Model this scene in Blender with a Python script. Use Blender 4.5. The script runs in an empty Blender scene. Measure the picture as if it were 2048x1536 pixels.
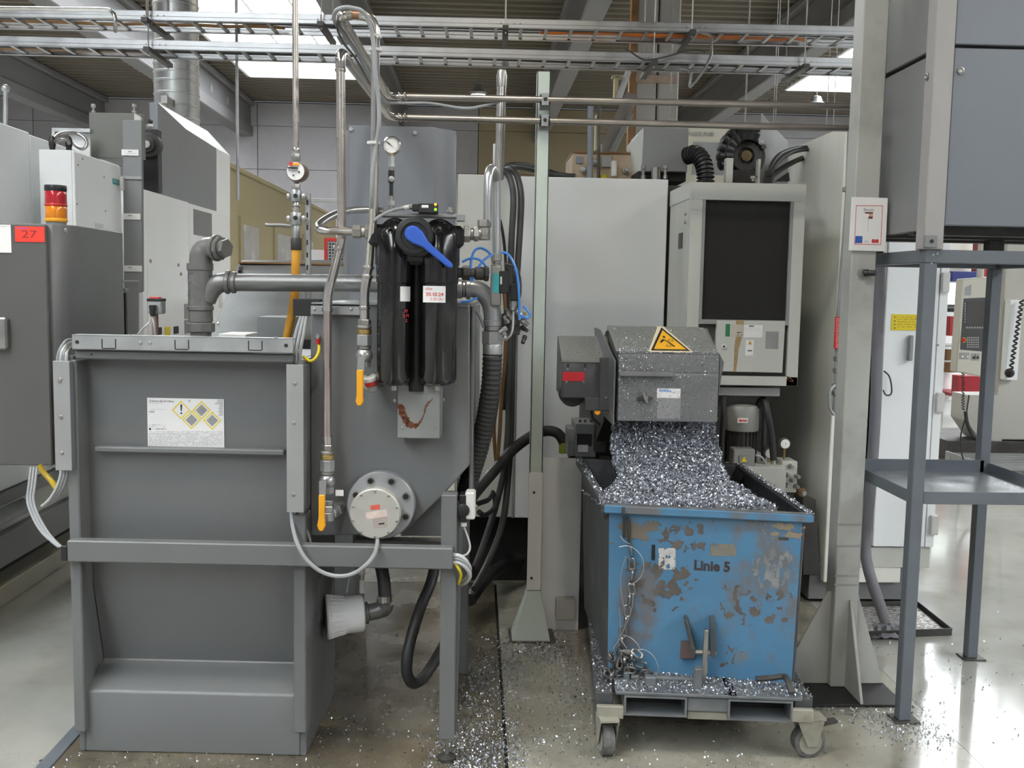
import bpy, bmesh, math, random
from mathutils import Vector, Matrix
random.seed(7)
sc = bpy.context.scene
COL = sc.collection
# ---------------------------------------------------------------- camera
CAM_H, FPX = 1.6, 2000.0                      # eye height (m), focal length in pixels of the 2048 px wide frame
PSI, THE, RHO = .037, .0965, -.0177           # yaw right, pitch down, roll
FWD = Vector((math.sin(PSI)*math.cos(THE), math.cos(PSI)*math.cos(THE), -math.sin(THE)))
_r0 = Vector((math.cos(PSI), -math.sin(PSI), 0)); _u0 = _r0.cross(FWD)
RGT = _r0*math.cos(RHO) - _u0*math.sin(RHO)
UPV = _u0*math.cos(RHO) + _r0*math.sin(RHO)
C0 = Vector((0, 0, CAM_H))
cd = bpy.data.cameras.new('camera'); cam = bpy.data.objects.new('camera', cd); COL.objects.link(cam)
cd.sensor_width = 36; cd.lens = 36*FPX/2048; cd.clip_end = 200
cam.matrix_world = Matrix(((RGT.x, UPV.x, -FWD.x, 0), (RGT.y, UPV.y, -FWD.y, 0), (RGT.z, UPV.z, -FWD.z, CAM_H), (0, 0, 0, 1)))
sc.camera = cam
# ---------------------------------------------------------------- world and exposure
w = bpy.data.worlds.new('overcast_sky'); sc.world = w; w.use_nodes = True
w.node_tree.nodes['Background'].inputs[0].default_value = (.80, .88, 1, 1)
w.node_tree.nodes['Background'].inputs[1].default_value = 1.0
sc.view_settings.view_transform = 'Standard'; sc.view_settings.look = 'None'
sc.view_settings.gamma = 1; sc.view_settings.use_curve_mapping = False
sc.view_settings.exposure = 0.12
SKY_E = 11.0          # radiance of the daylit skylight glazing
LAMP_E = 70.0         # power of a high-bay hall lamp

# ---------------------------------------------------------------- pixel rays -> points of the place
def ray(px, py): return FWD + RGT*((px-1024)/FPX) + UPV*((768-py)/FPX)
def P(px, py, Y): d = ray(px, py); return C0 + d*(Y/d.y)
def PZ(px, py, z): d = ray(px, py); return C0 + d*((z-CAM_H)/d.z)
def PX(px, py, X): d = ray(px, py); return C0 + d*(X/d.x)
class Fr:
    """upright plane frame: local x along the plane, y into depth, z up"""
    def __init__(s, o, a=0.0):
        s.o = Vector((o[0], o[1], 0)); s.ex = Vector((math.cos(a), math.sin(a), 0)); s.ey = Vector((-math.sin(a), math.cos(a), 0))
    def p(s, px, py, d):
        r = ray(px, py); t = (s.o.dot(s.ey)+d - C0.dot(s.ey))/r.dot(s.ey); return C0 + r*t
    def l(s, px, py, d):
        q = s.p(px, py, d)-s.o; return Vector((q.dot(s.ex), d, q.z))
    def w(s, x, y, z): return s.o + s.ex*x + s.ey*y + Vector((0, 0, z))
    def rect(s, x0, y0, x1, y1, d):
        xm, ym = (x0+x1)/2, (y0+y1)/2
        return s.l(x0, ym, d).x, s.l(x1, ym, d).x, s.l(xm, y1, d).z, s.l(xm, y0, d).z
W = Fr((0, 0), 0)
TF = Fr((-1.332, 3.323), -.048)       # the coolant tank stands turned a little

# ---------------------------------------------------------------- materials
MATS = {}
def mat(name, col, rough=.5, metal=0, var=.12, scale=3.0, dirt=0, dirtcol=(.05, .045, .04), dscale=2.5, bump=0, bscale=60, emit=0, spec=None, coat=0, streak=0):
    if name in MATS: return MATS[name]
    m = bpy.data.materials.new(name); m.use_nodes = True; n = m.node_tree.nodes; L = m.node_tree.links
    b = n['Principled BSDF']; b.inputs['Roughness'].default_value = rough; b.inputs['Metallic'].default_value = metal
    if spec is not None: b.inputs['Specular IOR Level'].default_value = spec
    if coat: b.inputs['Coat Weight'].default_value = coat
    c = (*col, 1)
    tc = n.new('ShaderNodeTexCoord')
    mp = n.new('ShaderNodeMapping'); L.new(tc.outputs['Object'], mp.inputs[0])
    oi = n.new('ShaderNodeObjectInfo'); L.new(oi.outputs['Random'], mp.inputs['Location'])
    if streak: mp.inputs['Scale'].default_value = (1, 1, streak)
    out = None
    if var:
        t = n.new('ShaderNodeTexNoise'); t.inputs['Scale'].default_value = scale; t.inputs['Detail'].default_value = 5
        L.new(mp.outputs[0], t.inputs['Vector'])
        mx = n.new('ShaderNodeMix'); mx.data_type = 'RGBA'
        mx.inputs[6].default_value = (*[max(0, x*(1-var)) for x in col], 1); mx.inputs[7].default_value = (*[min(1, x*(1+var)) for x in col], 1)
        r = n.new('ShaderNodeMapRange'); r.inputs[1].default_value = .3; r.inputs[2].default_value = .7
        L.new(t.outputs[0], r.inputs[0]); L.new(r.outputs[0], mx.inputs[0]); out = mx.outputs[2]
        rr = n.new('ShaderNodeMapRange'); rr.inputs[1].default_value = .3; rr.inputs[2].default_value = .7
        rr.inputs[3].default_value = max(0, rough-.07); rr.inputs[4].default_value = min(1, rough+.07)
        L.new(t.outputs[0], rr.inputs[0]); L.new(rr.outputs[0], b.inputs['Roughness'])
    if dirt:
        t2 = n.new('ShaderNodeTexNoise'); t2.inputs['Scale'].default_value = dscale; t2.inputs['Detail'].default_value = 8; t2.inputs['Roughness'].default_value = .65
        L.new(mp.outputs[0], t2.inputs['Vector'])
        r2 = n.new('ShaderNodeMapRange'); r2.inputs[1].default_value = .5; r2.inputs[2].default_value = .72; r2.inputs[4].default_value = dirt
        L.new(t2.outputs[0], r2.inputs[0])
        m2 = n.new('ShaderNodeMix'); m2.data_type = 'RGBA'; L.new(r2.outputs[0], m2.inputs[0])
        if out: L.new(out, m2.inputs[6])
        else: m2.inputs[6].default_value = c
        m2.inputs[7].default_value = (*dirtcol, 1); out = m2.outputs[2]
    if out: L.new(out, b.inputs['Base Color'])
    else: b.inputs['Base Color'].default_value = c
    if bump:
        t3 = n.new('ShaderNodeTexNoise'); t3.inputs['Scale'].default_value = bscale; t3.inputs['Detail'].default_value = 3
        L.new(tc.outputs['Object'], t3.inputs['Vector'])
        bp = n.new('ShaderNodeBump'); bp.inputs['Strength'].default_value = bump; bp.inputs['Distance'].default_value = .01
        L.new(t3.outputs[0], bp.inputs['Height']); L.new(bp.outputs[0], b.inputs['Normal'])
    if emit:
        b.inputs['Emission Color'].default_value = c; b.inputs['Emission Strength'].default_value = emit
    MATS[name] = m; return m
M_TANK = mat('grey tank paint', (.150, .155, .156), .42, var=.07, scale=2, dirt=.25, dirtcol=(.09, .085, .08), dscale=4)
M_TANKD = mat('dark grey cabinet paint', (.10, .098, .094), .45, var=.06, scale=2, dirt=.12, dscale=5)
M_GALV = mat('galvanised sheet', (.40, .41, .41), .42, .75, var=.16, scale=9)
M_GALVD = mat('dull galvanised sheet', (.30, .31, .31), .5, .55, var=.14, scale=6)
M_TRUNK = mat('grey trunking sheet', (.33, .335, .33), .45, .35, var=.06, scale=6)
M_CHROME = mat('stainless pipe', (.56, .54, .51), .22, .95, var=.10, scale=7)
M_STEEL = mat('bare steel fitting', (.36, .35, .33), .36, .85, var=.18, scale=12)
M_CAST = mat('grey cast iron paint', (.17, .17, .165), .32, .25, var=.1, scale=8)
M_BLACK = mat('black gloss enamel', (.006, .006, .0065), .16, var=.3, scale=6, dirt=.15, dirtcol=(.025, .025, .025), dscale=12, coat=.3)
M_BLK = mat('black plastic', (.014, .014, .015), .45, var=.2, scale=8)
M_RUB = mat('black rubber hose', (.022, .022, .023), .55, var=.25, scale=10, dirt=.3, dirtcol=(.07, .07, .068), dscale=6)
M_HOSEG = mat('dark grey hose', (.055, .055, .058), .5, var=.15, scale=9)
M_GCAB = mat('grey cable sheath', (.30, .31, .32), .5, var=.08, scale=6)
M_LCAB = mat('light cable sheath', (.55, .56, .56), .5, var=.05, scale=6)
M_BLUEH = mat('blue lever plastic', (.030, .105, .50), .38, var=.06, scale=9)
M_BTUBE = mat('blue pneumatic tube', (.06, .24, .70), .35, var=.05)
M_YEL = mat('yellow lever sleeve', (.80, .36, .012), .42, var=.08, scale=10)
M_AMBER = mat('amber hose', (.56, .27, .03), .35, var=.2, scale=12, dirt=.3, dirtcol=(.2, .08, .01))
M_RED = mat('red plastic', (.55, .025, .02), .4, var=.08)
M_REDST = mat('red sticker', (.85, .05, .025), .55, var=.04)
M_WHITE = mat('white sticker', (.78, .77, .76), .55, var=.03)
M_WPLAS = mat('white plastic', (.62, .62, .60), .45, var=.06, dirt=.15, dirtcol=(.3, .29, .27), dscale=8)
M_BRASS = mat('brass', (.42, .30, .12), .38, .85, var=.15, scale=12)
M_MACH = mat('machine light grey paint', (.64, .655, .655), .42, var=.03, scale=1.5, dirt=.10, dirtcol=(.46, .46, .44), dscale=2.2)
M_MACHW = mat('machine white paint', (.84, .86, .87), .42, var=.02, scale=1.5)
M_MACHD = mat('grubby cream machine paint', (.54, .545, .505), .45, var=.05, scale=1.5, dirt=.35, dirtcol=(.36, .335, .27), dscale=2.5, streak=.35)
M_MGREY = mat('machine mid grey paint', (.20, .205, .21), .45, var=.04, scale=2)
M_BGREY = mat('blue grey cabinet paint', (.165, .182, .212), .38, var=.04, scale=2)
M_RACK = mat('slate grey rack paint', (.125, .142, .162), .42, var=.08, scale=4, dirt=.2, dirtcol=(.08, .08, .08), dscale=5)
M_PILLAR = mat('pale green pillar paint', (.52, .585, .53), .45, var=.05, scale=4, dirt=.22, dirtcol=(.35, .36, .31), dscale=7)
M_COLUMN = mat('off white column paint', (.40, .405, .38), .45, var=.06, scale=3, dirt=.55, dirtcol=(.21, .20, .18), dscale=4)
M_DARK = mat('dark void', (.012, .012, .012), .7, var=.2)
M_GRIME = mat('grimy dark steel', (.055, .053, .05), .5, .3, var=.25, scale=7, dirt=.3, dirtcol=(.14, .13, .12), dscale=12)
M_CONV = mat('conveyor grey paint', (.165, .168, .17), .4, .1, var=.1, scale=5, dirt=.25, dirtcol=(.30, .30, .30), dscale=14)
M_TRAY = mat('zinc cable tray', (.36, .365, .37), .36, .85, var=.12, scale=8)
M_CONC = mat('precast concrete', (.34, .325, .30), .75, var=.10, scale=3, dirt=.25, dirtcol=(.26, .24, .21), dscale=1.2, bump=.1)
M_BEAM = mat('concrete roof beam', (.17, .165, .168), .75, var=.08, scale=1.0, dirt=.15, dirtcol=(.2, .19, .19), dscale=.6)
M_WALL = mat('hall wall panel', (.36, .345, .36), .7, var=.05, scale=.6, dirt=.25, dirtcol=(.18, .175, .17), dscale=.8)
M_DECK = mat('trapezoid roof deck', (.115, .098, .072), .6, var=.05, scale=.7)
M_YWALL = mat('cream yellow partition', (.36, .315, .19), .6, var=.04, scale=1)
M_BRONZE = mat('brown hydraulic line', (.22, .12, .05), .4, .4, var=.2, scale=10)
M_LABELY = mat('yellow label', (.80, .62, .02), .5, var=.03)
M_INK = mat('black ink', (.015, .015, .015), .6, var=0)
M_INKG = mat('grey ink', (.25, .25, .26), .6, var=0)
M_INKR = mat('red ink', (.65, .03, .03), .6, var=0)
M_INKB = mat('blue ink', (.03, .09, .40), .6, var=0)
M_TEAL = mat('teal print', (.05, .38, .40), .5, var=0)

# ---------------------------------------------------------------- mesh building
def frame_of(d):
    d = d.normalized(); a = Vector((0, 0, 1)) if abs(d.z) < .9 else Vector((1, 0, 0))
    u = d.cross(a).normalized(); return u, d.cross(u).normalized()
class MB:
    def __init__(s): s.v = []; s.f = []
    def add(s, vs, fs):
        b = len(s.v); s.v += [tuple(x) for x in vs]; s.f += [tuple(i+b for i in q) for q in fs]; return s
    def box8(s, c): return s.add(c, [(0, 3, 2, 1), (4, 5, 6, 7), (0, 1, 5, 4), (1, 2, 6, 5), (2, 3, 7, 6), (3, 0, 4, 7)])
    def box(s, a, b, F=W):
        x0, y0, z0 = a; x1, y1, z1 = b
        return s.box8([F.w(*q) for q in ((x0, y0, z0), (x1, y0, z0), (x1, y1, z0), (x0, y1, z0), (x0, y0, z1), (x1, y0, z1), (x1, y1, z1), (x0, y1, z1))])
    def pbox(s, x0, y0, x1, y1, d0, d1, F=W):
        a, b, z0, z1 = F.rect(x0, y0, x1, y1, d0); return s.box((a, d0, z0), (b, d1, z1), F)
    def prism(s, pts, off):
        n = len(pts); off = Vector(off); q = [Vector(p)+off for p in pts]
        return s.add(list(pts)+q, [tuple(range(n)), tuple(range(2*n-1, n-1, -1))]+[(i, i+n, (i+1) % n+n, (i+1) % n) for i in range(n)])
    def ppoly(s, pts, d0, d1, F=W): return s.prism([F.p(x, y, d0) for x, y in pts], F.ey*(d1-d0))
    def lathe(s, p, d, prof, n=20, ph=0):
        p = Vector(p); d = Vector(d).normalized(); u, v = frame_of(d); b = len(s.v)
        for t, r in prof:
            for i in range(n):
                a = 2*math.pi*i/n+ph; s.v.append(tuple(p+d*t+(u*math.cos(a)+v*math.sin(a))*max(r, 1e-5)))
        for k in range(len(prof)-1):
            for i in range(n):
                j = (i+1) % n; s.f.append((b+k*n+i, b+k*n+j, b+(k+1)*n+j, b+(k+1)*n+i))
        s.f.append(tuple(b+i for i in reversed(range(n)))); s.f.append(tuple(b+(len(prof)-1)*n+i for i in range(n))); return s
    def cyl(s, p, q, r, r2=None, n=16, ph=0):
        p, q = Vector(p), Vector(q); return s.lathe(p, q-p, [(0, r), ((q-p).length, r if r2 is None else r2)], n, ph)
    def tube(s, pts, r, n=10, sub=6, smooth=True, rib=0, ribn=0):
        pts = [Vector(p) for p in pts]
        if smooth and len(pts) > 2:
            q = [pts[0]*2-pts[1]]+pts+[pts[-1]*2-pts[-2]]; out = []
            for i in range(1, len(q)-2):
                for k in range(sub):
                    t = k/sub; a, b_, c, d = q[i-1:i+3]
                    out.append(.5*(2*b_+(c-a)*t+(2*a-5*b_+4*c-d)*t*t+(3*b_-a-3*c+d)*t**3))
            out.append(pts[-1]); pts = out
        if rib:   # resample and ripple the radius
            L_ = [0]
            for i in range(1, len(pts)): L_.append(L_[-1]+(pts[i]-pts[i-1]).length)
            tot = L_[-1]; N = int(tot/ribn*4); out = []; j = 0
            for k in range(N+1):
                t = tot*k/N
                while j < len(pts)-2 and L_[j+1] < t: j += 1
                f_ = (t-L_[j])/max(1e-9, L_[j+1]-L_[j]); out.append(pts[j].lerp(pts[j+1], f_))
            pts = out
        b = len(s.v); m = len(pts); T = (pts[1]-pts[0]).normalized(); u, v = frame_of(T)
        for i in range(m):
            t2 = (pts[min(i+1, m-1)]-pts[max(i-1, 0)]).normalized()
            ax = T.cross(t2)
            if ax.length > 1e-6:
                R = Matrix.Rotation(T.angle(t2), 3, ax.normalized()); u = R @ u; v = R @ v
            T = t2; rr = r if not rib else r*(1+(rib if i % 4 in (0, 1) else -rib))
            for k in range(n):
                a = 2*math.pi*k/n; s.v.append(tuple(pts[i]+(u*math.cos(a)+v*math.sin(a))*rr))
        for i in range(m-1):
            for k in range(n):
                j = (k+1) % n; s.f.append((b+i*n+k, b+i*n+j, b+(i+1)*n+j, b+(i+1)*n+k))
        s.f.append(tuple(b+k for k in reversed(range(n)))); s.f.append(tuple(b+(m-1)*n+k for k in range(n))); return s
    def ball(s, c, r, n=12, m=8, sz=1):
        return s.lathe(Vector(c)-Vector((0, 0, r*sz)), (0, 0, 1), [(r*sz*(1-math.cos(math.pi*k/m)), r*math.sin(math.pi*k/m)) for k in range(m+1)], n)
    def build(s, name, m, parent=None, bev=0, seg=1, ang=35):
        me = bpy.data.meshes.new(name); me.from_pydata(s.v, [], s.f)
        if bev:
            bm = bmesh.new(); bm.from_mesh(me)
            ed = [e for e in bm.edges if len(e.link_faces) == 2 and e.calc_face_angle(0) > .6]
            bmesh.ops.bevel(bm, geom=ed, offset=bev, segments=seg, profile=.6, affect='EDGES', clamp_overlap=True)
            bm.to_mesh(me); bm.free()
        bm = bmesh.new(); bm.from_mesh(me); bmesh.ops.recalc_face_normals(bm, faces=bm.faces); bm.to_mesh(me); bm.free()
        me.polygons.foreach_set('use_smooth', [True]*len(me.polygons)); me.set_sharp_from_angle(angle=math.radians(ang))
        me.materials.append(m); o = bpy.data.objects.new(name, me); COL.objects.link(o); o.parent = parent; return o
def tag(o, label, cat, group=None, kind=None):
    o['label'] = label; o['category'] = cat
    if group: o['group'] = group
    if kind: o['kind'] = kind
    return o
def thing(name, label, cat, group=None):
    o = bpy.data.objects.new(name, None); COL.objects.link(o); o.empty_display_size = .1; return tag(o, label, cat, group)
def struct(o, label=None, cat=None):
    o['kind'] = 'structure'
    if label: o['label'] = label
    if cat: o['category'] = cat
    return o
# short forms
def pb(name, x0, y0, x1, y1, d0, d1, m, par, F=W, bev=.002): return MB().pbox(x0, y0, x1, y1, d0, d1, F).build(name, m, par, bev)
def bx(name, a, b, m, par, F=W, bev=.002): return MB().box(a, b, F).build(name, m, par, bev)
def pp(name, pts, d0, d1, m, par, F=W, bev=.002): return MB().ppoly(pts, d0, d1, F).build(name, m, par, bev)
def cy(name, p, q, r, m, par, n=20, r2=None, bev=0): return MB().cyl(p, q, r, r2, n).build(name, m, par, bev)
def tb(name, pts, r, m, par, n=10, **k): return MB().tube(pts, r, n, **k).build(name, m, par)
def px2(pts): return [P(*q) for q in pts]
def rp(r, Y): return r*Y/FPX
def bolt(par, p, d, r=.006, h=.004, m=None, n=6, name='bolt'):
    p = Vector(p); d = Vector(d).normalized()
    return MB().lathe(p, d, [(-.002, r), (h*.7, r), (h, r*.75)], n).build(name, m or M_STEEL, par)
_fc = {}
def text(par, s, p, ex, ez, size, m, name='lettering', align='CENTER', bold=0, sx=1):
    """flat print: text at p, running along ex, upright along ez, letter height about size"""
    cu = bpy.data.curves.new('t', 'FONT'); cu.body = s; cu.size = size*1.37; cu.align_x = align; cu.align_y = 'CENTER'; cu.offset = bold*size; cu.resolution_u = 3
    o = bpy.data.objects.new('t', cu); COL.objects.link(o); dg = bpy.context.evaluated_depsgraph_get()
    me = bpy.data.meshes.new_from_object(o.evaluated_get(dg)); bpy.data.objects.remove(o); bpy.data.curves.remove(cu)
    ex = Vector(ex).normalized(); ez = Vector(ez).normalized(); n_ = ex.cross(ez)
    for v in me.vertices: v.co = Vector(p)+ex*(v.co.x*sx)+ez*v.co.y
    me.materials.clear(); me.materials.append(m); me.name = name
    ob = bpy.data.objects.new(name, me); COL.objects.link(ob); ob.parent = par; return ob
EZ = Vector((0, 0, 1)); EX = Vector((1, 0, 0)); EY = Vector((0, 1, 0))
def hexstack(par, p, d, segs, m, names=None):
    """fittings in a row along d from p: segs = (length, radius, sides[, material[, name]])"""
    p = Vector(p); d = Vector(d).normalized()
    for sg in segs:
        L_, r, n = sg[:3]; mm = sg[3] if len(sg) > 3 and sg[3] else m; nm = sg[4] if len(sg) > 4 else ('hex_nut' if n == 6 else 'collar')
        e = min(.003, r*.12, L_*.25)
        MB().lathe(p, d, [(0, r-e), (e, r), (L_-e, r), (L_, r-e)], n, .3).build(nm, mm, par); p = p+d*L_
    return p
# ================================================================ THE HALL
def floor_mat(name, base, grime, amt, sc_=1.0, rough=(.12, .40)):
    m = bpy.data.materials.new(name); m.use_nodes = True; n = m.node_tree.nodes; L = m.node_tree.links; b = n['Principled BSDF']
    tc = n.new('ShaderNodeTexCoord')
    def noise(s, d, r=.6, st=None):
        t = n.new('ShaderNodeTexNoise'); t.inputs['Scale'].default_value = s; t.inputs['Detail'].default_value = d; t.inputs['Roughness'].default_value = r
        mp = n.new('ShaderNodeMapping'); L.new(tc.outputs['Object'], mp.inputs[0])
        if st: mp.inputs['Scale'].default_value = st
        L.new(mp.outputs[0], t.inputs[0]); return t.outputs[0]
    def rng(i, a, b_, c, d):
        r = n.new('ShaderNodeMapRange'); L.new(i, r.inputs[0])
        for k, v in zip((1, 2, 3, 4), (a, b_, c, d)): r.inputs[k].default_value = v
        return r.outputs[0]
    def mix(f_, a, b_):
        x = n.new('ShaderNodeMix'); x.data_type = 'RGBA'; L.new(f_, x.inputs[0])
        for k, v in ((6, a), (7, b_)):
            if isinstance(v, tuple): x.inputs[k].default_value = (*v, 1)
            else: L.new(v, x.inputs[k])
        return x.outputs[2]
    c = mix(rng(noise(1.3, 8), .2, .8, 0, 1), tuple(x*.86 for x in base), tuple(min(1, x*1.1) for x in base))
    c = mix(rng(noise(1.4*sc_, 7, .6, (1, .55, 1)), .40, .80, 0, amt), c, grime)
    c = mix(rng(noise(3.5, 7, .62), .50, .85, 0, amt*.8), c, tuple(x*.45 for x in grime))
    c = mix(rng(noise(3.1, 6), .5, .9, 0, amt*.5), c, (.16, .09, .03))
    L.new(c, b.inputs['Base Color'])
    L.new(rng(noise(2.7, 6), .3, .75, rough[0], rough[1]), b.inputs['Roughness'])
    b.inputs['Coat Weight'].default_value = .4; b.inputs['Coat Roughness'].default_value = .08
    return m
M_FLOOR = floor_mat('sealed concrete floor', (.36, .345, .285), (.10, .088, .065), .8)
M_FLOORB = floor_mat('clean sealed floor', (.42, .415, .38), (.25, .24, .205), .45, rough=(.05, .20))
M_FLOORD = floor_mat('oil stained floor bay', (.165, .140, .095), (.026, .022, .017), 1.0, 1.3)
fl = bx('floor', (-18, -14, -.10), (18, 28, -.012), M_DARK, None, bev=0); struct(fl, 'polished concrete hall floor with oil stains', 'floor')
for i, (a, b_, y0, y1, m) in enumerate(((-18, -1.425, -14, 28, M_FLOORB), (-1.375, .118, -14, 5.3, M_FLOORD), (.13, 1.75, -14, 5.3, M_FLOOR), (1.752, 18, -14, 28, M_FLOORB), (-1.375, 1.75, 5.306, 28, M_FLOOR))):
    bx('floor_slab', (a, y0, -.012), (b_, y1, 0), m, fl, bev=0)
bx('steel_edge_strip', (-1.424, 2.2, -.011), (-1.376, 5.3, .006), M_RACK, fl)

XB = [-17.6, -13.8, -10.2, -6.3, -2.15, 1.65, 5.55, 11.3, 14.4, 17.6]       # roof beams run away from the camera
ZC, ZBEAM = 6.5, 5.55
SKY = {3: (-5.45, -2.75), 2: (-7.55, -6.55), 6: (7.45, 10.7), 0: (-17, -14.5), 7: (11.9, 13.9)}
SPAN = [(-12.5, 3.0), (8.0, 24.6)]
ce = bx('ceiling', (-18, -14, 7.3), (18, 28, 7.4), M_DECK, None, bev=0); struct(ce, 'trapezoid sheet roof deck of the hall', 'ceiling')
def deck(x0, x1, y0, y1):
    mb = MB(); y = y0; pit = .34; prof = []
    while y < y1-.01:
        for dy, z in ((0, 0), (.13, 0), (.17, .09), (.30, .09)): prof.append((min(y+dy, y1), ZC+z))
        y += pit
    prof.append((y1, ZC)); n = len(prof)
    mb.add([(x0, a, z) for a, z in prof]+[(x1, a, z) for a, z in prof], [(i, i+1, n+i+1, n+i) for i in range(n-1)])
    mb.build('roof_deck_sheet', M_DECK, ce)
M_GLAZE = mat('daylit skylight glazing', (.915, .965, 1), .4, var=0, emit=SKY_E)
M_CURB = mat('white skylight curb', (.78, .78, .77), .6, var=.03)
wn = 0
for k in range(len(XB)-1):
    x0, x1 = XB[k]+.05, XB[k+1]-.05
    if k not in SKY: deck(x0, x1, -14, 28); continue
    a, b_ = SKY[k]; deck(x0, a, -14, 28); deck(b_, x1, -14, 28)
    ys = [-14]+[q for s_ in SPAN for q in s_]+[28]
    for j in range(0, len(ys), 2): deck(a, b_, ys[j], ys[j+1])
    for (y0, y1) in SPAN:
        wn += 1
        wi = MB(); h = 7.05
        for p, q in (((a-.06, y0, ZC-.03), (a, y1, h)), ((b_, y0, ZC-.03), (b_+.06, y1, h)), ((a, y0-.06, ZC-.03), (b_, y0, h)), ((a, y1, ZC-.03), (b_, y1+.06, h))): wi.box(p, q)
        wo = wi.build('window_%d' % wn, M_CURB); struct(wo, 'bright rectangular rooflight strip between the roof beams', 'skylight')
        ny = max(2, int((y1-y0)/1.6)); dy = (y1-y0)/ny
        for q in range(ny):
            MB().box((a+.02, y0+q*dy+.03, h-.02), (b_-.02, y0+(q+1)*dy-.03, h)).build('glazing_pane', M_GLAZE, wo)
        if b_-a > 1.5:
            for q in range(1, ny): bx('glazing_bar', (a, y0+q*dy-.03, h-.10), (b_, y0+q*dy+.03, h-.03), M_CURB, wo, bev=0)
            for t in (1/3, 2/3): bx('glazing_bar', (a+(b_-a)*t-.025, y0, h-.09), (a+(b_-a)*t+.025, y1, h-.03), M_CURB, wo, bev=0)
for k, x in enumerate(XB):
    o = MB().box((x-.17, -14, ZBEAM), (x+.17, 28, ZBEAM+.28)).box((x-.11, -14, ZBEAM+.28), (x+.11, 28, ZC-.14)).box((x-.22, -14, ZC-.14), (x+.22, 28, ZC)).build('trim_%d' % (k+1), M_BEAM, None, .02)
    struct(o, 'long precast concrete roof beam', 'beam')
    if k == 3:
        for Y in (20.6, 22.0, 23.9, 25.4): MB().lathe((x+.10, Y, 6.05), (1, 0, 0), [(0, .1), (.02, .1)], 16).build('core_hole', M_TRUNK, o)
# walls
M_WALLWARM = mat('lamplit tan wall tone', (.30, .245, .155), .7, var=.06, scale=.6)  # warm lamplight on the far wall, put into the panel colour
wb = bx('wall_back', (-18, 28.02, 0), (18, 28.2, 6.5), M_DARK, None, bev=0); struct(wb, 'far end wall of panels', 'wall')
z = 0
for zi, hh in enumerate((1.2, 1.16, 1.16, 1.16, 1.16, .62)):
    for xi in range(6): bx('wall_panel', (-18+xi*6, 27.95, z+.012), (-18+(xi+1)*6-.02, 28.02, z+hh), M_WALLWARM if xi == 3 else M_WALL, wb, bev=0)
    z += hh
for nm, a, b_ in (('wall_left', (-18.2, -14, 0), (-18, 28, 6.5)), ('wall_right', (18, -14, 0), (18.2, 28, 6.5)), ('wall_front', (-18, -14.2, 0), (18, -14, 6.5))):
    struct(bx(nm, a, b_, M_WALL, None, bev=0), 'plain hall side wall', 'wall')

# high-bay lamps
M_LAMPG = mat('lit lamp lens', (1, .93, .78), .4, var=0, emit=25)
def highbay(x, y, lab, z=5.62):
    t = thing('hall_lamp', lab, 'lamp', 'round high-bay hall lamps')
    MB().lathe((x, y, z), EZ, [(0, .17), (.05, .19), (.09, .13), (.2, .09), (.22, .03)], 20).build('housing', M_GALVD, t)
    MB().lathe((x, y, z-.012), EZ, [(0, .13), (.014, .16)], 20).build('lens', M_LAMPG, t)
    cy('hanger', (x, y, z+.21), (x, y, 7.3), .008, M_STEEL, t, 6)
    ld = bpy.data.lights.new('lamp_light', 'AREA'); ld.shape = 'DISK'; ld.size = .3; ld.energy = LAMP_E; ld.color = (1, .90, .74)
    lo = bpy.data.objects.new('lamp_light', ld); COL.objects.link(lo); lo.location = (x, y, z-.03); lo.parent = t
highbay(-.02, 21.6, 'lit round hall lamp hanging near the middle above the twin pipes')
highbay(7.3, 21.9, 'lit round hall lamp hanging at the right under the right skylight')
for x, y in ((0, 11.2), (7.3, 11.2), (-8.6, 11.2), (0, 1.6), (7.3, 1.6), (-8.6, 1.6), (0, -8), (7.3, -8)):  # unseen lamps repeating the visible pair, kept for their light
    highbay(x, y, 'round hall lamp hanging overhead beyond the frame')

# far concrete column
t = thing('concrete_column', 'tall precast concrete column behind the cable trays, seam down its face', 'column')
xl, xr = P(1273, 100, 11).x, P(1360, 100, 11).x; xm = (xl+xr)/2
bx('shaft', (xl, 11, 0), (xm-.008, 11.5, 6.5), M_CONC, t, bev=.015); bx('shaft', (xm+.008, 11, 0), (xr, 11.5, 6.5), M_CONC, t, bev=.015)
pb('side_angle', 1258, -20, 1271, 420, 10.95, 11.05, M_BRONZE, t); 
pb('rust_band', 1262, 150, 1352, 166, 10.98, 11, mat('faded rust band', (.30, .22, .17), .7, var=.25, scale=8), t)

# yellow office partition, runs away on the left
t = thing('office_partition', 'cream yellow office partition with tall glazed doors running into the distance', 'partition')
XP = -3.06
def sidep(par, name, x0, x1, z0, z1, dx, m):   # panel on a plane of constant x between two pixel columns
    y0, y1 = PX(x0, 450, XP).y, PX(x1, 450, XP).y; return bx(name, (XP-.02, y0, z0), (XP+dx, y1, z1), m, par, bev=0)
bx('wall_panel', (XP-.12, 10.6, 0), (XP, 22, 3.0), M_YWALL, t); bx('top_cap', (XP-.14, 10.6, 3.0), (XP+.03, 22, 3.06), M_YWALL, t)
M_FROST = mat('hazy glass', (.42, .42, .42), .25, var=.15, scale=2)
for a, b_ in ((481, 512), (550, 580), (608, 622)):
    f_ = sidep(t, 'door', a-4, b_+4, 0, 2.45, .03, M_YWALL); g_ = sidep(t, 'glass', a, b_, .9, 2.35, .04, M_FROST); g_.parent = f_
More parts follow.
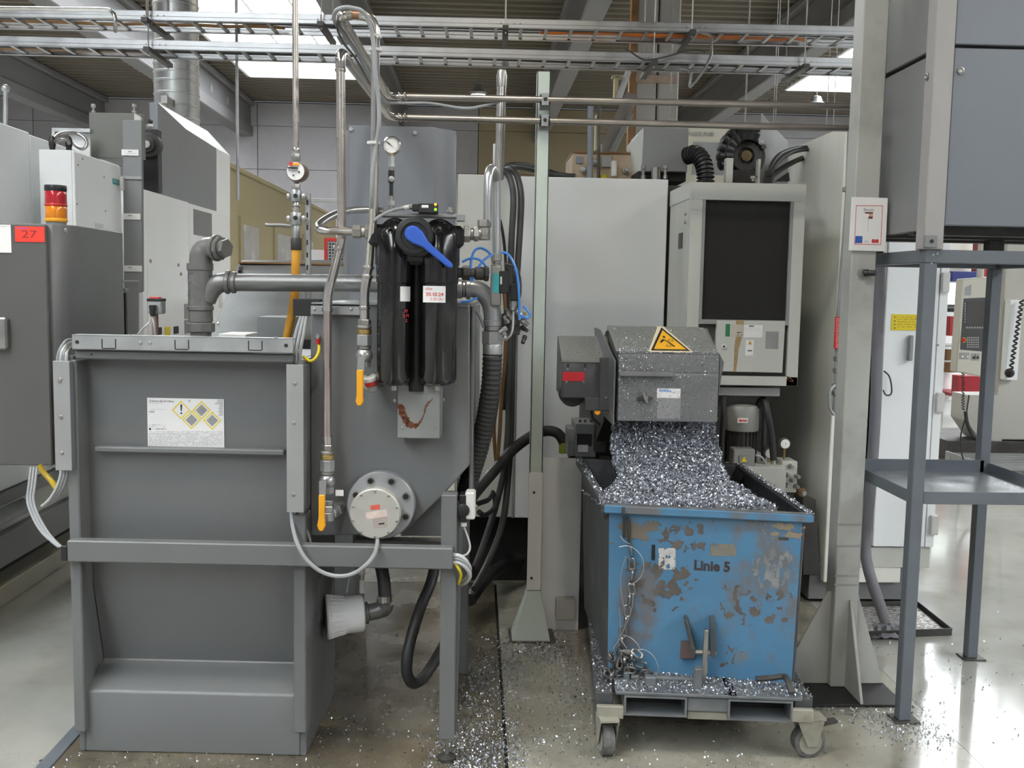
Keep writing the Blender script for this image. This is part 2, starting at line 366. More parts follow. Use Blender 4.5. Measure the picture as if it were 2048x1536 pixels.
# spiral duct
t = thing('spiral_duct', 'galvanised spiral ventilation duct rising to the roof behind the left machine', 'duct')
c = P(353, 150, 9.0); r = rp(42, 9)
MB().lathe((c.x, 9, 2.4), EZ, [(0, r), (4.1, r)], 32).build('pipe', M_GALV, t)
zz = 2.45; k = 0
while zz < 6.45:
    d_ = .075 if k % 9 in (0, 1, 2) else .105
    MB().lathe((c.x, 9, zz), EZ, [(0, r), (.006, r+.006), (.014, r+.006), (.02, r)], 32).build('seam_ring', M_GALV, t); zz += d_; k += 1
q = P(338, 205, 8.75); MB().box((q.x-.02, 8.6, q.z-.03), (q.x+.03, 8.83, q.z+.03)).cyl((q.x, 8.7, q.z-.06), (q.x, 8.7, q.z+.06), .01).build('damper_lever', M_STEEL, t)
# ================================================================ COOLANT TANK WITH ITS FRAME
tank = thing('coolant_tank', 'large grey steel coolant tank with product label and bulging foot', 'tank')
xl, xr = TF.l(158, 1440, 0).x, TF.l(612, 1450, 0).x
zA, zB, zC, zT = TF.l(400, 1385, 0).z, TF.l(400, 1322, .16).z, TF.l(400, 1105, .05).z, TF.l(360, 712, .05).z
prof = [(0, 0), (0, zA-.01), (.006, zA), (.10, zB-.015), (.16, zB), (.05, zC), (.05, zT), (.52, zT), (.52, 0)]
MB().prism([TF.w(xl+.02, d, z_) for d, z_ in prof], TF.ex*(xr-xl-.04)).build('tank_shell', M_TANK, tank, .004)
# end cheeks of the foot
for x in (xl, xr-.02): MB().prism([TF.w(x, d, z_) for d, z_ in [(0, 0), (0, zA), (-.025, zA+.02), (-.025, zT), (.52, zT), (.52, 0)]], TF.ex*.02).build('end_cheek', M_TANK, tank, .003)
def post(x0, x1, ya, yb, d0, d1, nm='post'):
    a, b_, z0, z1 = TF.rect(x0, ya, x1, yb, d0); return MB().box((a, d0, z0), (b_, d1, z1), TF).build(nm, M_TANK, tank, .004)
post(139, 161, 720, 1465, -.03, .06); post(587, 611, 1030, 1467, -.03, .06)
p = TF.l(643, 1270, .47); MB().box((p.x-.012, .45, .0), (p.x+.012, .52, .95), TF).build('post', M_TANK, tank, .003)
a = TF.l(162, 1100, .05).x; 
for s_, x in ((1, 173), (-1, 600)):
    q = TF.l(x, 1200, .05).x
post(188, 568, 897, 908, .01, .05, 'stiffener_rib')
# top rim
a, b_, z0, z1 = TF.rect(144, 673, 586, 703, -.05)
rim = MB().box((a, -.05, z0), (b_, -.044, z1), TF).box((a, -.05, z1-.004), (b_, .0, z1), TF).box((a, -.05, z0), (b_, .0, z0+.004), TF).build('rim_channel', M_GALV, tank, .001)
for x in (293, 312): bolt(rim, TF.p(x-12, 686, -.05), -TF.ey, .006, .004)
for x in (154, 572):
    MB().lathe(TF.p(x, 684 if x < 300 else 691, -.0505), -TF.ey, [(0, .006), (.0012, .006)], 12).build('hole', M_DARK, rim)
for x in (205, 351, 498):           # pressed knock-outs: U-shaped slots
    k = MB(); e = (x-205)*.012
    for r_ in ((x-2, 678, x, 697), (x+25, 678, x+27, 697), (x, 696, x+25, 698)): k.pbox(r_[0], r_[1]+e, r_[2], r_[3]+e, -.0508, -.05, TF)
    k.build('knock_out_slot', M_DARK, rim)
for x in (187, 261, 300, 552): bolt(rim, TF.p(x, 672+.012*(x-187), -.03), EZ, .006, .005)
post(150, 586, 704, 722, -.028, .06, 'rim_beam')
MB().lathe(TF.p(183, 709, -.0285), -TF.ey, [(0, .003), (.001, .003)], 10).build('hole', M_DARK, tank)
# tank lid with its white and amber caps
ztop = z1
bx('lid', (TF.l(150, 680, -.04).x, .055, ztop-.09), (xr-.02, .52, ztop-.075), M_GALVD, tank, TF)
pb('lid_cover', 437, 668, 492, 690, .05, .2, M_WPLAS, tank, TF)
# frame beam across the front and its right-hand leg
a, b_, z0, z1 = TF.rect(134, 1089, 905, 1132, -.075)
beam = MB().box((a, -.075, z0), (b_, -.03, z1), TF).build('frame_beam', M_TANK, tank, .004)
pb('beam_plug', 121, 1092, 134, 1122, -.07, -.035, M_BLK, tank, TF)
pp('recess_plate', [(885, 985), (800, 1072), (900, 1072), (915, 985)], .10, .13, M_TANK, tank, TF)
a, b_, z0, z1 = TF.rect(880, 990, 911, 1480, -.03)
leg = MB().box((a, -.03, z0), (b_, .03, z1), TF).build('leg', M_TANK, tank, .003)
MB().prism([TF.w(b_-.004, .03, z1-.05), TF.w(b_-.004, .30, z1-.05), TF.w(b_-.004, .05, z0+.02), TF.w(b_-.004, .03, z0)], TF.ex*.008).build('gusset', M_TANK, tank)
pf = TF.w((a+b_)/2, 0, 0)
cy('levelling_screw', pf+Vector((0, 0, .02)), pf+Vector((0, 0, z0+.02)), .008, M_STEEL, leg, 10)
MB().lathe(pf, EZ, [(0, .032), (.012, .032), (.022, .014)], 20).build('foot_pad', M_GRIME, leg)
# second leg at the back
MB().box((a, .75, 0), (b_, .81, z1), TF).build('leg', M_TANK, tank, .003); 
# --- second tank body (filter side)
poly = [(621, 612), (939, 606), (939, 930), (884, 993), (806, 1068), (621, 1072)]
body2 = MB().prism([TF.p(x, y, .06) for x, y in poly], TF.ey*.75).build('filter_tank_body', M_TANK, tank, .004)
q0, q1 = TF.l(700, 606, .04), TF.l(938, 606, .04)
bx('lid', (TF.l(622, 612, .05).x, .05, q0.z-.006), (q1.x, .80, q0.z), M_GALV, tank, TF)
r2 = pb('rim_channel', 621, 612, 720, 630, .04, .06, M_GALV, tank, TF)
for x in (629, 702): bolt(r2, TF.p(x, 619, .04), -TF.ey, .006, .003, M_STEEL)
# side flange of the second body, seen edge-on at right
MB().box((TF.l(940, 700, .06).x, .10, .86), (TF.l(940, 700, .06).x+.012, .5, TF.l(939, 612, .06).z), TF).build('corner_flange', M_TANK, tank, .003)
# strut under the second body
MB().box((TF.l(700, 1090, .2).x, .30, TF.l(700, 1125, .3).z), (TF.l(880, 1090, .2).x, .36, TF.l(700, 1080, .3).z), TF).build('cross_member', M_TANK, tank)
for x0 in (672, 742):
    a0 = TF.l(x0, 1110, .25); MB().box((a0.x, .60, .50), (a0.x+.03, .64, a0.z+.12), TF).build('strut', M_TANK, tank)
# product label
lb = pb('product_label', 295, 797, 448, 899, .0470, .0495, M_WHITE, tank, TF, 0)
lb['label'] = 'white product label with hazard diamonds and small print'
def tp(x, y): return TF.p(x, y, .0463)
def ltext(s, x, y, h, m=M_INK, al='LEFT', sx=1): text(lb, s, tp(x, y), TF.ex, EZ, rp(h, 3.37), m, align=al, sx=sx)
ltext('Zubora 65 H Ultra', 298, 802, 4.6, sx=1.02, m=M_INK)
def smallprint(par, x0, x1, ys, h, m, d, F=TF, seed=1, fill=.75):
    """unreadable small print: short dashes in rows"""
    rn = random.Random(seed); k = MB()
    for y in ys:
        x = x0
        while x < x1:
            wd = rn.uniform(.02, .10)*(x1-x0)*.6
            if rn.random() < fill: k.add([F.p(u, v, d) for u, v in ((x, y), (min(x+wd, x1), y), (min(x+wd, x1), y+h), (x, y+h))], [(0, 1, 2, 3)])
            x += wd+.012*(x1-x0)
    return k.build('small_print', m, par)
M_PRINT = mat('pale grey print', (.46, .46, .48), .6, var=0)
smallprint(lb, 298, 328, (806.2,), 1.0, M_PRINT, .0464); smallprint(lb, 298, 337, (818.5,), .8, M_PRINT, .0464, seed=2); smallprint(lb, 298, 309, (822.5,), 2.0, M_INKG, .0464, seed=3, fill=1); smallprint(lb, 298, 311, (826,), .8, M_PRINT, .0464, seed=4)
smallprint(lb, 298, 331, (848.5, 850.8, 853), 1.2, M_PRINT, .0464, seed=5); smallprint(lb, 304, 332, (857,), 2.0, M_INKG, .0464, seed=6); MB().pbox(298, 856, 302, 860, .0463, .047, TF).build('logo', M_INK, lb)
for k_, wd in enumerate((11, 13, 17, 7, 8, 9, 7, 10, 7, 9)): smallprint(lb, 446-wd, 446, (799.8+k_*3.3,), 1.5, M_INKG, .0464, seed=20+k_, fill=1)
smallprint(lb, 377, 381, (800, 802), 1.4, M_INKG, .0464, seed=8, fill=1)
smallprint(lb, 298, 446, [862.5+1.72*q for q in range(17)], .8, M_PRINT, .0464, seed=9, fill=.85)
def dia(x, y, r, inner):
    k = MB()
    for i in range(4):
        c_ = [(x, y-r), (x+r, y), (x, y+r), (x-r, y)]; a_, b2 = c_[i], c_[(i+1) % 4]; f_ = (r-3.0)/r
        ai = (x+(a_[0]-x)*f_, y+(a_[1]-y)*f_); bi = (x+(b2[0]-x)*f_, y+(b2[1]-y)*f_)
        k.add([TF.p(*q, .0461) for q in (a_, b2, bi, ai)], [(0, 1, 2, 3)])
    k.build('hazard_diamond', M_LABELY, lb)
    if inner == '!':
        MB().add([TF.p(*q, .0461) for q in ((x-1.5, y-11), (x+2.5, y-11), (x+1.5, y+2), (x-.5, y+2))], [(0, 1, 2, 3)]).pbox(x-1.2, y+5, x+2.2, y+8, .0461, .0465, TF).build('mark', M_INK, lb)
    else:
        k = MB(); f_ = (r-6)
        for i in range(-8, 9):
            for j in range(-8, 9):
                if abs(i)+abs(j) <= 9 and (i+j) % 2 == 0:
                    cx_, cy_ = x+i*f_/9.5, y+j*f_/9.5; k.add([TF.p(cx_+u*.8, cy_+v*.8, .0462) for u, v in ((-1, -1), (1, -1), (1, 1), (-1, 1))], [(0, 1, 2, 3)])
        k.build('halftone', M_INKG, lb)
dia(362, 820, 18.5, '!'); dia(403, 820.5, 18.5, ''); dia(383, 840, 18.5, ''); dia(424.5, 841, 18.5, '')
# --- cable trunking
def trunk(label, x0, y0, x1, y1, d0, d1, side, bolts):
    t = thing('cable_duct', label, 'cable duct', 'vertical sheet-metal cable ducts')
    pb('cover', x0, y0, x1, y1, d0, d0+.004, M_TRUNK, t, TF, .001)
    a, b_, z0, z1 = TF.rect(x0, y0, x1, y1, d0); MB().box((a+.002, d0+.004, z0+.004), (b_-.001, d1, z1-.004), TF).build('channel', side, t, .001)
    for x, y in bolts: bolt(t, TF.p(x, y, d0), -TF.ey, .006, .004, M_STEEL, 8, 'screw')
    return t
tL = trunk('grey cable duct at the left corner of the coolant tank', 108, 722, 141, 941, -.06, .02, M_BGREY, ((121, 759), (122, 834), (124, 906), (120, 762)))
for x, y in ((146, 784), (147, 807)): bolt(tL, TF.p(x-3, y, .0)+TF.ex*.006, TF.ex, .005, .003, M_STEEL, 8, 'screw')
tR = trunk('grey cable duct between the two tank bodies, above the frame beam', 573, 729, 607, 1025, -.06, .05, M_MGREY, ((589, 767), (587, 989), (588, 846)))
# --- inductive flange
t = thing('round_flange_cover', 'round grey flange cover bolted low on the filter tank, torn stickers on it', 'flange')
c = TF.p(765, 1006, .055); r = rp(69, 3.3)
MB().lathe(c, -TF.ey, [(0, r-.003), (.004, r), (.036, r), (.040, r-.003)], 56).build('flange_ring', mat('grey zinc flange', (.36, .37, .38), .42, .5, var=.1, scale=7), t)
c1 = c - TF.ey*.04
for k in range(8):
    an = math.radians(22+45*k); q = c1+TF.ex*(math.cos(an)*r*.79)+EZ*(math.sin(an)*r*.79)
    bo = MB().lathe(q, -TF.ey, [(0, .0135), (.004, .0135), (.0042, .0115)], 18).build('washer', M_STEEL, t)
    MB().lathe(q, -TF.ey, [(.003, .0095), (.010, .0095), (.0102, .005), (.006, .0045)], 14).build('socket_screw', M_BLK, bo)
c2 = TF.p(751, 1026, -.01); r2_ = rp(52, 3.25)
hubm = mat('worn aluminium disc', (.50, .49, .45), .48, .45, var=.10, scale=9, dirt=.25, dirtcol=(.30, .25, .19), dscale=10)
MB().lathe(c2+TF.ey*.03, -TF.ey, [(0, r2_), (.040, r2_), (.044, r2_-.004)], 48).build('sensor_disc', hubm, t)
c3 = c2-TF.ey*.014
for k in range(10):
    an = math.radians(18+36*k); bolt(t, c3+TF.ex*(math.cos(an)*r2_*.9)+EZ*(math.sin(an)*r2_*.9), -TF.ey, .0045, .003, M_STEEL, 8, 'screw')
def onface(name, x0, y0, x1, y1, m, rot=0, d=-.0247):
    cx_, cy_ = (x0+x1)/2, (y0+y1)/2; pts = []
    for x, y in ((x0, y0), (x1, y0), (x1, y1), (x0, y1)):
        u, v = x-cx_, y-cy_; pts.append((cx_+u*math.cos(rot)-v*math.sin(rot), cy_+u*math.sin(rot)+v*math.cos(rot)))
    return pp(name, pts, d, d+.0012, m, t, TF, 0)
onface('red_sticker', 741, 1010, 760, 1019, mat('faded red sticker', (.62, .10, .07), .6, var=.1), -.12); onface('torn_paper', 732, 1022, 775, 1036, mat('pinkish torn paper', (.62, .50, .45), .7, var=.15, scale=30), -.15)
onface('rating_plate', 746, 1036, 774, 1056, mat('dull plate', (.42, .36, .33), .5, var=.1), -.12, -.0245); onface('mark', 757, 1046, 769, 1049, M_INK, -.12, -.0249)
tb('cable_gland', [TF.p(755, 1076, -.01), TF.p(754, 1088, -.01)], .006, M_BRASS, t, 10)
# --- bracket plate with rust under the filter
t = thing('rusty_bracket_plate', 'grey bracket plate with U-shaped rust stain under the twin filter', 'bracket')
a, b_, z0, z1 = TF.rect(794, 770, 881, 877, -.02)
MB().box((a, -.02, z0), (b_, -.015, z1), TF).box((b_-.005, -.02, z0), (b_, .06, z1), TF).box((a, -.02, z0), (a+.005, .06, z1), TF).build('plate', mat('grey bracket paint', (.24, .245, .24), .42, .1, var=.08, scale=5), t, .003)
for x, y in ((804, 855), (867, 855)): bolt(t, TF.p(x, y, -.02), -TF.ey, .004, .003, M_STEEL, 8)
for x, y in ((790, 801), (885, 800)): bolt(t, TF.p(x, y, .03), -TF.ey, .007, .006, M_STEEL, 8)
rust = mat('rust stain', (.16, .055, .025), .8, var=.4, scale=60)
random.seed(3); k = MB()
ctr = [(800, 812, 7), (804, 822, 8), (808, 834, 9), (814, 843, 9), (822, 850, 7), (831, 852, 6), (838, 847, 3.5), (844, 838, 2.6), (849, 826, 2.4), (851, 815, 3), (856, 806, 3), (862, 801, 2), (866, 797, 1.2), (822, 857, 2.5), (832, 862, 2.4)]
for i in range(len(ctr)-3):
    for f_ in (0, .33, .66):
        x, y, r_ = [ctr[i][j]*(1-f_)+ctr[i+1][j]*f_ for j in range(3)]
        n_ = 9; pts = [(x+math.cos(6.283*q/n_)*r_*random.uniform(.35, 1.2), y+math.sin(6.283*q/n_)*r_*random.uniform(.35, 1.2)) for q in range(n_)]
        k.add([TF.p(u, v, -.0205-.00004*i) for u, v in pts], [tuple(range(n_))])
k.build('rust_mark', rust, t)
# --- limit switch at the leg
t = thing('safety_switch', 'small black and white limit switch beside the tank leg', 'switch')
pb('housing', 918, 990, 935, 1045, -.01, .05, M_BLK, t, TF, .003); pb('cover', 930, 985, 950, 1040, -.012, .05, M_WPLAS, t, TF, .005)
MB().lathe(TF.p(926, 1020, -.01), -TF.ey, [(0, .022), (.008, .022), (.010, .018)], 20).build('round_face', M_BLK, t); bolt(t, TF.p(951, 1013, .02), TF.ex, .008, .006)
pb('cable_gland', 922, 1044, 933, 1054, .0, .02, M_WPLAS, t, TF)
tb('cable', [TF.p(928, 1054, .01), TF.p(936, 1075, .01), TF.p(940, 1095, .01), TF.p(934, 1108, .0), TF.p(920, 1112, -.01), TF.p(907, 1106, -.03)], .0035, M_LCAB, t, 8)
# --- cables of the tank
def cable(label, pts, r, m, name='cable', cat='cable', group=None, F=None, n=8, **k):
    o = MB().tube([(F or TF).p(*q) for q in pts], r, n, **k).build(name, m); return tag(o, label, cat, group)
cable('grey cable sagging from the duct down under the beam to the round flange', [(583, 1024, -.02), (585, 1050, -.04), (594, 1085, -.10), (612, 1118, -.12), (640, 1142, -.12), (672, 1152, -.12), (705, 1148, -.12), (732, 1130, -.12), (748, 1110, -.105), (754, 1092, -.088), (755, 1080, -.02)], .0068, M_GCAB)
cable('thin grey cable from the duct down behind the beam', [(604, 1024, -.0), (607, 1045, .0), (617, 1072, .0), (626, 1100, .02)], .005, M_GCAB)
for i, (dx, nm) in enumerate(((0, 'outermost'), (6, 'second'), (12, 'third'), (17, 'innermost'))):
    cable('grey cable bending into the left cable duct top, %s of four' % nm, [(142, 679+i*4, .05), (132+i*1.5, 682+i*5, .0), (121+dx*.7, 697+i*3, -.03), (116+dx, 712, -.035), (115+dx, 730, -.03)], .0052, M_LCAB if i % 2 else M_GCAB, group='cables entering the left duct')
for i, (dx, nm) in enumerate(((0, 'left'), (7, 'middle'), (13, 'right'))):
    cable('grey cable hanging out below the left cable duct, %s of three' % nm, [(122+dx, 935, -.02), (121+dx, 952, -.02), (112+dx, 978, .0), (98+dx*.9, 1000, .05), (84+dx*.5, 1012, .1)], .005, (M_LCAB, M_GCAB, M_GCAB)[i], group='cables below the left duct')
for i, (dx, nm) in enumerate(((0, 'left'), (6, 'middle'), (12, 'right'))):
    cable('grey cable drooping to the beam end under the left cabinet, %s of three' % nm, [(62+dx, 935, .25), (58+dx, 970, .2), (55+dx, 1000, .12), (64+dx, 1030, .06), (82+dx, 1062, .0), (105+dx*.6, 1084, -.03), (118+dx*.4, 1094, -.04)], .0048, M_GCAB, group='cables drooping at beam end')
cable('yellow and green wire bundle under the left grey cabinet', [(78, 930, .3), (90, 948, .3), (105, 965, .28), (118, 985, .2)], .010, mat('yellow wire', (.50, .34, .02), .5, var=.1), 'wire_bundle')
for i in range(3):
    cable('grey cable looping out of the right beam end, %s' % ('upper', 'middle', 'lower')[i], [(904, 1110+i*7, -.05), (920, 1112+i*7, -.06), (934, 1124+i*7, -.05), (940, 1142+i*5, -.02), (930, 1160+i*3, .02), (915, 1166+i*2, .05)], .0066, (M_LCAB, M_GCAB, M_LCAB)[i], group='cables at right beam end')
cable('yellow and green earth wire looped beside the right beam end', [(905, 1120, -.04), (916, 1135, -.055), (922, 1150, -.04), (917, 1168, 0.0)], .005, M_LABELY, 'earth_wire')
for i, nm in enumerate(('left', 'middle', 'right')):
    cable('grey cable rising between the tank bodies behind the duct, %s of three' % nm, [(584+i*8, 728, .0), (585+i*8, 700, .02), (592+i*8, 665, .05), (600+i*6, 640, .08), (606+i*5, 618, .1), (604+i*3, 604, .12)], .006, M_GCAB, group='cables between tank bodies')
o = pb('cable_elbow_box', 586, 598, 640, 632, .08, .2, M_BLK, None, TF); tag(o, 'black open cable entry box between the tank bodies', 'box')
t = thing('earth_strap', 'short yellow and green earth strap screwed to the filter tank', 'wire')
MB().tube([TF.p(*q) for q in ((637, 683, .04), (638, 700, .03), (632, 715, .02), (620, 722, .02), (606, 712, .02))], .005, 8).build('wire', M_LABELY, t); cy('lug', TF.p(636, 688, .035), TF.p(637, 678, .035), .007, M_RED, t, 8); bolt(t, TF.p(636, 673, .06), -TF.ey, .010, .008)

# ================================================================ TWIN BLACK FILTER
YF = 3.21
flt = thing('twin_filter', 'black twin-bowl oil filter with blue changeover lever', 'filter')
def bowl(x0, x1):
    c = P((x0+x1)/2, 660, YF); r = rp((x1-x0)/2, YF); zt, zb = P((x0+x1)/2, 528, YF).z, P((x0+x1)/2, 772, YF).z; H_ = zt-zb
    o = MB().lathe((c.x, YF, zb), EZ, [(0, r*.25), (.004, r*.6), (.012, r*.88), (.026, r), (H_*.84, r), (H_*.85, r+.003), (H_, r+.003)], 40).build('bowl', M_BLACK, flt)
    cy('drain_plug', (c.x, YF, zb-.014), (c.x, YF, zb+.006), .009, M_STEEL, o, 6); return c, r
(cl, rl), (cr, rr_) = bowl(754, 824), bowl(839, 914)
zh0, zh1 = P(835, 530, YF).z, P(835, 440, YF).z
for c, r in ((cl, rl), (cr, rr_)):
    MB().lathe((c.x, YF, zh0), EZ, [(0, r+.006), (.09, r+.006), (.105, r*.98), (.125, r*.80), (.14, r*.45), (.146, .01)], 40).build('head_dome', M_BLACK, flt)
a, b_, z0, z1 = W.rect(737, 450, 928, 495, YF-.02); bx('head_body', (a, YF-.035, z0), (b_, YF+.05, z1), M_BLACK, flt, bev=.012)
a2, b2, z02, z12 = W.rect(760, 480, 905, 530, YF-.02); bx('head_body', (a2, YF-.045, z02), (b2, YF+.05, z12), M_BLACK, flt, bev=.012)
c = P(828, 471, YF-.10); r = rp(37, YF-.1)
MB().lathe((c.x, YF-.02, c.z), (0, -1, 0), [(0, r*1.02), (.07, r*1.02), (.078, r*.97), (.080, r*.72), (.074, r*.70)], 44).build('valve_boss', M_BLK, flt)
pl = pp('name_plate_boss', [(801, 488), (863, 488), (858, 506), (846, 512), (818, 512), (806, 506)], YF-.092, YF-.04, M_BLK, flt, bev=.003)
smallprint(pl, 815, 840, (494, 497.5, 501), 1.6, M_GALV, YF-.0925, W, 11)
for x, y in ((782, 462), (876, 462)): MB().lathe(P(x, y, YF-.055), (0, -1, 0), [(-.01, .011), (.004, .011), (.0045, .007), (-.002, .006)], 16).build('plug_screw', M_BLK, flt)
MB().cyl(P(833, 782, YF+.045), P(833, 520, YF+.045), rp(16, YF), n=24).build('bypass_tube', M_BLK, flt)  # tube kept black, doubling as the shade between the bowls
# blue lever
lv = MB(); yl = YF-.115
hub = (826, 468); tip = (905, 535)
ang = math.atan2(tip[1]-hub[1], tip[0]-hub[0]); ca, sa = math.cos(ang), math.sin(ang)
out = []
for u, v in ((-14, -11), (-17, 0), (-14, 11), (-4, 16), (10, 15), (22, 11), (32, 8), (60, 7), (95, 6), (101, 4), (104, 0), (101, -4), (95, -6), (60, -7), (32, -8), (22, -12), (10, -16), (-4, -16)): out.append((hub[0]+u*ca-v*sa, hub[1]+u*sa+v*ca))
pp('changeover_lever', out, yl, yl+.022, M_BLUEH, flt, bev=.005); MB().lathe(P(826, 468, YF-.08), (0, -1, 0), [(-.01, .024), (.03, .024)], 24).build('lever_hub', M_BLUEH, flt)
# top bracket frame
fr = pb('mounting_bracket', 746, 427, 926, 434, YF-.015, YF+.05, M_GALVD, flt); pb('bracket_ear', 739, 406, 755, 436, YF-.04, YF+.0, M_GALVD, flt); pb('bracket_ear', 913, 428, 930, 442, YF-.04, YF+.0, M_GALVD, flt)
for x in (762, 901): hexstack(flt, P(x, 426, YF-.01), EZ, ((.008, .012, 16, M_STEEL, 'washer'), (.010, .009, 6)), M_STEEL)
MB().cyl(P(770, 430, YF+.05), P(770, 345, YF+.05), .012).build('rear_stud', M_STEEL, flt) if 0 else None
# date tag and labels on the bowls
o = pb('date_tag', 846, 572, 891, 605, YF-.066, YF-.063, M_WHITE, flt, bev=0); o['label'] = 'white tag with red handwriting'
text(o, 'ölw', P(858, 577.5, YF-.0664), EX, EZ, rp(6, 3.15), M_INKR, sx=1.1); text(o, '30.10.24', P(869, 589, YF-.0664), EX, EZ, rp(7.5, 3.15), M_INKR, sx=1.0, bold=.02); text(o, '5:30 Uhr', P(874, 598.5, YF-.0664), EX, EZ, rp(5.5, 3.15), M_INKR)
o = MB()
for k in range(7):   # label wrapped round the right flank of the left bowl
    a0, a1 = [math.radians(-68+q*6.0+0) for q in (k, k+1)]
    zz0, zz1 = P(815, 603, 3.16).z, P(815, 573, 3.16).z; R = rl+.0006
    o.add([(cl.x+R*math.cos(q), YF+R*math.sin(q), z_) for q, z_ in ((a0, zz0), (a1, zz0), (a1, zz1), (a0, zz1))], [(0, 1, 2, 3)])
o.build('bowl_label', M_WHITE, flt)
text(flt, 'M\n5 M\n S', P(812, 632, YF-.052), Vector((.75, .66, 0)), EZ, rp(7, 3.15), M_INKR, 'hand_marks')
# electric clogging indicator
t = thing('clogging_indicator', 'small black pressure indicator with orange and green lights atop the filter', 'sensor')
pb('housing', 836, 407, 876, 426, YF-.05, YF-.01, M_BLK, t); pb('screen', 843, 410, 857, 416, YF-.052, YF-.049, M_WHITE, t); pb('plug', 824, 408, 838, 422, YF-.045, YF-.015, M_BLK, t)
hexstack(t, P(826, 413, YF-.03), P(806, 416, YF-.03)-P(826, 413, YF-.03), ((.012, .009, 8, M_STEEL), (.016, .0075, 12, M_LCAB), (.01, .006, 10, M_STEEL)), M_STEEL)
for y, m in ((409, mat('orange led', (1, .35, .03), .4, var=0, emit=1.2)), (419, mat('green led', (.25, .9, .02), .4, var=0, emit=1.2))): MB().lathe(P(871, y, YF-.05), (0, -1, 0), [(0, .0045), (.002, .0035)], 12).build('led', m, t)
tb('cable', px2([(806, 416, YF-.03), (790, 419, YF-.04), (768, 428, YF-.05), (752, 438, YF-.055), (742, 450, YF-.03), (738, 470, YF+.02), (737, 520, YF+.05)]), .005, M_GCAB, t)
# inlet and outlet fittings of the filter
d = Vector((-1, 0, 0)); hexstack(flt, P(738, 464, YF), d, ((.010, .026, 6, M_STEEL), (.014, .017, 16), (.028, .021, 6, M_STEEL)), M_STEEL)
d = Vector((1, 0, 0)); q = hexstack(flt, P(927, 468, YF), d, ((.022, .027, 6, M_STEEL), (.010, .020, 16), (.016, .024, 6), (.008, .019, 16), (.022, .019, 16)), M_STEEL)
hexstack(flt, q+Vector((-.012, 0, -.018)), EZ, ((.04, .019, 16), (.024, .023, 6)), M_STEEL)
# ================================================================ LEFT MACHINE TOOL
mc = thing('machining_centre', 'white machine enclosure along the left edge with dark grey base', 'machine')
XM = -2.3
def xb(name, y0, y1, z0, z1, m, par=mc, x0=None, x1=None, bev=.004): return bx(name, (x0 if x0 is not None else XM-1.6, y0, z0), (x1 if x1 is not None else XM, y1, z1), m, par, bev=bev)
ys = PX(60, 300, XM).y
xb('side_panel', 4.0, ys-.006, .566, 2.345, M_MACHW); xb('side_panel', ys+.006, 6.6, .566, 2.335, M_MACHW)
xb('ledge', 4.0, 9.3, .506, .562, M_MGREY, x1=XM+.03); xb('lower_panel', 4.0, 9.3, .36, .506, M_MACHD, x1=XM-.02)
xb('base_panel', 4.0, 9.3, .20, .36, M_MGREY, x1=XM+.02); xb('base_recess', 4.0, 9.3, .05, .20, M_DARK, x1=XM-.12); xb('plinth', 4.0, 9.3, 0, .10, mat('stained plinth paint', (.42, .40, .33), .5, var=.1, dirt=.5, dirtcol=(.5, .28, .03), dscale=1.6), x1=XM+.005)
MB().prism([(XM+.03, 4.6, .49), (XM+.03, 5.05, .49), (XM+.12, 5.0, .46), (XM+.12, 4.6, .46)], (0, 0, .01)).build('guide_plate', M_GALVD, mc)
# rear body, nearer the aisle
XR = -2.0
def xr_(name, a, b_, z0, z1, m, dx=.0, par=mc): return bx(name, (XR-1.2 if dx == 0 else XR-.005, PX(a, 450, XR).y, z0), (XR+dx, PX(b_, 450, XR).y, z1), m, par, bev=.003)
xr_('rear_panel', 284, 292.5, .5, 2.145, M_MACHW); xr_('rear_panel', 293.5, 377.5, .5, 2.145, M_MACHW); xr_('rear_panel', 378.5, 460, .5, 2.14, M_MACHW)
xr_('inspection_window', 387, 423, 1.93, 2.11, M_MGREY, .004)
for x, y in ((300, 522), (356, 530), (361, 548)): MB().lathe(PX(x, y, XR), (1, 0, 0), [(0, .012), (.008, .012), (.01, .007)], 10).build('lock', M_STEEL, mc)
for a, b_, y0, y1, m in ((313, 319, 655, 670, M_DARK), (326, 336, 654, 672, M_LABELY), (344, 353, 653, 668, M_DARK), (366, 375, 608, 638, M_GALVD), (366, 375, 640, 668, M_GALVD), (436, 442, 580, 615, M_WPLAS)):
    q0, q1 = PX((a+b_)/2, y1, XR), PX((a+b_)/2, y0, XR); xr_('wall_fitting', a, b_, q0.z, q1.z, m, .006)
# drive cabinet standing proud of the side
sb = thing('drive_cabinet', 'white drive cabinet with teal badge on the side of the left machine', 'cabinet')
ya, yb = PX(150, 400, XR).y, PX(243, 400, XR).y
bx('body', (P(81, 400, ya).x, ya, .95), (XR, yb, 2.235), M_MACHW, sb, bev=.006); bx('end_plate', (P(81, 400, ya).x, ya-.004, .95), (XR-.01, ya, 2.236), M_MACH, sb, bev=.002)
bx('badge', (XR, PX(225, 360, XR).y, PX(230, 369, XR).z), (XR+.003, PX(238, 360, XR).y, PX(230, 358, XR).z), M_TEAL, sb, bev=0)
text(sb, 'SIEMENS', Vector((XR+.004, (PX(225, 360, XR).y+PX(238, 360, XR).y)/2, PX(231, 363.5, XR).z)), EY, EZ, .014, M_WHITE, bold=.02)
for x, y in ((156, 330), (165, 318), (208, 354), (211, 422), (154, 408)): bolt(sb, PX(x, y, XR), (1, 0, 0), .006, .003)
for x in (105, 138):
    q = P(x, 303, ya+.05); MB().lathe(q, EZ, [(-.02, .012), (.02, .014), (.03, .017), (.06, .017), (.075, .008)], 12).build('cable_gland', M_BLK, sb)
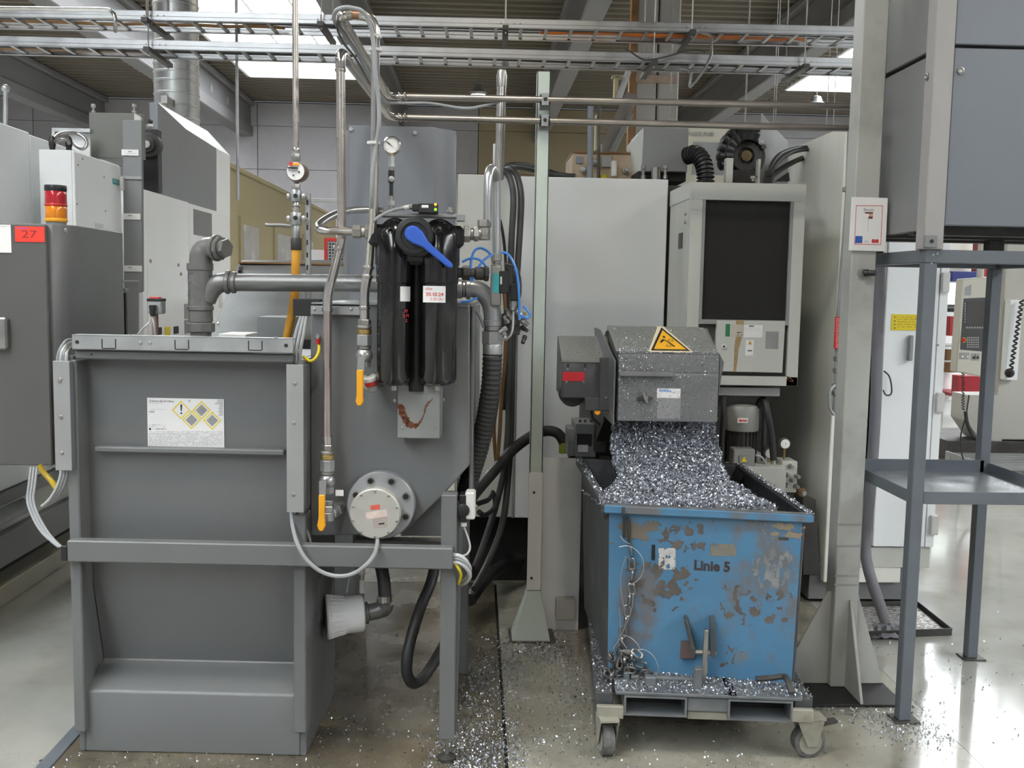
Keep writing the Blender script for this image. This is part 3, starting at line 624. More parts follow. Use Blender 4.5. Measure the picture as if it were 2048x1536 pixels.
bx('label', (XR, PX(190, 450, XR).y, PX(198, 456, XR).z), (XR+.002, PX(206, 450, XR).y, PX(198, 447, XR).z), M_MACH, sb, bev=0)
for nm, pts in (('left gland into the machine top', [(105, 292, ya+.05), (107, 278, ya+.1), (122, 267, ya+.2), (150, 266, ya+.3), (168, 275, ya+.3), (174, 288, ya+.3), (166, 298, ya+.3), (152, 292, ya+.35), (142, 280, ya+.4)]), ('right gland in a shallow arch', [(138, 290, ya+.05), (136, 282, ya+.02), (126, 278, ya), (114, 281, ya+.02), (106, 289, ya+.1)])):
    o = MB().tube(px2(pts), .009, 10).build('armoured_hose', M_STEEL); tag(o, 'grey armoured hose from the drive cabinet, %s' % nm, 'hose', 'armoured hoses on drive cabinet')
fb = thing('hose_bracket', 'galvanised hose bracket frame on top of the left machine', 'bracket')
pb('rail', 103, 256, 180, 264, 5.9, 5.95, M_GALV, fb); pb('post', 103, 262, 110, 300, 5.9, 5.95, M_GALV, fb); pb('plate', 138, 264, 180, 318, 5.95, 5.97, M_MACH, fb)
# grey tool magazine cover with its cable column
tm = thing('magazine_cover', 'dark olive grey magazine cover box on top of the left machine', 'cover')
pb('cover', 179, 226, 283, 316, 6.05, 6.12, mat('olive grey paint', (.15, .15, .135), .45, var=.05), tm)
for x in (187, 268): hexstack(tm, P(x, 226, 6.1), EZ, ((.012, .014, 12), (.02, .006, 8), (.02, .014, 12)), M_STEEL)
pp('corner_plate', [(268, 226), (282, 234), (282, 242), (268, 242)], 6.02, 6.05, M_MACHD, tm)
cc = thing('cable_column', 'tall narrow grey cable column with small white labels beside the left machine', 'cable duct')
pp('column', [(245, 240), (283, 240), (285, 582), (281, 585), (275, 585), (275, 668), (249, 668)], 5.72, 5.75, M_MGREY, cc)
for y in (305, 433, 537): o = pb('label', 243+(y-305)*.018, y-6, 277+(y-305)*.027, y+6, 5.713, 5.72, M_WHITE, cc, bev=0); smallprint(o, 256, 264, (y-3,), 2.2, M_INKG, 5.7125, W, y, 1); smallprint(o, 250, 272, (y+1.5,), 1, M_PRINT, 5.7125, W, y+1)
pb('band', 244, 352, 283, 359, 5.712, 5.72, M_TRUNK, cc); pb('hinge', 239, 353, 246, 380, 5.69, 5.73, M_WPLAS, cc)
dm = thing('tool_chain_wheel', 'dark tool chain wheel between the grey covers of the left machine', 'wheel')
q = P(297, 290, 6.4); MB().lathe(q, (0, -1, 0), [(-.05, .075), (0, .075), (.01, .07), (.01, .045), (.03, .045), (.032, .035)], 28).build('disc', M_GRIME, dm); MB().lathe(q, (0, -1, 0), [(.02, .022), (.045, .022)], 16).build('hub', M_WPLAS, dm)
pb('backing', 281, 258, 316, 384, 6.42, 6.5, M_BLK, dm)
for x, y in ((285, 252), (299, 253), (305, 254), (287, 240), (302, 243)): MB().lathe(P(x, y, 6.24), (0, -1, 0), [(0, .013), (.02, .013), (.021, .006)], 12).build('tool_holder', M_GALV if y > 250 else M_BLK, dm)
# angular hood
hd = thing('angular_hood', 'grey angular exhaust hood with bright sloping top under the spiral duct', 'hood')
A = [PX(315, 205, -2.05), PX(372, 258, -2.05), PX(433, 297, -2.05)]; Bt = [PX(318, 391, -2.05), PX(372, 408, -2.05), PX(433, 426, -2.05)]
U = [Vector((a.x-.02-.0, a.y+.02, a.z)) for a in A]
top = [Vector((-2.45, A[0].y+.02, A[0].z+.05)), Vector((-2.45, A[1].y+.6, A[1].z+.30)), Vector((-2.35, A[2].y+.7, A[2].z+.12))]
MB().add([Bt[0], Bt[1], Bt[2], A[2], A[1], A[0], Vector((-2.10, Bt[0].y, Bt[0].z)), Vector((-2.4, Bt[2].y, Bt[2].z)), Vector((-2.4, A[2].y, A[2].z)), Vector((-2.10, A[0].y, A[0].z))],
    [(0, 1, 4, 5), (1, 2, 3, 4), (0, 5, 9, 6), (2, 7, 8, 3), (6, 9, 8, 7), (0, 6, 7, 2, 1)]).build('side', mat('hood grey', (.22, .235, .25), .45, var=.04), hd)
e0, e1 = P(415, 262, 8.6), P(460, 311, 8.3)
MB().add([A[0], A[1], A[2], e1, e0], [(0, 1, 2, 3, 4)]).build('sloping_top', M_MACHW, hd)
MB().add([A[2], Bt[2], P(460, 436, 8.3), e1], [(0, 1, 2, 3)]).build('end_face', M_MACHW, hd)
o = MB().cyl(P(11, 175, 5.6), P(11, 262, 5.6), .012, n=10).ball(P(11, 177, 5.6), .022).build('vent_pipe', M_GALV); tag(o, 'thin upright vent pipe at the far left above the machine', 'pipe')

# ================================================================ GREY SWITCH CABINET AT THE LEFT EDGE
cb = thing('switch_cabinet', 'dark grey switch cabinet at the left edge with red sticker and latch', 'cabinet')
x0c, x1c = P(-140, 700, 3.7).x, P(103, 700, 3.7).x; zt, zb = P(60, 449, 3.7).z, P(60, 929, 3.7).z
xs_ = x1c+.065; yb_ = PX(246, 500, xs_).y
bx('door', (x0c, 3.68, zb), (x1c, 3.702, zt), M_TANKD, cb, bev=.004)
MB().prism([Vector(q) for q in ((x0c, 3.705, zb), (x1c+.012, 3.705, zb), (xs_, 3.79, zb), (xs_, yb_, zb), (x0c, yb_, zb))], (0, 0, zt-zb+.004)).build('body', M_TANK, cb, .003)
bx('bracket', (x0c, 4.05, zb+.1), (XM+.0, 4.15, zb+.25), M_MGREY, cb) if XM < x0c else bx('bracket', (XM, 4.05, zb+.1), (x0c, 4.15, zb+.25), M_MGREY, cb)
pb('door_latch', -25, 635, 13, 699, 3.655, 3.685, M_STEEL, cb, bev=.006)
bolt(cb, P(129, 461, 3.76), (1, -.3, 0), .012, .012, M_GALV, 10, 'hinge_pin')
o = pb('red_sticker', 30, 453, 89, 484, 3.677, 3.680, M_REDST, cb, bev=0); o['label'] = 'red sticker with handwritten number'
text(o, '27', P(58, 469, 3.6765), EX, EZ, rp(15, 3.7), mat('dark red marker', (.28, .02, .02), .6, var=0), sx=1.5)
smallprint(o, 32, 54, (455.5,), 2.2, mat('violet print', (.35, .12, .45), .6, var=0), 3.6768, W, 31, 1)
o = pb('paper_sheet', -40, 449, 22, 505, 3.677, 3.680, M_WHITE, cb, bev=0); smallprint(o, 0, 20, (452,), 1.5, M_PRINT, 3.6768, W, 41)
st = thing('signal_light', 'red and amber stacked signal light on the grey switch cabinet', 'signal light')
q = P(113, 448, 3.85); r = rp(20, 3.85)
def seg(nm, y0, y1, m, rr):
    z0, z1 = P(113, y1, 3.85).z, P(113, y0, 3.85).z; MB().lathe((q.x, 3.85, z0), EZ, [(0, rr*.96), (.004, rr), (z1-z0-.004, rr), (z1-z0, rr*.96)], 24).build(nm, m, st)
seg('cap', 371, 383, M_BLK, r*1.02); seg('red_lens', 383, 411, mat('red lens', (.42, .012, .02), .18, var=.05, coat=.5), r); seg('red_ring', 408, 413, M_RED, r*1.05)
seg('amber_lens', 413, 438, mat('amber lens', (.75, .23, .005), .18, var=.05, coat=.5), r); seg('amber_ring', 437, 444, M_YEL, r*1.05); seg('base', 444, 452, M_MGREY, r*.92)
lg = thing('level_gauge', 'slim sight-glass level gauge with red cap beside the grey cabinet', 'gauge')
cy('tube', P(240, 666, 4.45), P(239, 488, 4.45), .007, M_GALV, lg, 10); cy('cap', P(239, 488, 4.45), P(239, 481, 4.45), .012, M_RED, lg, 12); pb('clamp', 232, 577, 250, 583, 4.42, 4.47, M_MGREY, lg); pb('back_rail', 242, 585, 252, 700, 4.46, 4.48, M_BLK, lg); bx('wall_bracket', (-1.60, 4.25, 1.59), (xs_+.004, 4.47, 1.60), M_MGREY, lg)

# ================================================================ ON AND BEHIND THE TANK
sn = thing('plug_sensor', 'small silver junction box with red top and black plug on the tank lid', 'sensor')
pb('box', 294, 598, 323, 628, 3.55, 3.6, M_GALV, sn, bev=.004); pb('red_cap', 298, 594, 318, 601, 3.56, 3.59, M_RED, sn); pb('black_top', 293, 597, 323, 603, 3.548, 3.602, M_BLK, sn)
pp('plug', [(297, 610), (308, 610), (306, 633), (300, 633)], 3.52, 3.55, M_BLK, sn); pb('post', 303, 628, 312, 672, 3.56, 3.59, mat('brown post', (.28, .19, .16), .6, var=.1), sn)
tb('wire', px2([(302, 633, 3.53), (298, 645, 3.53), (288, 655, 3.53), (276, 668, 3.55)]), .003, M_LCAB, sn, 6); tb('wire', px2([(304, 633, 3.53), (308, 650, 3.53), (311, 670, 3.55)]), .003, M_LCAB, sn, 6)
# grey cast pipe with tee and plugged elbow
YT = 3.56
pt = thing('return_pipe', 'thick grey pipe with tee and plugged elbow crossing from the tank to the corrugated hose', 'pipe')
R = rp(24, YT); Rp = rp(17, YT)
c = P(401, 600, YT)
def zc(y): return P(401, y, YT).z
z0_ = zc(676)
MB().lathe((c.x, YT, z0_), EZ, [(0, R*.85), (zc(662)-z0_, R*.85)], 24).build('nipple', M_CAST, pt)
hexstack(pt, (c.x, YT, zc(664)), EZ, ((zc(645)-zc(664), R*1.13, 8), (zc(620)-zc(645), R*.98, 24)), M_CAST)
MB().lathe((c.x, YT, zc(620)), EZ, [(0, R*1.06), (.012, R*1.06), (.014, R*.98), (zc(533)-zc(620)-.014, R*.98), (zc(533)-zc(620)-.012, R*1.06), (zc(527)-zc(620), R*1.06)], 28).build('tee', M_CAST, pt)
MB().tube(px2([(412, 600, YT), (422, 580, YT), (438, 567, YT), (456, 564, YT)]), R*.80, 20).build('tee_branch', M_CAST, pt)
MB().tube(px2([(402, 533, YT), (403, 510, YT), (412, 499, YT), (426, 496, YT-.01), (433, 496, YT-.02)]), R*.92, 20).build('elbow', M_CAST, pt)
d = (P(460, 497, YT-.03)-P(430, 496, YT)).normalized()
hexstack(pt, P(431, 496, YT-.02), d, ((.012, R*1.08, 24), (.016, R*.98, 8), (.010, R*.7, 16), (.014, R*.8, 6)), M_CAST)
hexstack(pt, P(452, 564, YT), P(470, 565, YT)-P(452, 564, YT), ((.014, R*.98, 24), (.006, R*.8, 20), (.016, R*.9, 24)), M_CAST)
MB().tube(px2([(465, 565, YT), (740, 567, YT-.04), (905, 577, YT-.12)]), Rp, 20, smooth=False).build('straight_pipe', M_CAST, pt)
YG = 3.42
hexstack(pt, P(913, 577, YG), EX, ((.02, .034, 24), (.012, .030, 24), (.016, .036, 24)), mat('zinc grey fitting', (.33, .335, .34), .35, .55, var=.08, scale=8))
MZ = MATS['zinc grey fitting']
MB().tube(px2([(935, 577, YG), (950, 578, YG), (968, 588, YG), (980, 606, YG), (985, 630, YG), (985, 656, YG)]), .0305, 22).build('elbow', MZ, pt)
hexstack(pt, P(985, 640, YG), -EZ, ((.022, .034, 24), (.016, .029, 20, M_STEEL), (.045, .036, 8)), MZ)
o = thing('corrugated_hose', 'thick black corrugated hose hanging down beside the filter tank', 'hose')
MB().lathe(P(985, 686, YG), -EZ, [(0, .031), (.004, .033), (.045, .033), (.05, .030)], 24).build('ferrule', M_GALV, o)
MB().tube(px2([(985, 708, YG), (982, 770, YG), (972, 835, YG+.02), (957, 900, YG+.05), (940, 955, YG+.08), (928, 1000, YG+.1)]), .0335, 18, rib=.035, ribn=.016).build('hose', M_RUB, o)
# sloping galvanised hood and box behind the tank
o = thing('sloping_chute', 'sloping galvanised sheet chute behind the coolant tank', 'chute')
q = [P(478, 528, 4.9), P(708, 527, 4.9), P(708, 680, 4.35), P(418, 680, 4.35)]
MB().prism(q, (0, .05, .02)).build('cover_sheet', M_GALVD, o, .003); pb('top_edge', 476, 525, 706, 529, 4.88, 5.0, M_BRONZE, o)
pb('bracket', 470, 532, 478, 541, 4.8, 4.9, M_STEEL, o)
for x in (440, 430): bolt(o, P(x-4, 646, 4.46), (0, -1, .4), .006, .004)
bx('stand', (P(425, 700, 4.4).x, 4.5, 0), (P(705, 700, 4.4).x, 4.9, P(560, 672, 4.5).z), M_GALVD, o)
o = pb('motor_box', 515, 634, 586, 700, 4.15, 4.35, M_MGREY, None); tag(o, 'small dark grey box behind the tank rim under the sloping chute', 'box')
o = thing('louvre_cabinet', 'pale cabinet with red-framed louvre seen between pipes behind the chute', 'cabinet')
pb('body', 612, 500, 700, 690, 7.05, 7.4, M_MACH, o); pb('red_frame', 648, 476, 704, 531, 6.98, 7.05, M_RED, o, bev=.006); pb('backing', 655, 483, 700, 525, 6.965, 6.99, M_DARK, o)
for k in range(7): pb('slat', 655, 484+k*6, 700, 486.5+k*6, 6.955, 6.97, M_GALV, o, bev=0)
for k in range(8): pb('slat', 656+k*6, 483, 658+k*6, 525, 6.955, 6.97, M_GALV, o, bev=0)
bx('leg', (P(612, 600, 7.1).x, 7.1, 0), (P(700, 600, 7.1).x, 7.3, 1.3), M_MACH, o)
o = bx('wall_pipe', (P(617, 400, 14).x, 14, P(650, 404, 14).z), (P(720, 400, 14).x, 14.05, P(650, 397, 14).z), M_GALVD, None); tag(o, 'dark horizontal rail in front of the far wall behind the pipes', 'rail')
bx('rail_stand', (P(700, 400, 14).x, 14.05, 0), (P(705, 400, 14).x, 14.1, P(650, 397, 14).z), M_GALVD, o)
# tall grey cabinet behind the filter
o = thing('upper_cabinet', 'tall blue-grey sheet cabinet with chamfered corner behind the pressure gauge', 'cabinet')
Yk = 4.02; zt_, zb_ = P(780, 252, Yk).z, TF.l(780, 606, .5).z
a, b_ = P(697, 400, Yk).x, P(866, 400, Yk).x; c_ = P(909, 400, Yk+.0).x
MB().prism([Vector(v) for v in ((a, Yk, zb_-.0), (b_, Yk, zb_), (c_, Yk+.10, zb_), (c_, Yk+.1, zt_-.09), (c_-.006, Yk+.10, zt_-.05), (b_, Yk, zt_), (a, Yk, zt_))][:0] or [Vector(v) for v in ((a, Yk, zb_), (b_, Yk, zb_), (c_, Yk+.08, zb_), (c_, Yk+.25, zb_), (a, Yk+.25, zb_))], (0, 0, zt_-zb_)).build('body', mat('blue grey cabinet side', (.175, .185, .205), .42, var=.05, scale=2), o, .003)
for x, y in ((702, 259), (830, 266)): bolt(o, P(x, y, Yk), (0, -1, 0), .009, .006, M_GALV, 8)
bx('edge_strip', (a-.02, Yk+.01, zb_), (a+.002, Yk+.06, zt_-.02), M_MGREY, o)

# ================================================================ PIPEWORK
def pipe(par, pts, r, m=M_CHROME, name='pipe', n=14, **k): return MB().tube(px2(pts), r, n, **k).build(name, m, par)
def collar(par, p, d, L_=.012, r=.018, m=M_CHROME): d = Vector(d).normalized(); MB().lathe(Vector(p)-d*L_/2, d, [(0, r*.9), (L_*.2, r), (L_*.8, r), (L_, r*.9)], 18).build('collar', m, par)
# thin water pipe with meter
YW = 3.62
pa = thing('water_pipe', 'thin stainless pipe with round meter and two clamps, left of the filter', 'pipe')
MB().cyl(P(590, -60, YW), P(592, 300, YW), rp(6, YW), n=14).build('pipe', mat('weathered steel pipe', (.50, .46, .42), .3, .85, var=.12, scale=5), pa)
zf = lambda y: P(592, y, YW).z; xw = P(592, 380, YW).x
def wseg(y0, y1, rpx, n, m=M_STEEL, nm='fitting'): MB().lathe((xw, YW, zf(y1)), EZ, [(0, rp(rpx, YW)*.94), (.002, rp(rpx, YW)), (zf(y0)-zf(y1)-.002, rp(rpx, YW)), (zf(y0)-zf(y1), rp(rpx, YW)*.94)], n).build(nm, m, pa)
wseg(296, 308, 7.5, 16, M_CHROME); wseg(307, 322, 9, 6, M_STEEL, 'hex_nut'); wseg(358, 372, 6, 12); wseg(368, 382, 9, 6, M_STEEL, 'hex_nut'); wseg(380, 404, 11, 16, M_GALV, 'clamp_body'); wseg(404, 426, 7, 16, M_CHROME); wseg(410, 414, 8.5, 16); wseg(425, 450, 11, 16, M_GALV, 'clamp_body'); wseg(450, 478, 7.5, 14, M_GALV); wseg(476, 500, 10.5, 14, M_GRIME, 'coupling')
for y in (392, 436):
    MB().lathe(P(591, y, YW-.02), (0, -1, 0), [(-.01, .008), (.004, .008)], 14).build('clamp_screw', M_BLK, pa)
    for dx in (-13, 17): MB().lathe(P(591+dx, y+1, YW-.008), (0, -1, 0), [(-.01, .010), (.004, .010), (.006, .005)], 12).build('clamp_ear', M_STEEL, pa)
mt = MB(); q = P(589, 342, YW-.05); r = rp(19, YW)
mo = MB().lathe(q+Vector((.008, .06, 0)), (-.1, -1, 0), [(0, r*.96), (.01, r), (.05, r), (.056, r*.92)], 32).build('water_meter', mat('meter bronze case', (.20, .13, .10), .4, .4, var=.1), pa)
MB().lathe(q+Vector((.003, .006, 0)), (-.1, -1, 0), [(-.004, r*.92), (.003, r*.9)], 32).build('dial', M_WHITE, mo)
for x0, x1, y0, y1, m in ((578, 585, 324, 331, M_RED), (586, 598, 326, 331, M_YEL), (575, 595, 334, 337, M_INK), (576, 594, 338, 341, M_INKG), (585, 588, 349, 352, M_INK), (596, 599, 342, 345, M_INK)): MB().pbox(x0, y0, x1, y1, YW-.052, YW-.049).build('print', m, mo)
pipe(pa, [(582, 452, YW), (560, 450, YW-.01), (540, 450, YW-.02), (531, 449, YW-.02)], .006, M_GALVD, 'lever', 8)
rl_ = thing('mounting_rail', 'upright galvanised mounting rail behind the water pipe clamps', 'rail')
pb('rail', 610, 386, 620, 614, YW+.03, YW+.06, M_GALV, rl_); 
for y in (400, 425, 450, 480, 505, 530, 560): pb('slot', 613, y, 616, y+10, YW+.0285, YW+.031, M_DARK, rl_, bev=0)
o = MB().tube(px2([(592, 498, YW), (591, 540, YW), (590, 580, YW), (585, 620, YW), (577, 660, YW), (573, 680, YW)]), rp(8.5, YW), 14).build('amber_hose', M_AMBER); tag(o, 'amber yellow hose running down from the water pipe to the tank', 'hose')
# twin pipes along the pillar
YPp = 4.40; z1p, z2p = P(800, 193, YPp).z, P(800, 235, YPp).z
rP = .0145
YB = 3.30
tw1 = thing('coolant_feed_pipe', 'upper of two horizontal stainless pipes on the pillar, looping forward to the filter', 'pipe')
end1 = PZ(1702, 213, z1p)
yc = 3.17
A1 = [end1, P(1100, 200, YPp), P(800, 193, YPp)]
MB().tube([end1, P(806, 193, YPp)], rP, 16, smooth=False).build('pipe', mat('dull stainless', (.42, .39, .36), .32, .85, var=.12, scale=5), tw1)
MB().tube([P(806, 193, YPp), P(788, 193, YPp), P(776, 190, YPp-.05), P(770, 180, YPp-.14)], rP*1.05, 16).build('elbow', M_CHROME, tw1)
MB().tube([P(771, 182, YPp-.13), P(692, 52, yc+.04)], rP, 16, smooth=False).build('pipe', M_CHROME, tw1)
MB().tube([P(694, 56, yc+.06), P(687, 44, yc-.02), P(684, 34, yc-.05), P(692, 30, yc-.05), P(704, 30, yc-.05)], rP*1.1, 16).build('elbow', M_CHROME, tw1)
MB().tube([P(702, 30, yc-.05), P(722, 31, yc-.05)], rP*.9, 14, smooth=False).build('coupling', mat('copper tone coupling', (.40, .25, .17), .3, .8, var=.1), tw1)
MB().tube([P(720, 30, yc-.05), P(733, 33, yc-.05), P(743, 42, yc-.05), P(749, 56, yc-.05), P(751, 72, yc-.05)], rP*1.05, 16).build('elbow', M_CHROME, tw1)
MB().tube([P(751, 70, yc-.05), P(750, 300, yc-.03), P(746, 440, yc+.0), P(740, 500, yc+.04)], rP*.92, 16, smooth=False).build('pipe', M_CHROME, tw1)
MB().tube([P(740, 500, yc+.04), P(738, 530, yc+.05), P(734, 556, yc+.05)], rP*.95, 16).build('pipe', M_CHROME, tw1)
MB().tube([P(735, 552, yc+.05), P(731, 572, yc+.05), P(729, 595, yc+.05), P(729, 640, yc+.05)], rP*1.1, 16).build('elbow', M_CHROME, tw1)
for x, y, Y_, d in ((800, 193, YPp, EX), (812, 193, YPp, EX), (751, 74, yc-.05, EZ), (735, 553, yc+.05, (.1, 0, 1)), (729, 616, yc+.05, EZ), (737, 535, yc+.05, (.1, 0, 1))): collar(tw1, P(x, y, Y_), d, .012, rP*1.25)
def ballvalve(par, px, y0, Y, s=1.0, lever=None):
    """stack of fittings downward from pixel y0 with ball body; lever: pixel polygon"""
    x = P(px, y0+60, Y).x; z = P(px, y0, Y).z
    z = hexstack(par, (x, Y, z), -EZ, ((.028*s, .015, 16, M_CHROME), (.020*s, .021, 6, M_STEEL), (.012*s, .024, 16, M_STEEL), (.018*s, .023, 16, M_BRASS), (.040*s, .025, 8, M_GALV, 'valve_end'), (.010*s, .022, 16, M_STEEL)), M_STEEL)
    MB().ball(z-EZ*.022*s, .027, 18, 10).build('valve_body', M_GALV, par)
    MB().lathe(z-EZ*.022*s, (0, -1, 0), [(0, .011), (.034, .011), (.036, .007)], 12).build('valve_stem', M_STEEL, par)
    return hexstack(par, z-EZ*.04*s, -EZ, ((.024*s, .022, 8, M_GALV, 'valve_end'),), M_STEEL)
ballvalve(tw1, 729, 622, yc+.05, .95)
pp('valve_lever', [(713, 740), (727, 740), (726, 790), (727, 803), (722, 812), (714, 812), (711, 803), (713, 790)], yc+.005, yc+.017, M_YEL, tw1, bev=.003)
pp('lever_plate', [(715, 716), (730, 712), (728, 742), (714, 742)], yc+.009, yc+.013, M_GALV, tw1, bev=0)
hexstack(tw1, P(738, 752, yc+.05), (.2, .3, -1), ((.016, .024, 16, M_WPLAS), (.016, .020, 16, M_RED), (.02, .018, 8, M_GALV)), M_STEEL); hexstack(tw1, P(737, 770, yc+.05), (.25, 1, 0), ((.02, .02, 8, M_GALV), (.03, .024, 6), (.10, .016, 12)), M_STEEL)
tw2 = thing('coolant_return_pipe', 'lower horizontal stainless pipe on the pillar, turning down to the low yellow valve', 'pipe')
end2 = PZ(1700, 257, z2p)
MB().tube([end2, P(806, 235, YPp)], rP, 16, smooth=False).build('pipe', MATS['dull stainless'], tw2)
MB().tube([P(806, 235, YPp), P(788, 234, YPp), P(776, 230, YPp-.05), P(770, 222, YPp-.13)], rP*1.05, 16).build('elbow', M_CHROME, tw2)
MB().tube([P(771, 224, YPp-.12), P(694, 122, YB+.06)], rP, 16, smooth=False).build('pipe', M_CHROME, tw2)
MB().tube([P(696, 124, YB+.08), P(689, 112, YB+.02), P(683, 108, YB-.01), P(681, 118, YB-.02), P(681, 136, YB-.02)], rP*1.15, 16).build('elbow', M_CHROME, tw2)
MB().tube([P(681, 132, YB-.02), P(684, 482, YB-.02)], rP, 16, smooth=False).build('pipe', mat('banded stainless', (.50, .46, .42), .26, .92, var=.1, scale=4), tw2)
MB().tube([P(684, 478, YB-.02), P(681, 492, YB-.02), P(677, 506, YB-.02)], rP*1.1, 16).build('elbow', M_CHROME, tw2)
MB().tube([P(678, 502, YB-.02), P(661, 570, YB-.03)], rP, 16, smooth=False).build('pipe', M_CHROME, tw2)
MB().tube([P(662, 564, YB-.03), P(657, 585, YB-.03), P(655, 602, YB-.03), P(655, 622, YB-.03)], rP*1.1, 16).build('elbow', M_CHROME, tw2)
MB().tube([P(655, 618, YB-.03), P(654, 880, YB-.03)], rP*.98, 16, smooth=False).build('pipe', mat('pinkish stainless', (.52, .44, .42), .28, .9, var=.1, scale=4), tw2)
for x, y, d in ((681, 140, EZ), (677, 497, (.2, 0, 1)), (661, 568, (.2, 0, 1)), (655, 620, EZ), (654, 872, EZ)): collar(tw2, P(x, y, YB-.02), d, .012, rP*1.25)
for x in (800, 812): collar(tw2, P(x, 235, YPp), EX, .012, rP*1.25)
ballvalve(tw2, 655, 872, YB-.03, 1.0)
pp('valve_lever', [(637, 990), (650, 990), (649, 1036), (651, 1052), (646, 1063), (638, 1063), (634, 1052), (637, 1036)], YB-.078, YB-.066, M_YEL, tw2, bev=.003)
pp('lever_plate', [(638, 963), (653, 958), (651, 992), (638, 992)], YB-.074, YB-.070, M_GALV, tw2, bev=0)
hexstack(tw2, P(657, 1000, YB-.03), -EZ, ((.018, .016, 16), (.022, .021, 6), (.03, .022, 16, M_GALV, 'elbow_body')), M_GALV); hexstack(tw2, P(660, 1028, YB-.03), (.35, 1, .12), ((.03, .022, 16, M_GALV), (.022, .027, 6), (.06, .02, 12)), M_GALV)
pb('tag', 671, 980, 687, 992, YB-.02, YB-.018, M_WHITE, tw2, bev=0)
# suction loop pipe at the left of the filter
lp = thing('bent_inlet_pipe', 'bent stainless pipe looping from behind into the left filter port', 'pipe')
MB().tube([P(714, 464, YF), P(680, 462, YF), P(650, 461, YF), P(637, 457, YF+.02), P(641, 446, YF+.08), P(668, 430, YF+.22), P(700, 421, YF+.38), P(742, 419, YF+.52)], rp(8, YF), 16, sub=8).build('pipe', M_CHROME, lp)
# outlet U pipe at the right
ot = thing('outlet_pipe', 'stainless U-bend pipe rising from the right filter port and down again', 'pipe')
MB().tube([P(975, 445, YF), P(976, 372, YF), P(978, 345, YF+.02), P(984, 337, YF+.08), P(991, 350, YF+.15), P(993, 380, YF+.18), P(993, 516, YF+.18)], .0138, 16, sub=8).build('pipe', mat('zinc plated pipe', (.47, .48, .48), .34, .85, var=.08, scale=5), ot)
hexstack(ot, P(993, 508, YF+.18), -EZ, ((.024, .019, 6), (.010, .016, 16), (.012, .019, 16)), M_STEEL)
sw = thing('flow_switch', 'steel flow switch with teal label and black plug under the U-bend pipe', 'sensor')
pb('body', 981, 532, 1003, 612, YF+.16, YF+.20, M_STEEL, sw, bev=.004); pb('teal_label', 985, 547, 998, 585, YF+.157, YF+.161, M_TEAL, sw, bev=0); pb('head', 998, 542, 1019, 587, YF+.155, YF+.2, M_BLK, sw, bev=.003); pb('connector', 1020, 568, 1037, 602, YF+.16, YF+.2, M_BLK, sw, bev=.003); cy('gland', P(1027, 602, YF+.18), P(1027, 620, YF+.18), .011, M_GALV, sw, 12); pb('needle_tag', 1000, 553, 1004, 569, YF+.152, YF+.156, M_WPLAS, sw)
cl_ = thing('valve_manifold', 'cluster of small steel push-fit valves hung on the cabinet corner, blue tubes attached', 'manifold')
random.seed(5)
for k in range(15):
    x, y = random.uniform(1008, 1052), random.uniform(620, 678); p0 = P(x, y, YF+.2+random.uniform(-.02, .05)); d = Vector((random.uniform(-1, 1), random.uniform(-.6, .2), random.uniform(-1, 1)))
    hexstack(cl_, p0, d, ((.014, random.uniform(.008, .013), 6), (.016, .007, 12)), random.choice((M_STEEL, M_GALV, M_GRIME, M_STEEL)))
MB().lathe(P(1049, 627, YF+.18), (0, -1, 0), [(0, .006), (.012, .006)], 8).build('brass_tip', M_BRASS, cl_); pb('block', 1004, 628, 1040, 670, YF+.21, YF+.26, M_GRIME, cl_)
bf = thing('hose_coupling', 'black hose coupling with nuts right of the filter bowls', 'coupling')
hexstack(bf, P(912, 545, YF+.1), (1, .1, -.02), ((.02, .017, 14), (.026, .025, 6), (.016, .016, 14), (.03, .022, 14), (.016, .026, 6)), M_GRIME)
def btube(lab, pts, r=.0042, m=M_BTUBE): o = MB().tube(px2(pts), r, 8).build('pneumatic_tube', m); tag(o, lab, 'tube', 'thin tubes right of the filter')
Yb = YF+.1
btube('blue tube in a low arch beside the filter', [(924, 524, Yb), (940, 517, Yb), (958, 519, Yb), (970, 530, Yb), (978, 545, Yb+.05)])
btube('blue tube in a tall arch over the flow switch', [(941, 562, Yb), (942, 525, Yb), (948, 503, Yb), (960, 496, Yb), (973, 501, Yb), (982, 509, Yb+.05)])
btube('blue tube rising slantwise to the switch top', [(943, 562, Yb), (952, 543, Yb), (966, 522, Yb), (984, 509, Yb+.05)])
btube('long blue tube curving down to the valve cluster', [(1002, 505, Yb+.05), (1014, 507, Yb+.05), (1025, 522, Yb+.05), (1034, 548, Yb+.05), (1038, 590, Yb+.05), (1039, 640, Yb+.06)])
btube('blue tube in a small loop at the valve cluster', [(1046, 612, Yb+.06), (1056, 622, Yb+.06), (1059, 631, Yb+.06), (1052, 636, Yb+.06), (1042, 630, Yb+.06)])
btube('blue tube end below the grey elbow', [(922, 604, Yb+.05), (938, 602, Yb+.06), (954, 596, Yb+.08)])
btube('thin dark tube looping over the valve cluster', [(1008, 527, Yb+.05), (1028, 533, Yb+.05), (1040, 552, Yb+.06), (1041, 590, Yb+.06), (1030, 622, Yb+.06)], .003, M_HOSEG)
btube('grey cable from the tank lid sagging to the pipe union', [(922, 610, Yb+.1), (942, 612, Yb+.1), (957, 628, Yb+.1), (968, 655, Yb+.1)], .0055, M_GCAB)
btube('grey cable curling from the union up to the switch plug', [(1003, 678, Yb+.05), (1016, 676, Yb+.03), (1025, 660, Yb+.03), (1027, 622, Yb+.08)], .004, M_GCAB)
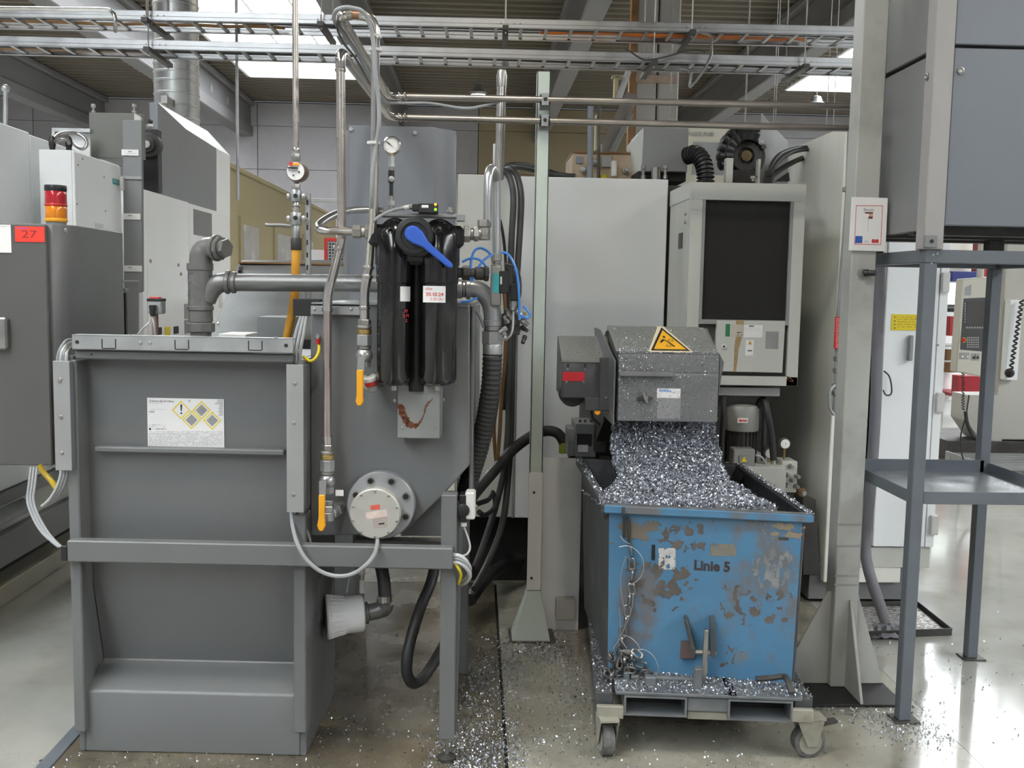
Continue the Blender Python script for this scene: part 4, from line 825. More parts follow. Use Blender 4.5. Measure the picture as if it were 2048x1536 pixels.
# pressure gauge on the filter
pg = thing('pressure_gauge', 'round dial pressure gauge on a slim stem above the filter', 'gauge')
q = P(783, 290, YF+.02); r = rp(18, YF)
MB().lathe(q+Vector((0, .02, 0)), (0, -1, 0), [(-.012, r*.9), (-.008, r), (.018, r), (.022, r*.93), (.0225, r*.86), (.018, r*.85)], 36).build('case', M_CHROME, pg)
MB().lathe(q+Vector((0, .0015, 0)), (0, -1, 0), [(0, r*.86), (.001, r*.86)], 36).build('dial', M_WHITE, pg)
kk = MB()
for k in range(21):
    an = math.radians(225-13.5*k); a, b_ = q+Vector((math.cos(an)*r*.66, 0, math.sin(an)*r*.66)), q+Vector((math.cos(an)*r*(.80 if k % 5 else .84), 0, math.sin(an)*r*(.80 if k % 5 else .84))); n_ = Vector((-math.sin(an), 0, math.cos(an)))*.0006; kk.add([a-n_, a+n_, b_+n_, b_-n_], [(0, 1, 2, 3)])
kk.build('scale_ticks', M_INK, pg)
MB().prism([q+Vector((.006, 0, -.006)), q+Vector((-.010, 0, .0085)), q+Vector((-.0185, 0, .0115)), q+Vector((-.012, 0, .005))], (0, -.001, 0)).build('needle', M_INK, pg)
zg = lambda y: P(783, y, YF+.02).z; xg = q.x; yg = YF+.02
def gseg(y0, y1, rr, n, m=M_STEEL, nm='fitting'): MB().lathe((xg, yg, zg(y1)), EZ, [(0, rr), (zg(y0)-zg(y1), rr)], n).build(nm, m, pg)
gseg(307, 316, .006, 12, M_BRASS); gseg(313, 324, .010, 6, M_GALV, 'hex_nut'); gseg(324, 334, .011, 6, M_GALV, 'hex_nut'); gseg(334, 342, .007, 12); gseg(341, 365, .010, 12, M_BLK, 'stop_valve'); gseg(365, 398, .006, 12, M_BLK); gseg(392, 404, .008, 12); gseg(402, 412, .013, 6, M_GALV, 'hex_nut'); gseg(412, 430, .009, 12)
MB().lathe(P(783, 358, YF), (0, -1, 0), [(-.02, .009), (.004, .009), (.006, .006)], 14).build('stop_valve_knob', M_GALV, pg); gseg(356, 396, .0045, 8, M_GALV, 'side_tube')
# flexible conduit strapped to the loop
fc_ = thing('flexible_conduit', 'thin grey flexible conduit strapped along the looping feed pipe', 'conduit')
MB().tube([P(1000, 203, YPp+.02), P(965, 212, YPp), P(932, 217, YPp), P(895, 212, YPp), P(855, 206, YPp), P(800, 206, YPp-.02), P(766, 200, YPp-.12), P(735, 140, yc+.6), P(700, 85, yc+.2), P(680, 58, yc+.02), P(668, 38, yc-.06), P(672, 22, yc-.09), P(688, 15, yc-.1), P(705, 16, yc-.1), P(724, 22, yc-.1), P(738, 42, yc-.09), P(746, 80, yc-.08), P(750, 140, yc-.08), P(757, 200, yc-.07), P(758, 250, yc-.07), P(752, 290, yc-.06), P(746, 340, yc-.06), P(743, 400, yc-.04), P(745, 425, yc+.02)], rp(4, 3.2), 10, sub=5).build('conduit', M_GCAB, fc_)
MB().tube([P(674, 46, yc-.05), P(676, 62, yc-.02), P(690, 90, yc+.18), P(712, 118, yc+.4), P(735, 160, yc+.7), P(752, 190, yc+.9)], rp(2.4, 3.2), 8).build('cable', M_HOSEG, fc_)
for x, y in ((750, 72), (751, 100), (747, 286)): MB().lathe(P(x, y, yc-.05), EZ, [(-.004, .020), (.004, .020)], 16).build('cable_tie', M_WPLAS, fc_)
o = thing('riser_pipe', 'upright steel pipe with capped elbow behind the twin pipes', 'pipe')
MB().tube([P(1003, 172, 4.75), P(998, 360, 4.75)], rp(9, 4.75), 16, smooth=False).build('pipe', M_CHROME, o); MB().lathe(P(1003, 174, 4.75), EZ, [(0, rp(10, 4.75)), (.05, rp(10.5, 4.75)), (.075, rp(8, 4.75)), (.085, rp(3, 4.75))], 18).build('end_elbow', M_STEEL, o); MB().tube([P(990, 288, 4.85), P(989, 360, 4.85)], rp(4, 4.8), 10, smooth=False).build('side_pipe', M_WPLAS, o)
# ================================================================ PUMP AND HOSES UNDER THE TANK
pu = thing('white_pump', 'white finned pump motor under the tank frame with grey elbow', 'pump')
Yp = 3.56; p0, p1 = P(652, 1234, Yp-.0), P(728, 1226, Yp+.03); d = (p1-p0).normalized(); Lp = (p1-p0).length; r = rp(45, Yp)
MB().lathe(p0, d, [(0, r*.98), (.006, r*1.02), (.012, r), (.02, r*.9), (Lp*.35, r*.84), (Lp*.9, r*.84), (Lp*.97, r*.80), (Lp, r*.70)], 36).build('motor_housing', mat('bright white housing', (.85, .85, .86), .4, var=.03), pu)
u, v = frame_of(d)
for k in range(24):
    an = 2*math.pi*k/24; e = u*math.cos(an)+v*math.sin(an); s_ = d.cross(e)*.0025
    MB().prism([p0+d*.01+e*r*1.0-s_, p0+d*(Lp*.5)+e*r*.86-s_, p0+d*(Lp*.5)+e*r*.80-s_, p0+d*.01+e*r*.8-s_], s_*2).build('cooling_fin', MATS['bright white housing'], pu)
MB().lathe(p1, d, [(-.004, r*.45), (.008, r*.5), (.014, r*.5), (.018, r*.3), (.03, r*.3)], 24).build('end_flange', M_CAST, pu)
MB().tube([p1+d*.012, P(752, 1222, Yp+.03), P(768, 1216, Yp+.03), P(772, 1204, Yp+.03)], .031, 18).build('elbow', M_CAST, pu)
MB().tube([P(770, 1200, Yp+.03), P(768, 1165, Yp+.05), P(763, 1135, Yp+.08), P(755, 1095, Yp+.14)], .024, 16).build('hose', M_HOSEG, pu)
MB().lathe(P(769, 1196, Yp+.03), EZ, [(-.012, .0285), (.012, .0285)], 22).build('hose_clamp', M_CHROME, pu)
hexstack(pu, P(724, 1186, Yp+.02), EZ, ((.05, .010, 10), (.02, .008, 8, M_STEEL), (.02, .012, 6)), M_WPLAS)
MB().box((TF.l(650, 1235, .3).x-.06, .2, .40), (TF.l(650, 1235, .3).x+.0, .30, .56), TF).build('mounting_block', M_TANK, pu)
o = MB().tube(px2([(728, 1166, Yp+.02), (720, 1150, Yp+.02), (708, 1140, Yp), (700, 1150, Yp), (693, 1185, Yp+.02)]), .003, 8).build('cable', M_LCAB); tag(o, 'thin pale cable looping above the white pump', 'cable')
def hose(lab, pts, r, m=M_RUB, grp=None, nm='hose', **k): o = MB().tube(px2(pts), r, 14, **k).build(nm, m); return tag(o, lab, 'hose', grp)
hose('thick black hose hanging in a tight loop beside the tank leg', [(872, 1120, 3.62), (862, 1165, 3.58), (843, 1210, 3.52), (826, 1262, 3.46), (815, 1310, 3.42), (814, 1346, 3.42), (826, 1366, 3.44), (846, 1356, 3.5), (868, 1325, 3.58), (890, 1285, 3.66), (912, 1240, 3.75)], rp(11.5, 3.5))
G = 'hoses hanging behind the filter tank'
hose('dark grey hose arching over the cabinet top, left one of the pair', [(985, 350, 4.95), (995, 341, 4.85), (1010, 343, 4.8), (1022, 362, 4.75), (1027, 400, 4.72), (1023, 480, 4.7), (1021, 560, 4.7), (1022, 640, 4.7), (1018, 760, 4.7), (1016, 860, 4.68), (1008, 940, 4.65), (992, 1010, 4.6), (972, 1075, 4.5), (950, 1135, 4.4)], rp(6.5, 4.7), M_HOSEG, G)
hose('dark grey hose arching over the cabinet top, right one of the pair', [(1005, 342, 4.95), (1020, 338, 4.85), (1034, 352, 4.8), (1042, 388, 4.75), (1041, 440, 4.74), (1036, 520, 4.72), (1031, 600, 4.72), (1025, 720, 4.72), (1022, 850, 4.7), (1016, 960, 4.66), (1004, 1050, 4.6), (978, 1120, 4.5), (948, 1178, 4.35)], rp(6.5, 4.7), M_HOSEG, G)
hose('thin black cable dropping from the riser pipe to the manifold', [(1000, 440, 4.7), (1006, 470, 4.7), (1011, 520, 4.7), (1013, 600, 4.7), (1012, 720, 4.7), (1008, 820, 4.7)], rp(3, 4.7), M_RUB, G)
hose('brown hydraulic line beside the corrugated hose, longer one', [(1006, 560, 4.55), (1012, 640, 4.55), (1010, 720, 4.55), (1003, 800, 4.55), (999, 870, 4.55), (994, 925, 4.55)], rp(4, 4.5), M_BRONZE, G)
hose('brown hydraulic line behind the corrugated hose, shorter one', [(1000, 700, 4.6), (996, 790, 4.6), (988, 850, 4.6), (990, 900, 4.6), (995, 940, 4.6)], rp(4, 4.5), M_BRONZE, G)
hose('thick black hose rising and bending over behind the pale pillar', [(938, 1002, 4.2), (955, 980, 4.3), (990, 940, 4.5), (1025, 900, 4.65), (1060, 874, 4.72), (1090, 862, 4.75), (1114, 866, 4.75), (1127, 884, 4.75), (1131, 905, 4.75)], rp(11, 4.7), M_RUB, G)
o = MB().lathe(P(1130, 893, 4.75), EZ, [(-.03, .03), (.02, .03)], 18).build('green_band', mat('olive green band', (.25, .28, .04), .5, var=.1)); tag(o, 'olive green band on the end of the thick black hose', 'clamp')
hose('black hose lying on the floor behind the pale pillar', [(940, 1200, 4.75), (965, 1165, 4.95), (1000, 1135, 5.15), (1050, 1112, 5.4), (1095, 1105, 5.5)], .032, M_RUB, G)
hose('black hose looping low behind the tank leg', [(945, 1010, 4.3), (975, 1000, 4.4), (985, 985, 4.5), (990, 1012, 4.5), (970, 1030, 4.45), (958, 1024, 4.4)], .012, M_RUB, G)
hose('black hose lying across the enclosure top, front one', [(1000, 352, 5.1), (1010, 336, 5.2), (1030, 333, 5.35), (1060, 338, 5.5), (1095, 347, 5.6), (1135, 352, 5.6)], .016, M_RUB, G)
hose('black hose lying across the enclosure top, rear one', [(1004, 346, 5.3), (1018, 331, 5.4), (1050, 331, 5.55), (1085, 340, 5.7), (1120, 350, 5.75), (1150, 353, 5.75)], .016, M_RUB, G)
# ================================================================ CABLE TRAYS
def cabletray(label, xa, ya, xb_, yb_, Y, wid, extra):
    t = thing('cable_tray', label, 'cable tray', 'ladder cable trays under the roof')
    a = P(xa, ya, Y); b_ = PZ(xb_, yb_, a.z); d = (b_-a).normalized(); nrm = Vector((-d.y, d.x, 0))
    a = a-d*2.2; L_ = (b_-a).length+1.2; h = .062
    def rail(o_, s):
        k = MB(); p = a+nrm*o_
        for (y0, y1, z0, z1) in ((0, .004, 0, h), (0, s*.022, h-.004, h), (0, s*.022, 0, .004), (-.004*s, 0, h*.42, h*.58)):
            q = [p+nrm*y0+EZ*z0, p+nrm*y1+EZ*z0, p+nrm*y1+EZ*z1, p+nrm*y0+EZ*z1]; k.prism(q, d*L_)
        k.build('side_rail', M_TRAY, t)
    rail(0, 1); rail(wid, -1)
    n = int(L_/.172); mb = MB(); p = a+d*.05
    mb.box8([nrm*.004+d*-.011, nrm*.004+d*.011, nrm*(wid-.004)+d*.011, nrm*(wid-.004)+d*-.011]+[v+EZ*.016 for v in (nrm*.004+d*-.011, nrm*.004+d*.011, nrm*(wid-.004)+d*.011, nrm*(wid-.004)+d*-.011)])
    r0 = mb.build('rung', M_TRAY, t); r0.location = p+EZ*.008
    for i in range(1, n):
        r = r0.copy(); COL.objects.link(r); r.parent = t; r.location = p+d*(i*.172)+EZ*.008
    # hangers: cantilever angle and threaded rod
    for xx in extra:
        s = (P(xx, ya, Y).x-a.x)/d.x; q = a+d*s
        MB().box8([q+nrm*-.10+EZ*-.035, q+nrm*-.10+EZ*-.035+d*.04, q+nrm*(wid+.12)+EZ*-.035+d*.04, q+nrm*(wid+.12)+EZ*-.035]+[v+EZ*.03 for v in (q+nrm*-.10+EZ*-.035, q+nrm*-.10+EZ*-.035+d*.04, q+nrm*(wid+.12)+EZ*-.035+d*.04, q+nrm*(wid+.12)+EZ*-.035)]).build('support_arm', M_GRIME, t)
        for e in (-.05, wid+.08): cy('hanger_rod', q+nrm*e+EZ*-.05+d*.02, Vector(((q+nrm*e+d*.02).x, (q+nrm*e+d*.02).y, ZC)), .005, M_STEEL, t, 6)
        for e in (-.01, .03, .08, .12): bolt(t, q+d*e+EZ*.03, -nrm, .006, .004, M_GRIME)
    return t, a, d, nrm, L_
t1, a1, d1, n1, L1 = cabletray('upper ladder cable tray with orange cable, nearest the picture top', 300, 40, 1650, 70, 7.0, .34, (292, 640, 1005, 1372))
t2, a2, d2, n2, L2 = cabletray('lower ladder cable tray just above the pillar top', 300, 98, 1650, 133, 7.0, .30, (296, 1300, 1600))
random.seed(11)
def traycable(lab, a, d, nrm, s0, s1, off, m, r, z=.03):
    n = 14; pts = [a+d*(s0+(s1-s0)*i/n)+nrm*(off+random.uniform(-.02, .02))+EZ*(z+random.uniform(0, .006)) for i in range(n+1)]
    o = MB().tube(pts, r, 6, sub=3).build('cable', m); tag(o, lab, 'cable', 'cables lying in the trays')
s_at = lambda a, d, px: (P(px, 60, 7.1).x-a.x)/d.x
M_ORC = mat('orange cable sheath', (.62, .17, .02), .5, var=.1)
traycable('orange cable lying in the upper tray', a1, d1, n1, s_at(a1, d1, 1080), s_at(a1, d1, 1480), .22, M_ORC, .014)
traycable('second orange cable lying in the upper tray further right', a1, d1, n1, s_at(a1, d1, 1240), s_at(a1, d1, 1620), .27, mat('rust brown cable', (.38, .14, .05), .5, var=.1), .012)
traycable('grey cable lying along the upper tray', a1, d1, n1, .2, L1-.3, .12, M_GCAB, .011)
traycable('dark cable lying along the upper tray', a1, d1, n1, .2, L1-.3, .16, M_HOSEG, .010)
traycable('brown cable lying in the left part of the upper tray', a1, d1, n1, .3, s_at(a1, d1, 560), .25, M_BRONZE, .012)
traycable('pale cable lying along the lower tray', a2, d2, n2, .2, L2-.3, .13, M_LCAB, .011)
traycable('black cable lying along the lower tray', a2, d2, n2, .2, L2-.3, .20, M_RUB, .011)
traycable('brown cable lying in the left part of the lower tray', a2, d2, n2, .3, s_at(a2, d2, 330), .24, M_BRONZE, .012)
o = MB().tube(px2([(-60, 16, 6.9), (120, 18, 6.9), (208, 19, 6.9), (224, 24, 6.9), (230, 36, 6.9), (231, 62, 7.1)]), .014, 10, sub=4).build('conduit', M_CHROME); tag(o, 'steel conduit bending down into the upper tray at the left', 'conduit')
o = MB().tube(px2([(1390, 62, 6.95), (1422, 72, 6.9), (1423, 90, 6.85), (1422, 110, 6.8), (1412, 132, 6.7), (1395, 158, 6.6), (1380, 174, 6.55)]), .009, 8).build('drop_conduit', M_GALV); tag(o, 'galvanised conduit dropping slantwise from the upper tray', 'conduit')
o = MB().tube(px2([(1360, 136, 7.0), (1376, 139, 6.95), (1382, 146, 6.9), (1381, 160, 6.9), (1379, 174, 6.9)]), .010, 8).build('drop_conduit', M_GALV); tag(o, 'short hooked conduit end hanging under the lower tray', 'conduit')
o = MB().tube(px2([(1250, 98, 6.9), (1262, 104, 6.9), (1278, 115, 6.9), (1295, 120, 6.9), (1330, 114, 6.9), (1370, 103, 6.9), (1395, 100, 6.9), (1410, 104, 6.9)]), .006, 8).build('loose_cable', M_HOSEG); tag(o, 'loose dark cable sagging over the lower tray', 'cable')
for i, (x, y0, y1, Y_) in enumerate(((476, 118, 400, 7.3), (1551, 0, 240, 8), (1546, 60, 260, 8.2), (1651, 180, 290, 7.4), (1665, 170, 285, 7.4))):
    o = MB().cyl(P(x, y1, Y_), Vector((P(x, y1, Y_).x, Y_, ZC)), .011 if i == 0 else .003, n=8).build('hanging_conduit' if i == 0 else 'hanging_wire', M_GALV); tag(o, ('pale conduit dropping past the yellow partition', 'thin suspension wire above the air cooler, longest', 'thin suspension wire above the air cooler, second', 'thin suspension wire left of the column, first', 'thin suspension wire left of the column, second')[i], 'conduit' if i == 0 else 'wire', 'thin suspension wires' if i else None)
o = bx('wire_anchor', (P(1540, 260, 8).x, 7.35, 0), (P(1540, 260, 8).x+.01, 7.36, .01), M_GALV, None) if 0 else None

# ================================================================ PALE GREEN PILLAR
YL = 4.44
pi_ = thing('steel_pillar', 'slender pale green steel pillar with flared foot carrying the twin pipes', 'pillar')
x0_, x1_ = P(1064, 700, YL).x, P(1090, 700, YL).x; ztp = P(1090, 143, YL).z; zsp = P(1066, 945, YL).z
MB().box((x0_, YL, .18), (x1_, YL+.005, ztp)).box((x0_, YL, .18), (x0_+.005, YL+.06, ztp)).box((x1_-.005, YL, .18), (x1_, YL+.06, ztp)).build('post', M_PILLAR, pi_, .001)
bx('lower_sleeve', (x0_-.003, YL-.006, .23), (x1_+.001, YL-.0002, zsp), mat('primer grey sleeve', (.80, .78, .75), .5, .1, var=.06, dirt=.2, dirtcol=(.5, .48, .45), dscale=8), pi_, bev=.001)
for y in (985, 1156): MB().lathe(P(1068-(y-985)*.03, y, YL-.006), (0, -1, 0), [(-.001, .006), (.002, .006)], 12).build('screw', M_GRIME, pi_)
xm_ = (x0_+x1_)/2
MB().add([(x0_-.002, YL-.004, .225), (x1_+.002, YL-.004, .225), (xm_+.078, YL-.05, .0), (xm_-.098, YL-.05, .0), (x0_-.002, YL+.05, .225), (x1_+.002, YL+.05, .225), (xm_+.078, YL+.10, 0), (xm_-.098, YL+.10, 0)], [(0, 1, 2, 3), (4, 7, 6, 5), (0, 3, 7, 4), (1, 5, 6, 2), (0, 4, 5, 1), (3, 2, 6, 7)]).build('flared_foot', M_PILLAR, pi_, .003)
bx('base_plate', (xm_-.11, YL-.06, 0), (xm_+.10, YL+.12, .006), M_GRIME, pi_)
for z_, nm in ((z1p, 'u'), (z2p, 'l')):
    pc = Vector((P(1089, 200, YL).x, YL-.02, z_))
    MB().box((pc.x-.022, YL-.012, z_-.034), (pc.x+.022, YL, z_+.034)).build('clamp_plate', M_GALV, pi_, .002)
    MB().lathe((pc.x-.022, YPp, z_), EX, [(0, .021), (.044, .021)], 18).build('clamp', M_BLK, pi_)
    MB().box((pc.x-.016, YL-.062, z_-.026), (pc.x+.016, YL-.055, z_+.026)).build('clamp_cap', M_GALV, pi_, .002)
    MB().lathe((pc.x, YL-.062, z_), (0, -1, 0), [(0, .008), (.006, .008)], 6).build('clamp_bolt', M_BLK, pi_)
    for e in (-.026, .026): bolt(pi_, (pc.x, YL-.012, z_+e), (0, -1, 0), .006, .008, M_GALV)

# ================================================================ PALE MACHINE ENCLOSURE BEHIND
en = thing('machine_enclosure', 'large pale grey machine enclosure wall behind the pillar', 'machine')
YE = 5.2
def ep(x): return P(x, 700, YE).x
zt1, zt2, zbE = P(980, 349, YE).z, P(1200, 356, YE).z, P(1060, 1036, YE).z
bx('panel', (ep(912), YE+.012, zbE), (ep(1033), 6.9, zt1), M_MACHD, en, bev=.004); bx('panel', (ep(1034.5), YE, zbE), (ep(1326), 6.9, zt2), M_MACH, en, bev=.004)
bx('seam_strip', (ep(1029), YE-.001, zbE), (ep(1034), YE+.012, zt1-.003), M_TRUNK, en, bev=0)
bx('back_body', (ep(1330), YE+.1, .3), (1.60, 6.9, zt2-.02), M_GRIME, en); bx('base', (ep(915), YE+.15, 0), (1.6, 6.9, zbE), M_DARK, en, bev=0)  # back_body coloured dark to stand for shade behind the motor
# boxes and fittings on top of the enclosure
o = thing('rusty_top_box', 'tan and rusty sheet box with gauge window on the enclosure top', 'box')
pb('body', 1145, 306, 1271, 362, 5.75, 6.2, mat('rusty tan sheet', (.36, .28, .19), .6, var=.18, scale=5, dirt=.4, dirtcol=(.27, .14, .06), dscale=4), o); pb('window', 1152, 313, 1166, 327, 5.742, 5.75, M_BGREY, o); pb('top_edge', 1144, 303, 1272, 307, 5.74, 6.2, M_BRONZE, o)
for x, y in ((1188, 325), (1165, 340), (1250, 341)): hexstack(o, P(x, y, 5.75), (0, -1, 0), ((.03, .02, 8), (.03, .012, 8)), M_GALV)
pb('label', 1204, 312, 1224, 334, 5.735, 5.75, M_TRUNK, o); cy('white_cylinder', P(1228, 322, 5.7), P(1228, 352, 5.7), .018, M_WPLAS, o, 12); cy('oil_glass', P(1208, 350, 5.65), P(1208, 362, 5.65), .02, mat('yellow oil', (.45, .38, .02), .2, var=.1), o, 12)
for x, r_, m, lb_ in ((1180, .016, M_BGREY, 'blue-grey upright tube on the enclosure top'), (1197, .009, M_GRIME, 'thin dark upright rod on the enclosure top')):
    o = MB().cyl(P(x, 362, 5.6), P(x+1, 213, 5.6), r_, n=12).build('upright_tube', m); tag(o, lb_, 'tube')
o = thing('top_control_box', 'plain grey control box standing on the enclosure top', 'box')
pb('body', 1286, 255, 1376, 343, 5.45, 5.9, M_MGREY, o, bev=.003); MB().prism([P(1266, 282, 5.62), P(1287, 256, 5.45), P(1287, 342, 5.45), P(1272, 350, 5.62)], (0, .25, 0)).build('side_panel', M_MACHD, o); pb('stand', 1276, 343, 1372, 362, 5.5, 5.85, M_DARK, o)
o = thing('silver_filter_can', 'small silver canister beside an eye bolt on the enclosure top', 'canister'); cy('can', P(1312, 362, 5.32), P(1312, 337, 5.32), .025, M_CHROME, o, 18); cy('rim', P(1312, 340, 5.32), P(1312, 335, 5.32), .027, M_CHROME, o, 18)
o = thing('top_fittings', 'row of small steel fittings on the front edge of the enclosure top', 'fitting')
for x, y in ((1286, 358), (1330, 358)): hexstack(o, P(x, y, 5.3), EZ, ((.02, .012, 6), (.03, .008, 8), (.02, .014, 8)), M_STEEL)
o = MB().tube([P(1374, 312, 5.4), P(1392, 308, 5.35), P(1406, 325, 5.3), P(1411, 352, 5.28), P(1410, 385, 5.28)], rp(16, 5.3), 16, rib=.12, ribn=.02).build('corrugated_duct', M_BLK); tag(o, 'black corrugated hose bending down beside the grey top box', 'hose')
o = thing('line_sign', 'cream hanging sign board with grey letters behind the tool drum', 'sign')
sg = pb('board', 1330, 243, 1500, 420, 9.0, 9.04, mat('cream board', (.62, .60, .50), .6, var=.03), o); pb('grey_panel', 1386, 285, 1475, 350, 8.99, 9.0, M_GALVD, o, bev=0)
text(sg, 'NGSLINIE', P(1377, 268, 8.985), EX, EZ, rp(8.5, 9), M_INKG, align='LEFT', bold=.01, sx=1.02)
for x in (1340, 1490): cy('hanger', P(x, 243, 9.02), Vector((P(x, 243, 9.02).x, 9.02, ZC)), .008, M_STEEL, o, 6)
# tool drum
o = thing('tool_drum', 'black tool changer drum with chrome pins above the air cooler', 'tool drum')
q = P(1492, 312, 5.6); r = rp(31, 5.6)
MB().lathe(q, (0, -1, 0), [(-.12, r*1.35), (-.03, r*1.35), (-.03, r), (0, r), (.005, r*.92), (.005, r*.55), (-.02, r*.5)], 36).build('disc', M_GRIME, o)
MB().lathe(q, (0, -1, 0), [(-.04, r*.34), (.012, r*.34), (.014, r*.2)], 20).build('hub', mat('oily bronze hub', (.14, .10, .05), .4, .5, var=.2), o)
for k in range(12):
    an = math.radians(28+k*16); c_ = q+Vector((math.cos(an)*r*1.22, -.0, math.sin(an)*r*1.22)); MB().lathe(c_, (0, -1, 0), [(-.03, .014), (.018, .014), (.02, .008)], 12).build('pin', M_GALV if k % 3 else M_GRIME, o)
for k in range(8):
    an = math.radians(75+k*18); c_ = q+Vector((math.cos(an)*r*1.38, -.02, math.sin(an)*r*1.38)); e = Vector((math.cos(an), -.25, math.sin(an)))
    MB().lathe(c_, e, [(-.03, .036), (.012, .036), (.018, .028), (.045, .030), (.05, .018)], 14).build('tool_pot', M_BLK, o)
pb('base', 1466, 340, 1516, 372, 5.55, 5.7, M_GRIME, o); pb('post', 1452, 316, 1466, 372, 5.45, 5.5, M_MACHD, o); pb('post', 1516, 318, 1521, 372, 5.45, 5.5, M_MACHD, o)
o = pp('guard_plate', [(1524, 226), (1534, 240), (1576, 284), (1576, 372), (1520, 372)], 5.72, 5.74, M_GALV, None); tag(o, 'bright bent guard plate right of the tool drum', 'plate')
G = 'hoses over the air cooler'
hose('black hose arching from the air cooler top to the side panel, upper', [(1536, 358, 5.0), (1541, 335, 5.05), (1556, 312, 5.15), (1580, 300, 5.3), (1610, 295, 5.5), (1645, 297, 5.8)], .011, M_RUB, G)
hose('black hose arching from the air cooler top to the side panel, lower', [(1540, 358, 5.0), (1546, 338, 5.05), (1560, 320, 5.15), (1585, 305, 5.3), (1615, 299, 5.5), (1645, 301, 5.8)], .010, M_RUB, G)
hose('black hose lying along the top of the side panel edge', [(1536, 360, 5.0), (1556, 342, 5.15), (1585, 325, 5.4), (1615, 312, 5.7)], .014, M_RUB, G)
o = thing('hose_gland', 'black hose gland and bracket on the air cooler top', 'gland'); hexstack(o, P(1536, 366, 5.0), EZ, ((.03, .026, 8), (.03, .02, 8)), M_BLK); pp('bracket', [(1552, 362), (1578, 344), (1580, 362)], 5.0, 5.03, M_BLK, o)
hexstack(o, P(1508, 362, 4.9), EZ, ((.012, .012, 8), (.012, .02, 12)), M_CHROME)
# far stair frame
o = thing('inclined_conveyor', 'inclined grey conveyor frame with yellow posts beside the concrete column', 'conveyor')
MB().tube([P(1190, 345, 10), P(1262, 195, 10.4)], .09, 4, smooth=False).build('incline', mat('dusty grey frame', (.22, .20, .19), .6, var=.1), o); MB().tube([P(1204, 345, 9.9), P(1262, 228, 10.2)], .035, 4, smooth=False).build('side_rail', M_GALVD, o); MB().tube([P(1236, 200, 9.8), P(1257, 142, 9.8)], .03, 4, smooth=False).build('handrail', M_TRUNK, o)
for a_, b_ in (((1229, 152), (1232, 205)), ((1191, 228), (1194, 300))): pb('yellow_post', a_[0], a_[1], a_[0]+8, b_[1], 9.8, 9.9, M_YWALL, o)
pb('yellow_arm', 1225, 150, 1250, 155, 9.8, 9.9, M_YWALL, o); MB().box((P(1195, 300, 9.9).x, 9.85, 0), (P(1203, 300, 9.9).x, 9.95, P(1200, 290, 9.9).z)).build('leg', M_GALVD, o)

# ================================================================ AIR COOLER
ac = thing('air_cooler', 'cream air cooling unit with large dark mesh filter on the enclosure', 'air cooler')
YA = 4.70
def ax(x, y=570): return P(x, y, YA).x
xa, xb2 = ax(1376, 570), ax(1604, 570); zt, zb = P(1490, 366, YA).z, P(1490, 771, YA).z
bx('casing', (xa, YA+.03, zb+.01), (xb2, YE, zt-.002), M_MACHD, ac, bev=.004)
zg1, zg0 = P(1490, 401, YA).z, P(1490, 640, YA).z; gl, gr = ax(1402, 520), ax(1583, 520)
for nm, a, b_ in (('top_frame', (xa, YA, zg1), (xb2, YA+.03, zt)), ('stile', (xa, YA, zb), (gl, YA+.03, zg1)), ('stile', (gr, YA, zb), (xb2, YA+.03, zg1)), ('bottom_frame', (xa, YA, zb), (xb2, YA+.03, zb+.045))): bx(nm, a, b_, M_MACHD, ac, bev=.002)
gm = mat('dark filter mesh', (.012, .0105, .009), .7, var=.3, scale=40, bump=.6, bscale=400)
bx('mesh_filter', (gl, YA+.014, zg0), (gr, YA+.03, zg1), gm, ac, bev=0)
bx('mesh_frame', (gl, YA-.004, zg0-.022), (gr, YA+.014, zg0), M_TRUNK, ac, bev=.001)
for x in (gl, gr-.014): bx('mesh_frame', (x, YA+.0, zg0), (x+.014, YA+.02, zg1), M_TRUNK, ac, bev=.001)
bx('recess', (gl, YA+.02, zb+.04), (gr, YA+.03, zg0), M_GRIME, ac, bev=0)
lp_ = pp('access_panel', [(1434, 641), (1571, 643), (1565, 746), (1430, 743)], YA-.012, YA+.02, M_MACHD, ac, bev=.003)
d_ = YA-.0125
def stick(nm, x0, y0, x1, y1, m, dd=0): return pb(nm, x0, y0, x1, y1, d_-.0004-dd, d_+.0002, m, lp_, bev=0)
stick('green_label', 1451, 648, 1460, 673, mat('green print', (.03, .19, .10), .5, var=0)); stick('type_label', 1460, 649, 1486, 673, mat('aged label', (.55, .50, .40), .6, var=.1, scale=20))
smallprint(lp_, 1462, 1484, (654, 658, 662, 666, 670), 1.4, M_PRINT, d_-.0009, W, 51); smallprint(lp_, 1474, 1485, (664, 669), 2.2, M_INK, d_-.0009, W, 52, .8)
w_ = stick('paper_label', 1488, 650, 1525, 675, M_WHITE); smallprint(lp_, 1498, 1508, (651,), 2.6, M_INK, d_-.0009, W, 53, 1); smallprint(lp_, 1490, 1520, (656, 660), .9, M_PRINT, d_-.0009, W, 54)
stick('warning_label', 1491, 680, 1507, 711, M_WHITE); MB().add([P(x, y, d_-.0009) for x, y in ((1500, 681), (1504, 689), (1496, 689))], [(0, 1, 2)]).build('triangle', mat('amber print', (.55, .30, .01), .5, var=0), lp_); smallprint(lp_, 1495, 1504, (700,), 2.8, M_INK, d_-.0009, W, 55, 1)
stick('foil_label', 1531, 663, 1557, 698, M_TRUNK); MB().lathe(P(1448, 693, d_), (0, -1, 0), [(0, .014), (.004, .014), (.005, .006)], 16).build('lock', M_WPLAS, lp_); MB().lathe(P(1448, 693, d_-.005), (0, -1, 0), [(0, .005), (.002, .005)], 8).build('lock_core', M_INK, lp_)
rs = mat('rust run', (.34, .24, .12), .6, var=.2, scale=30)
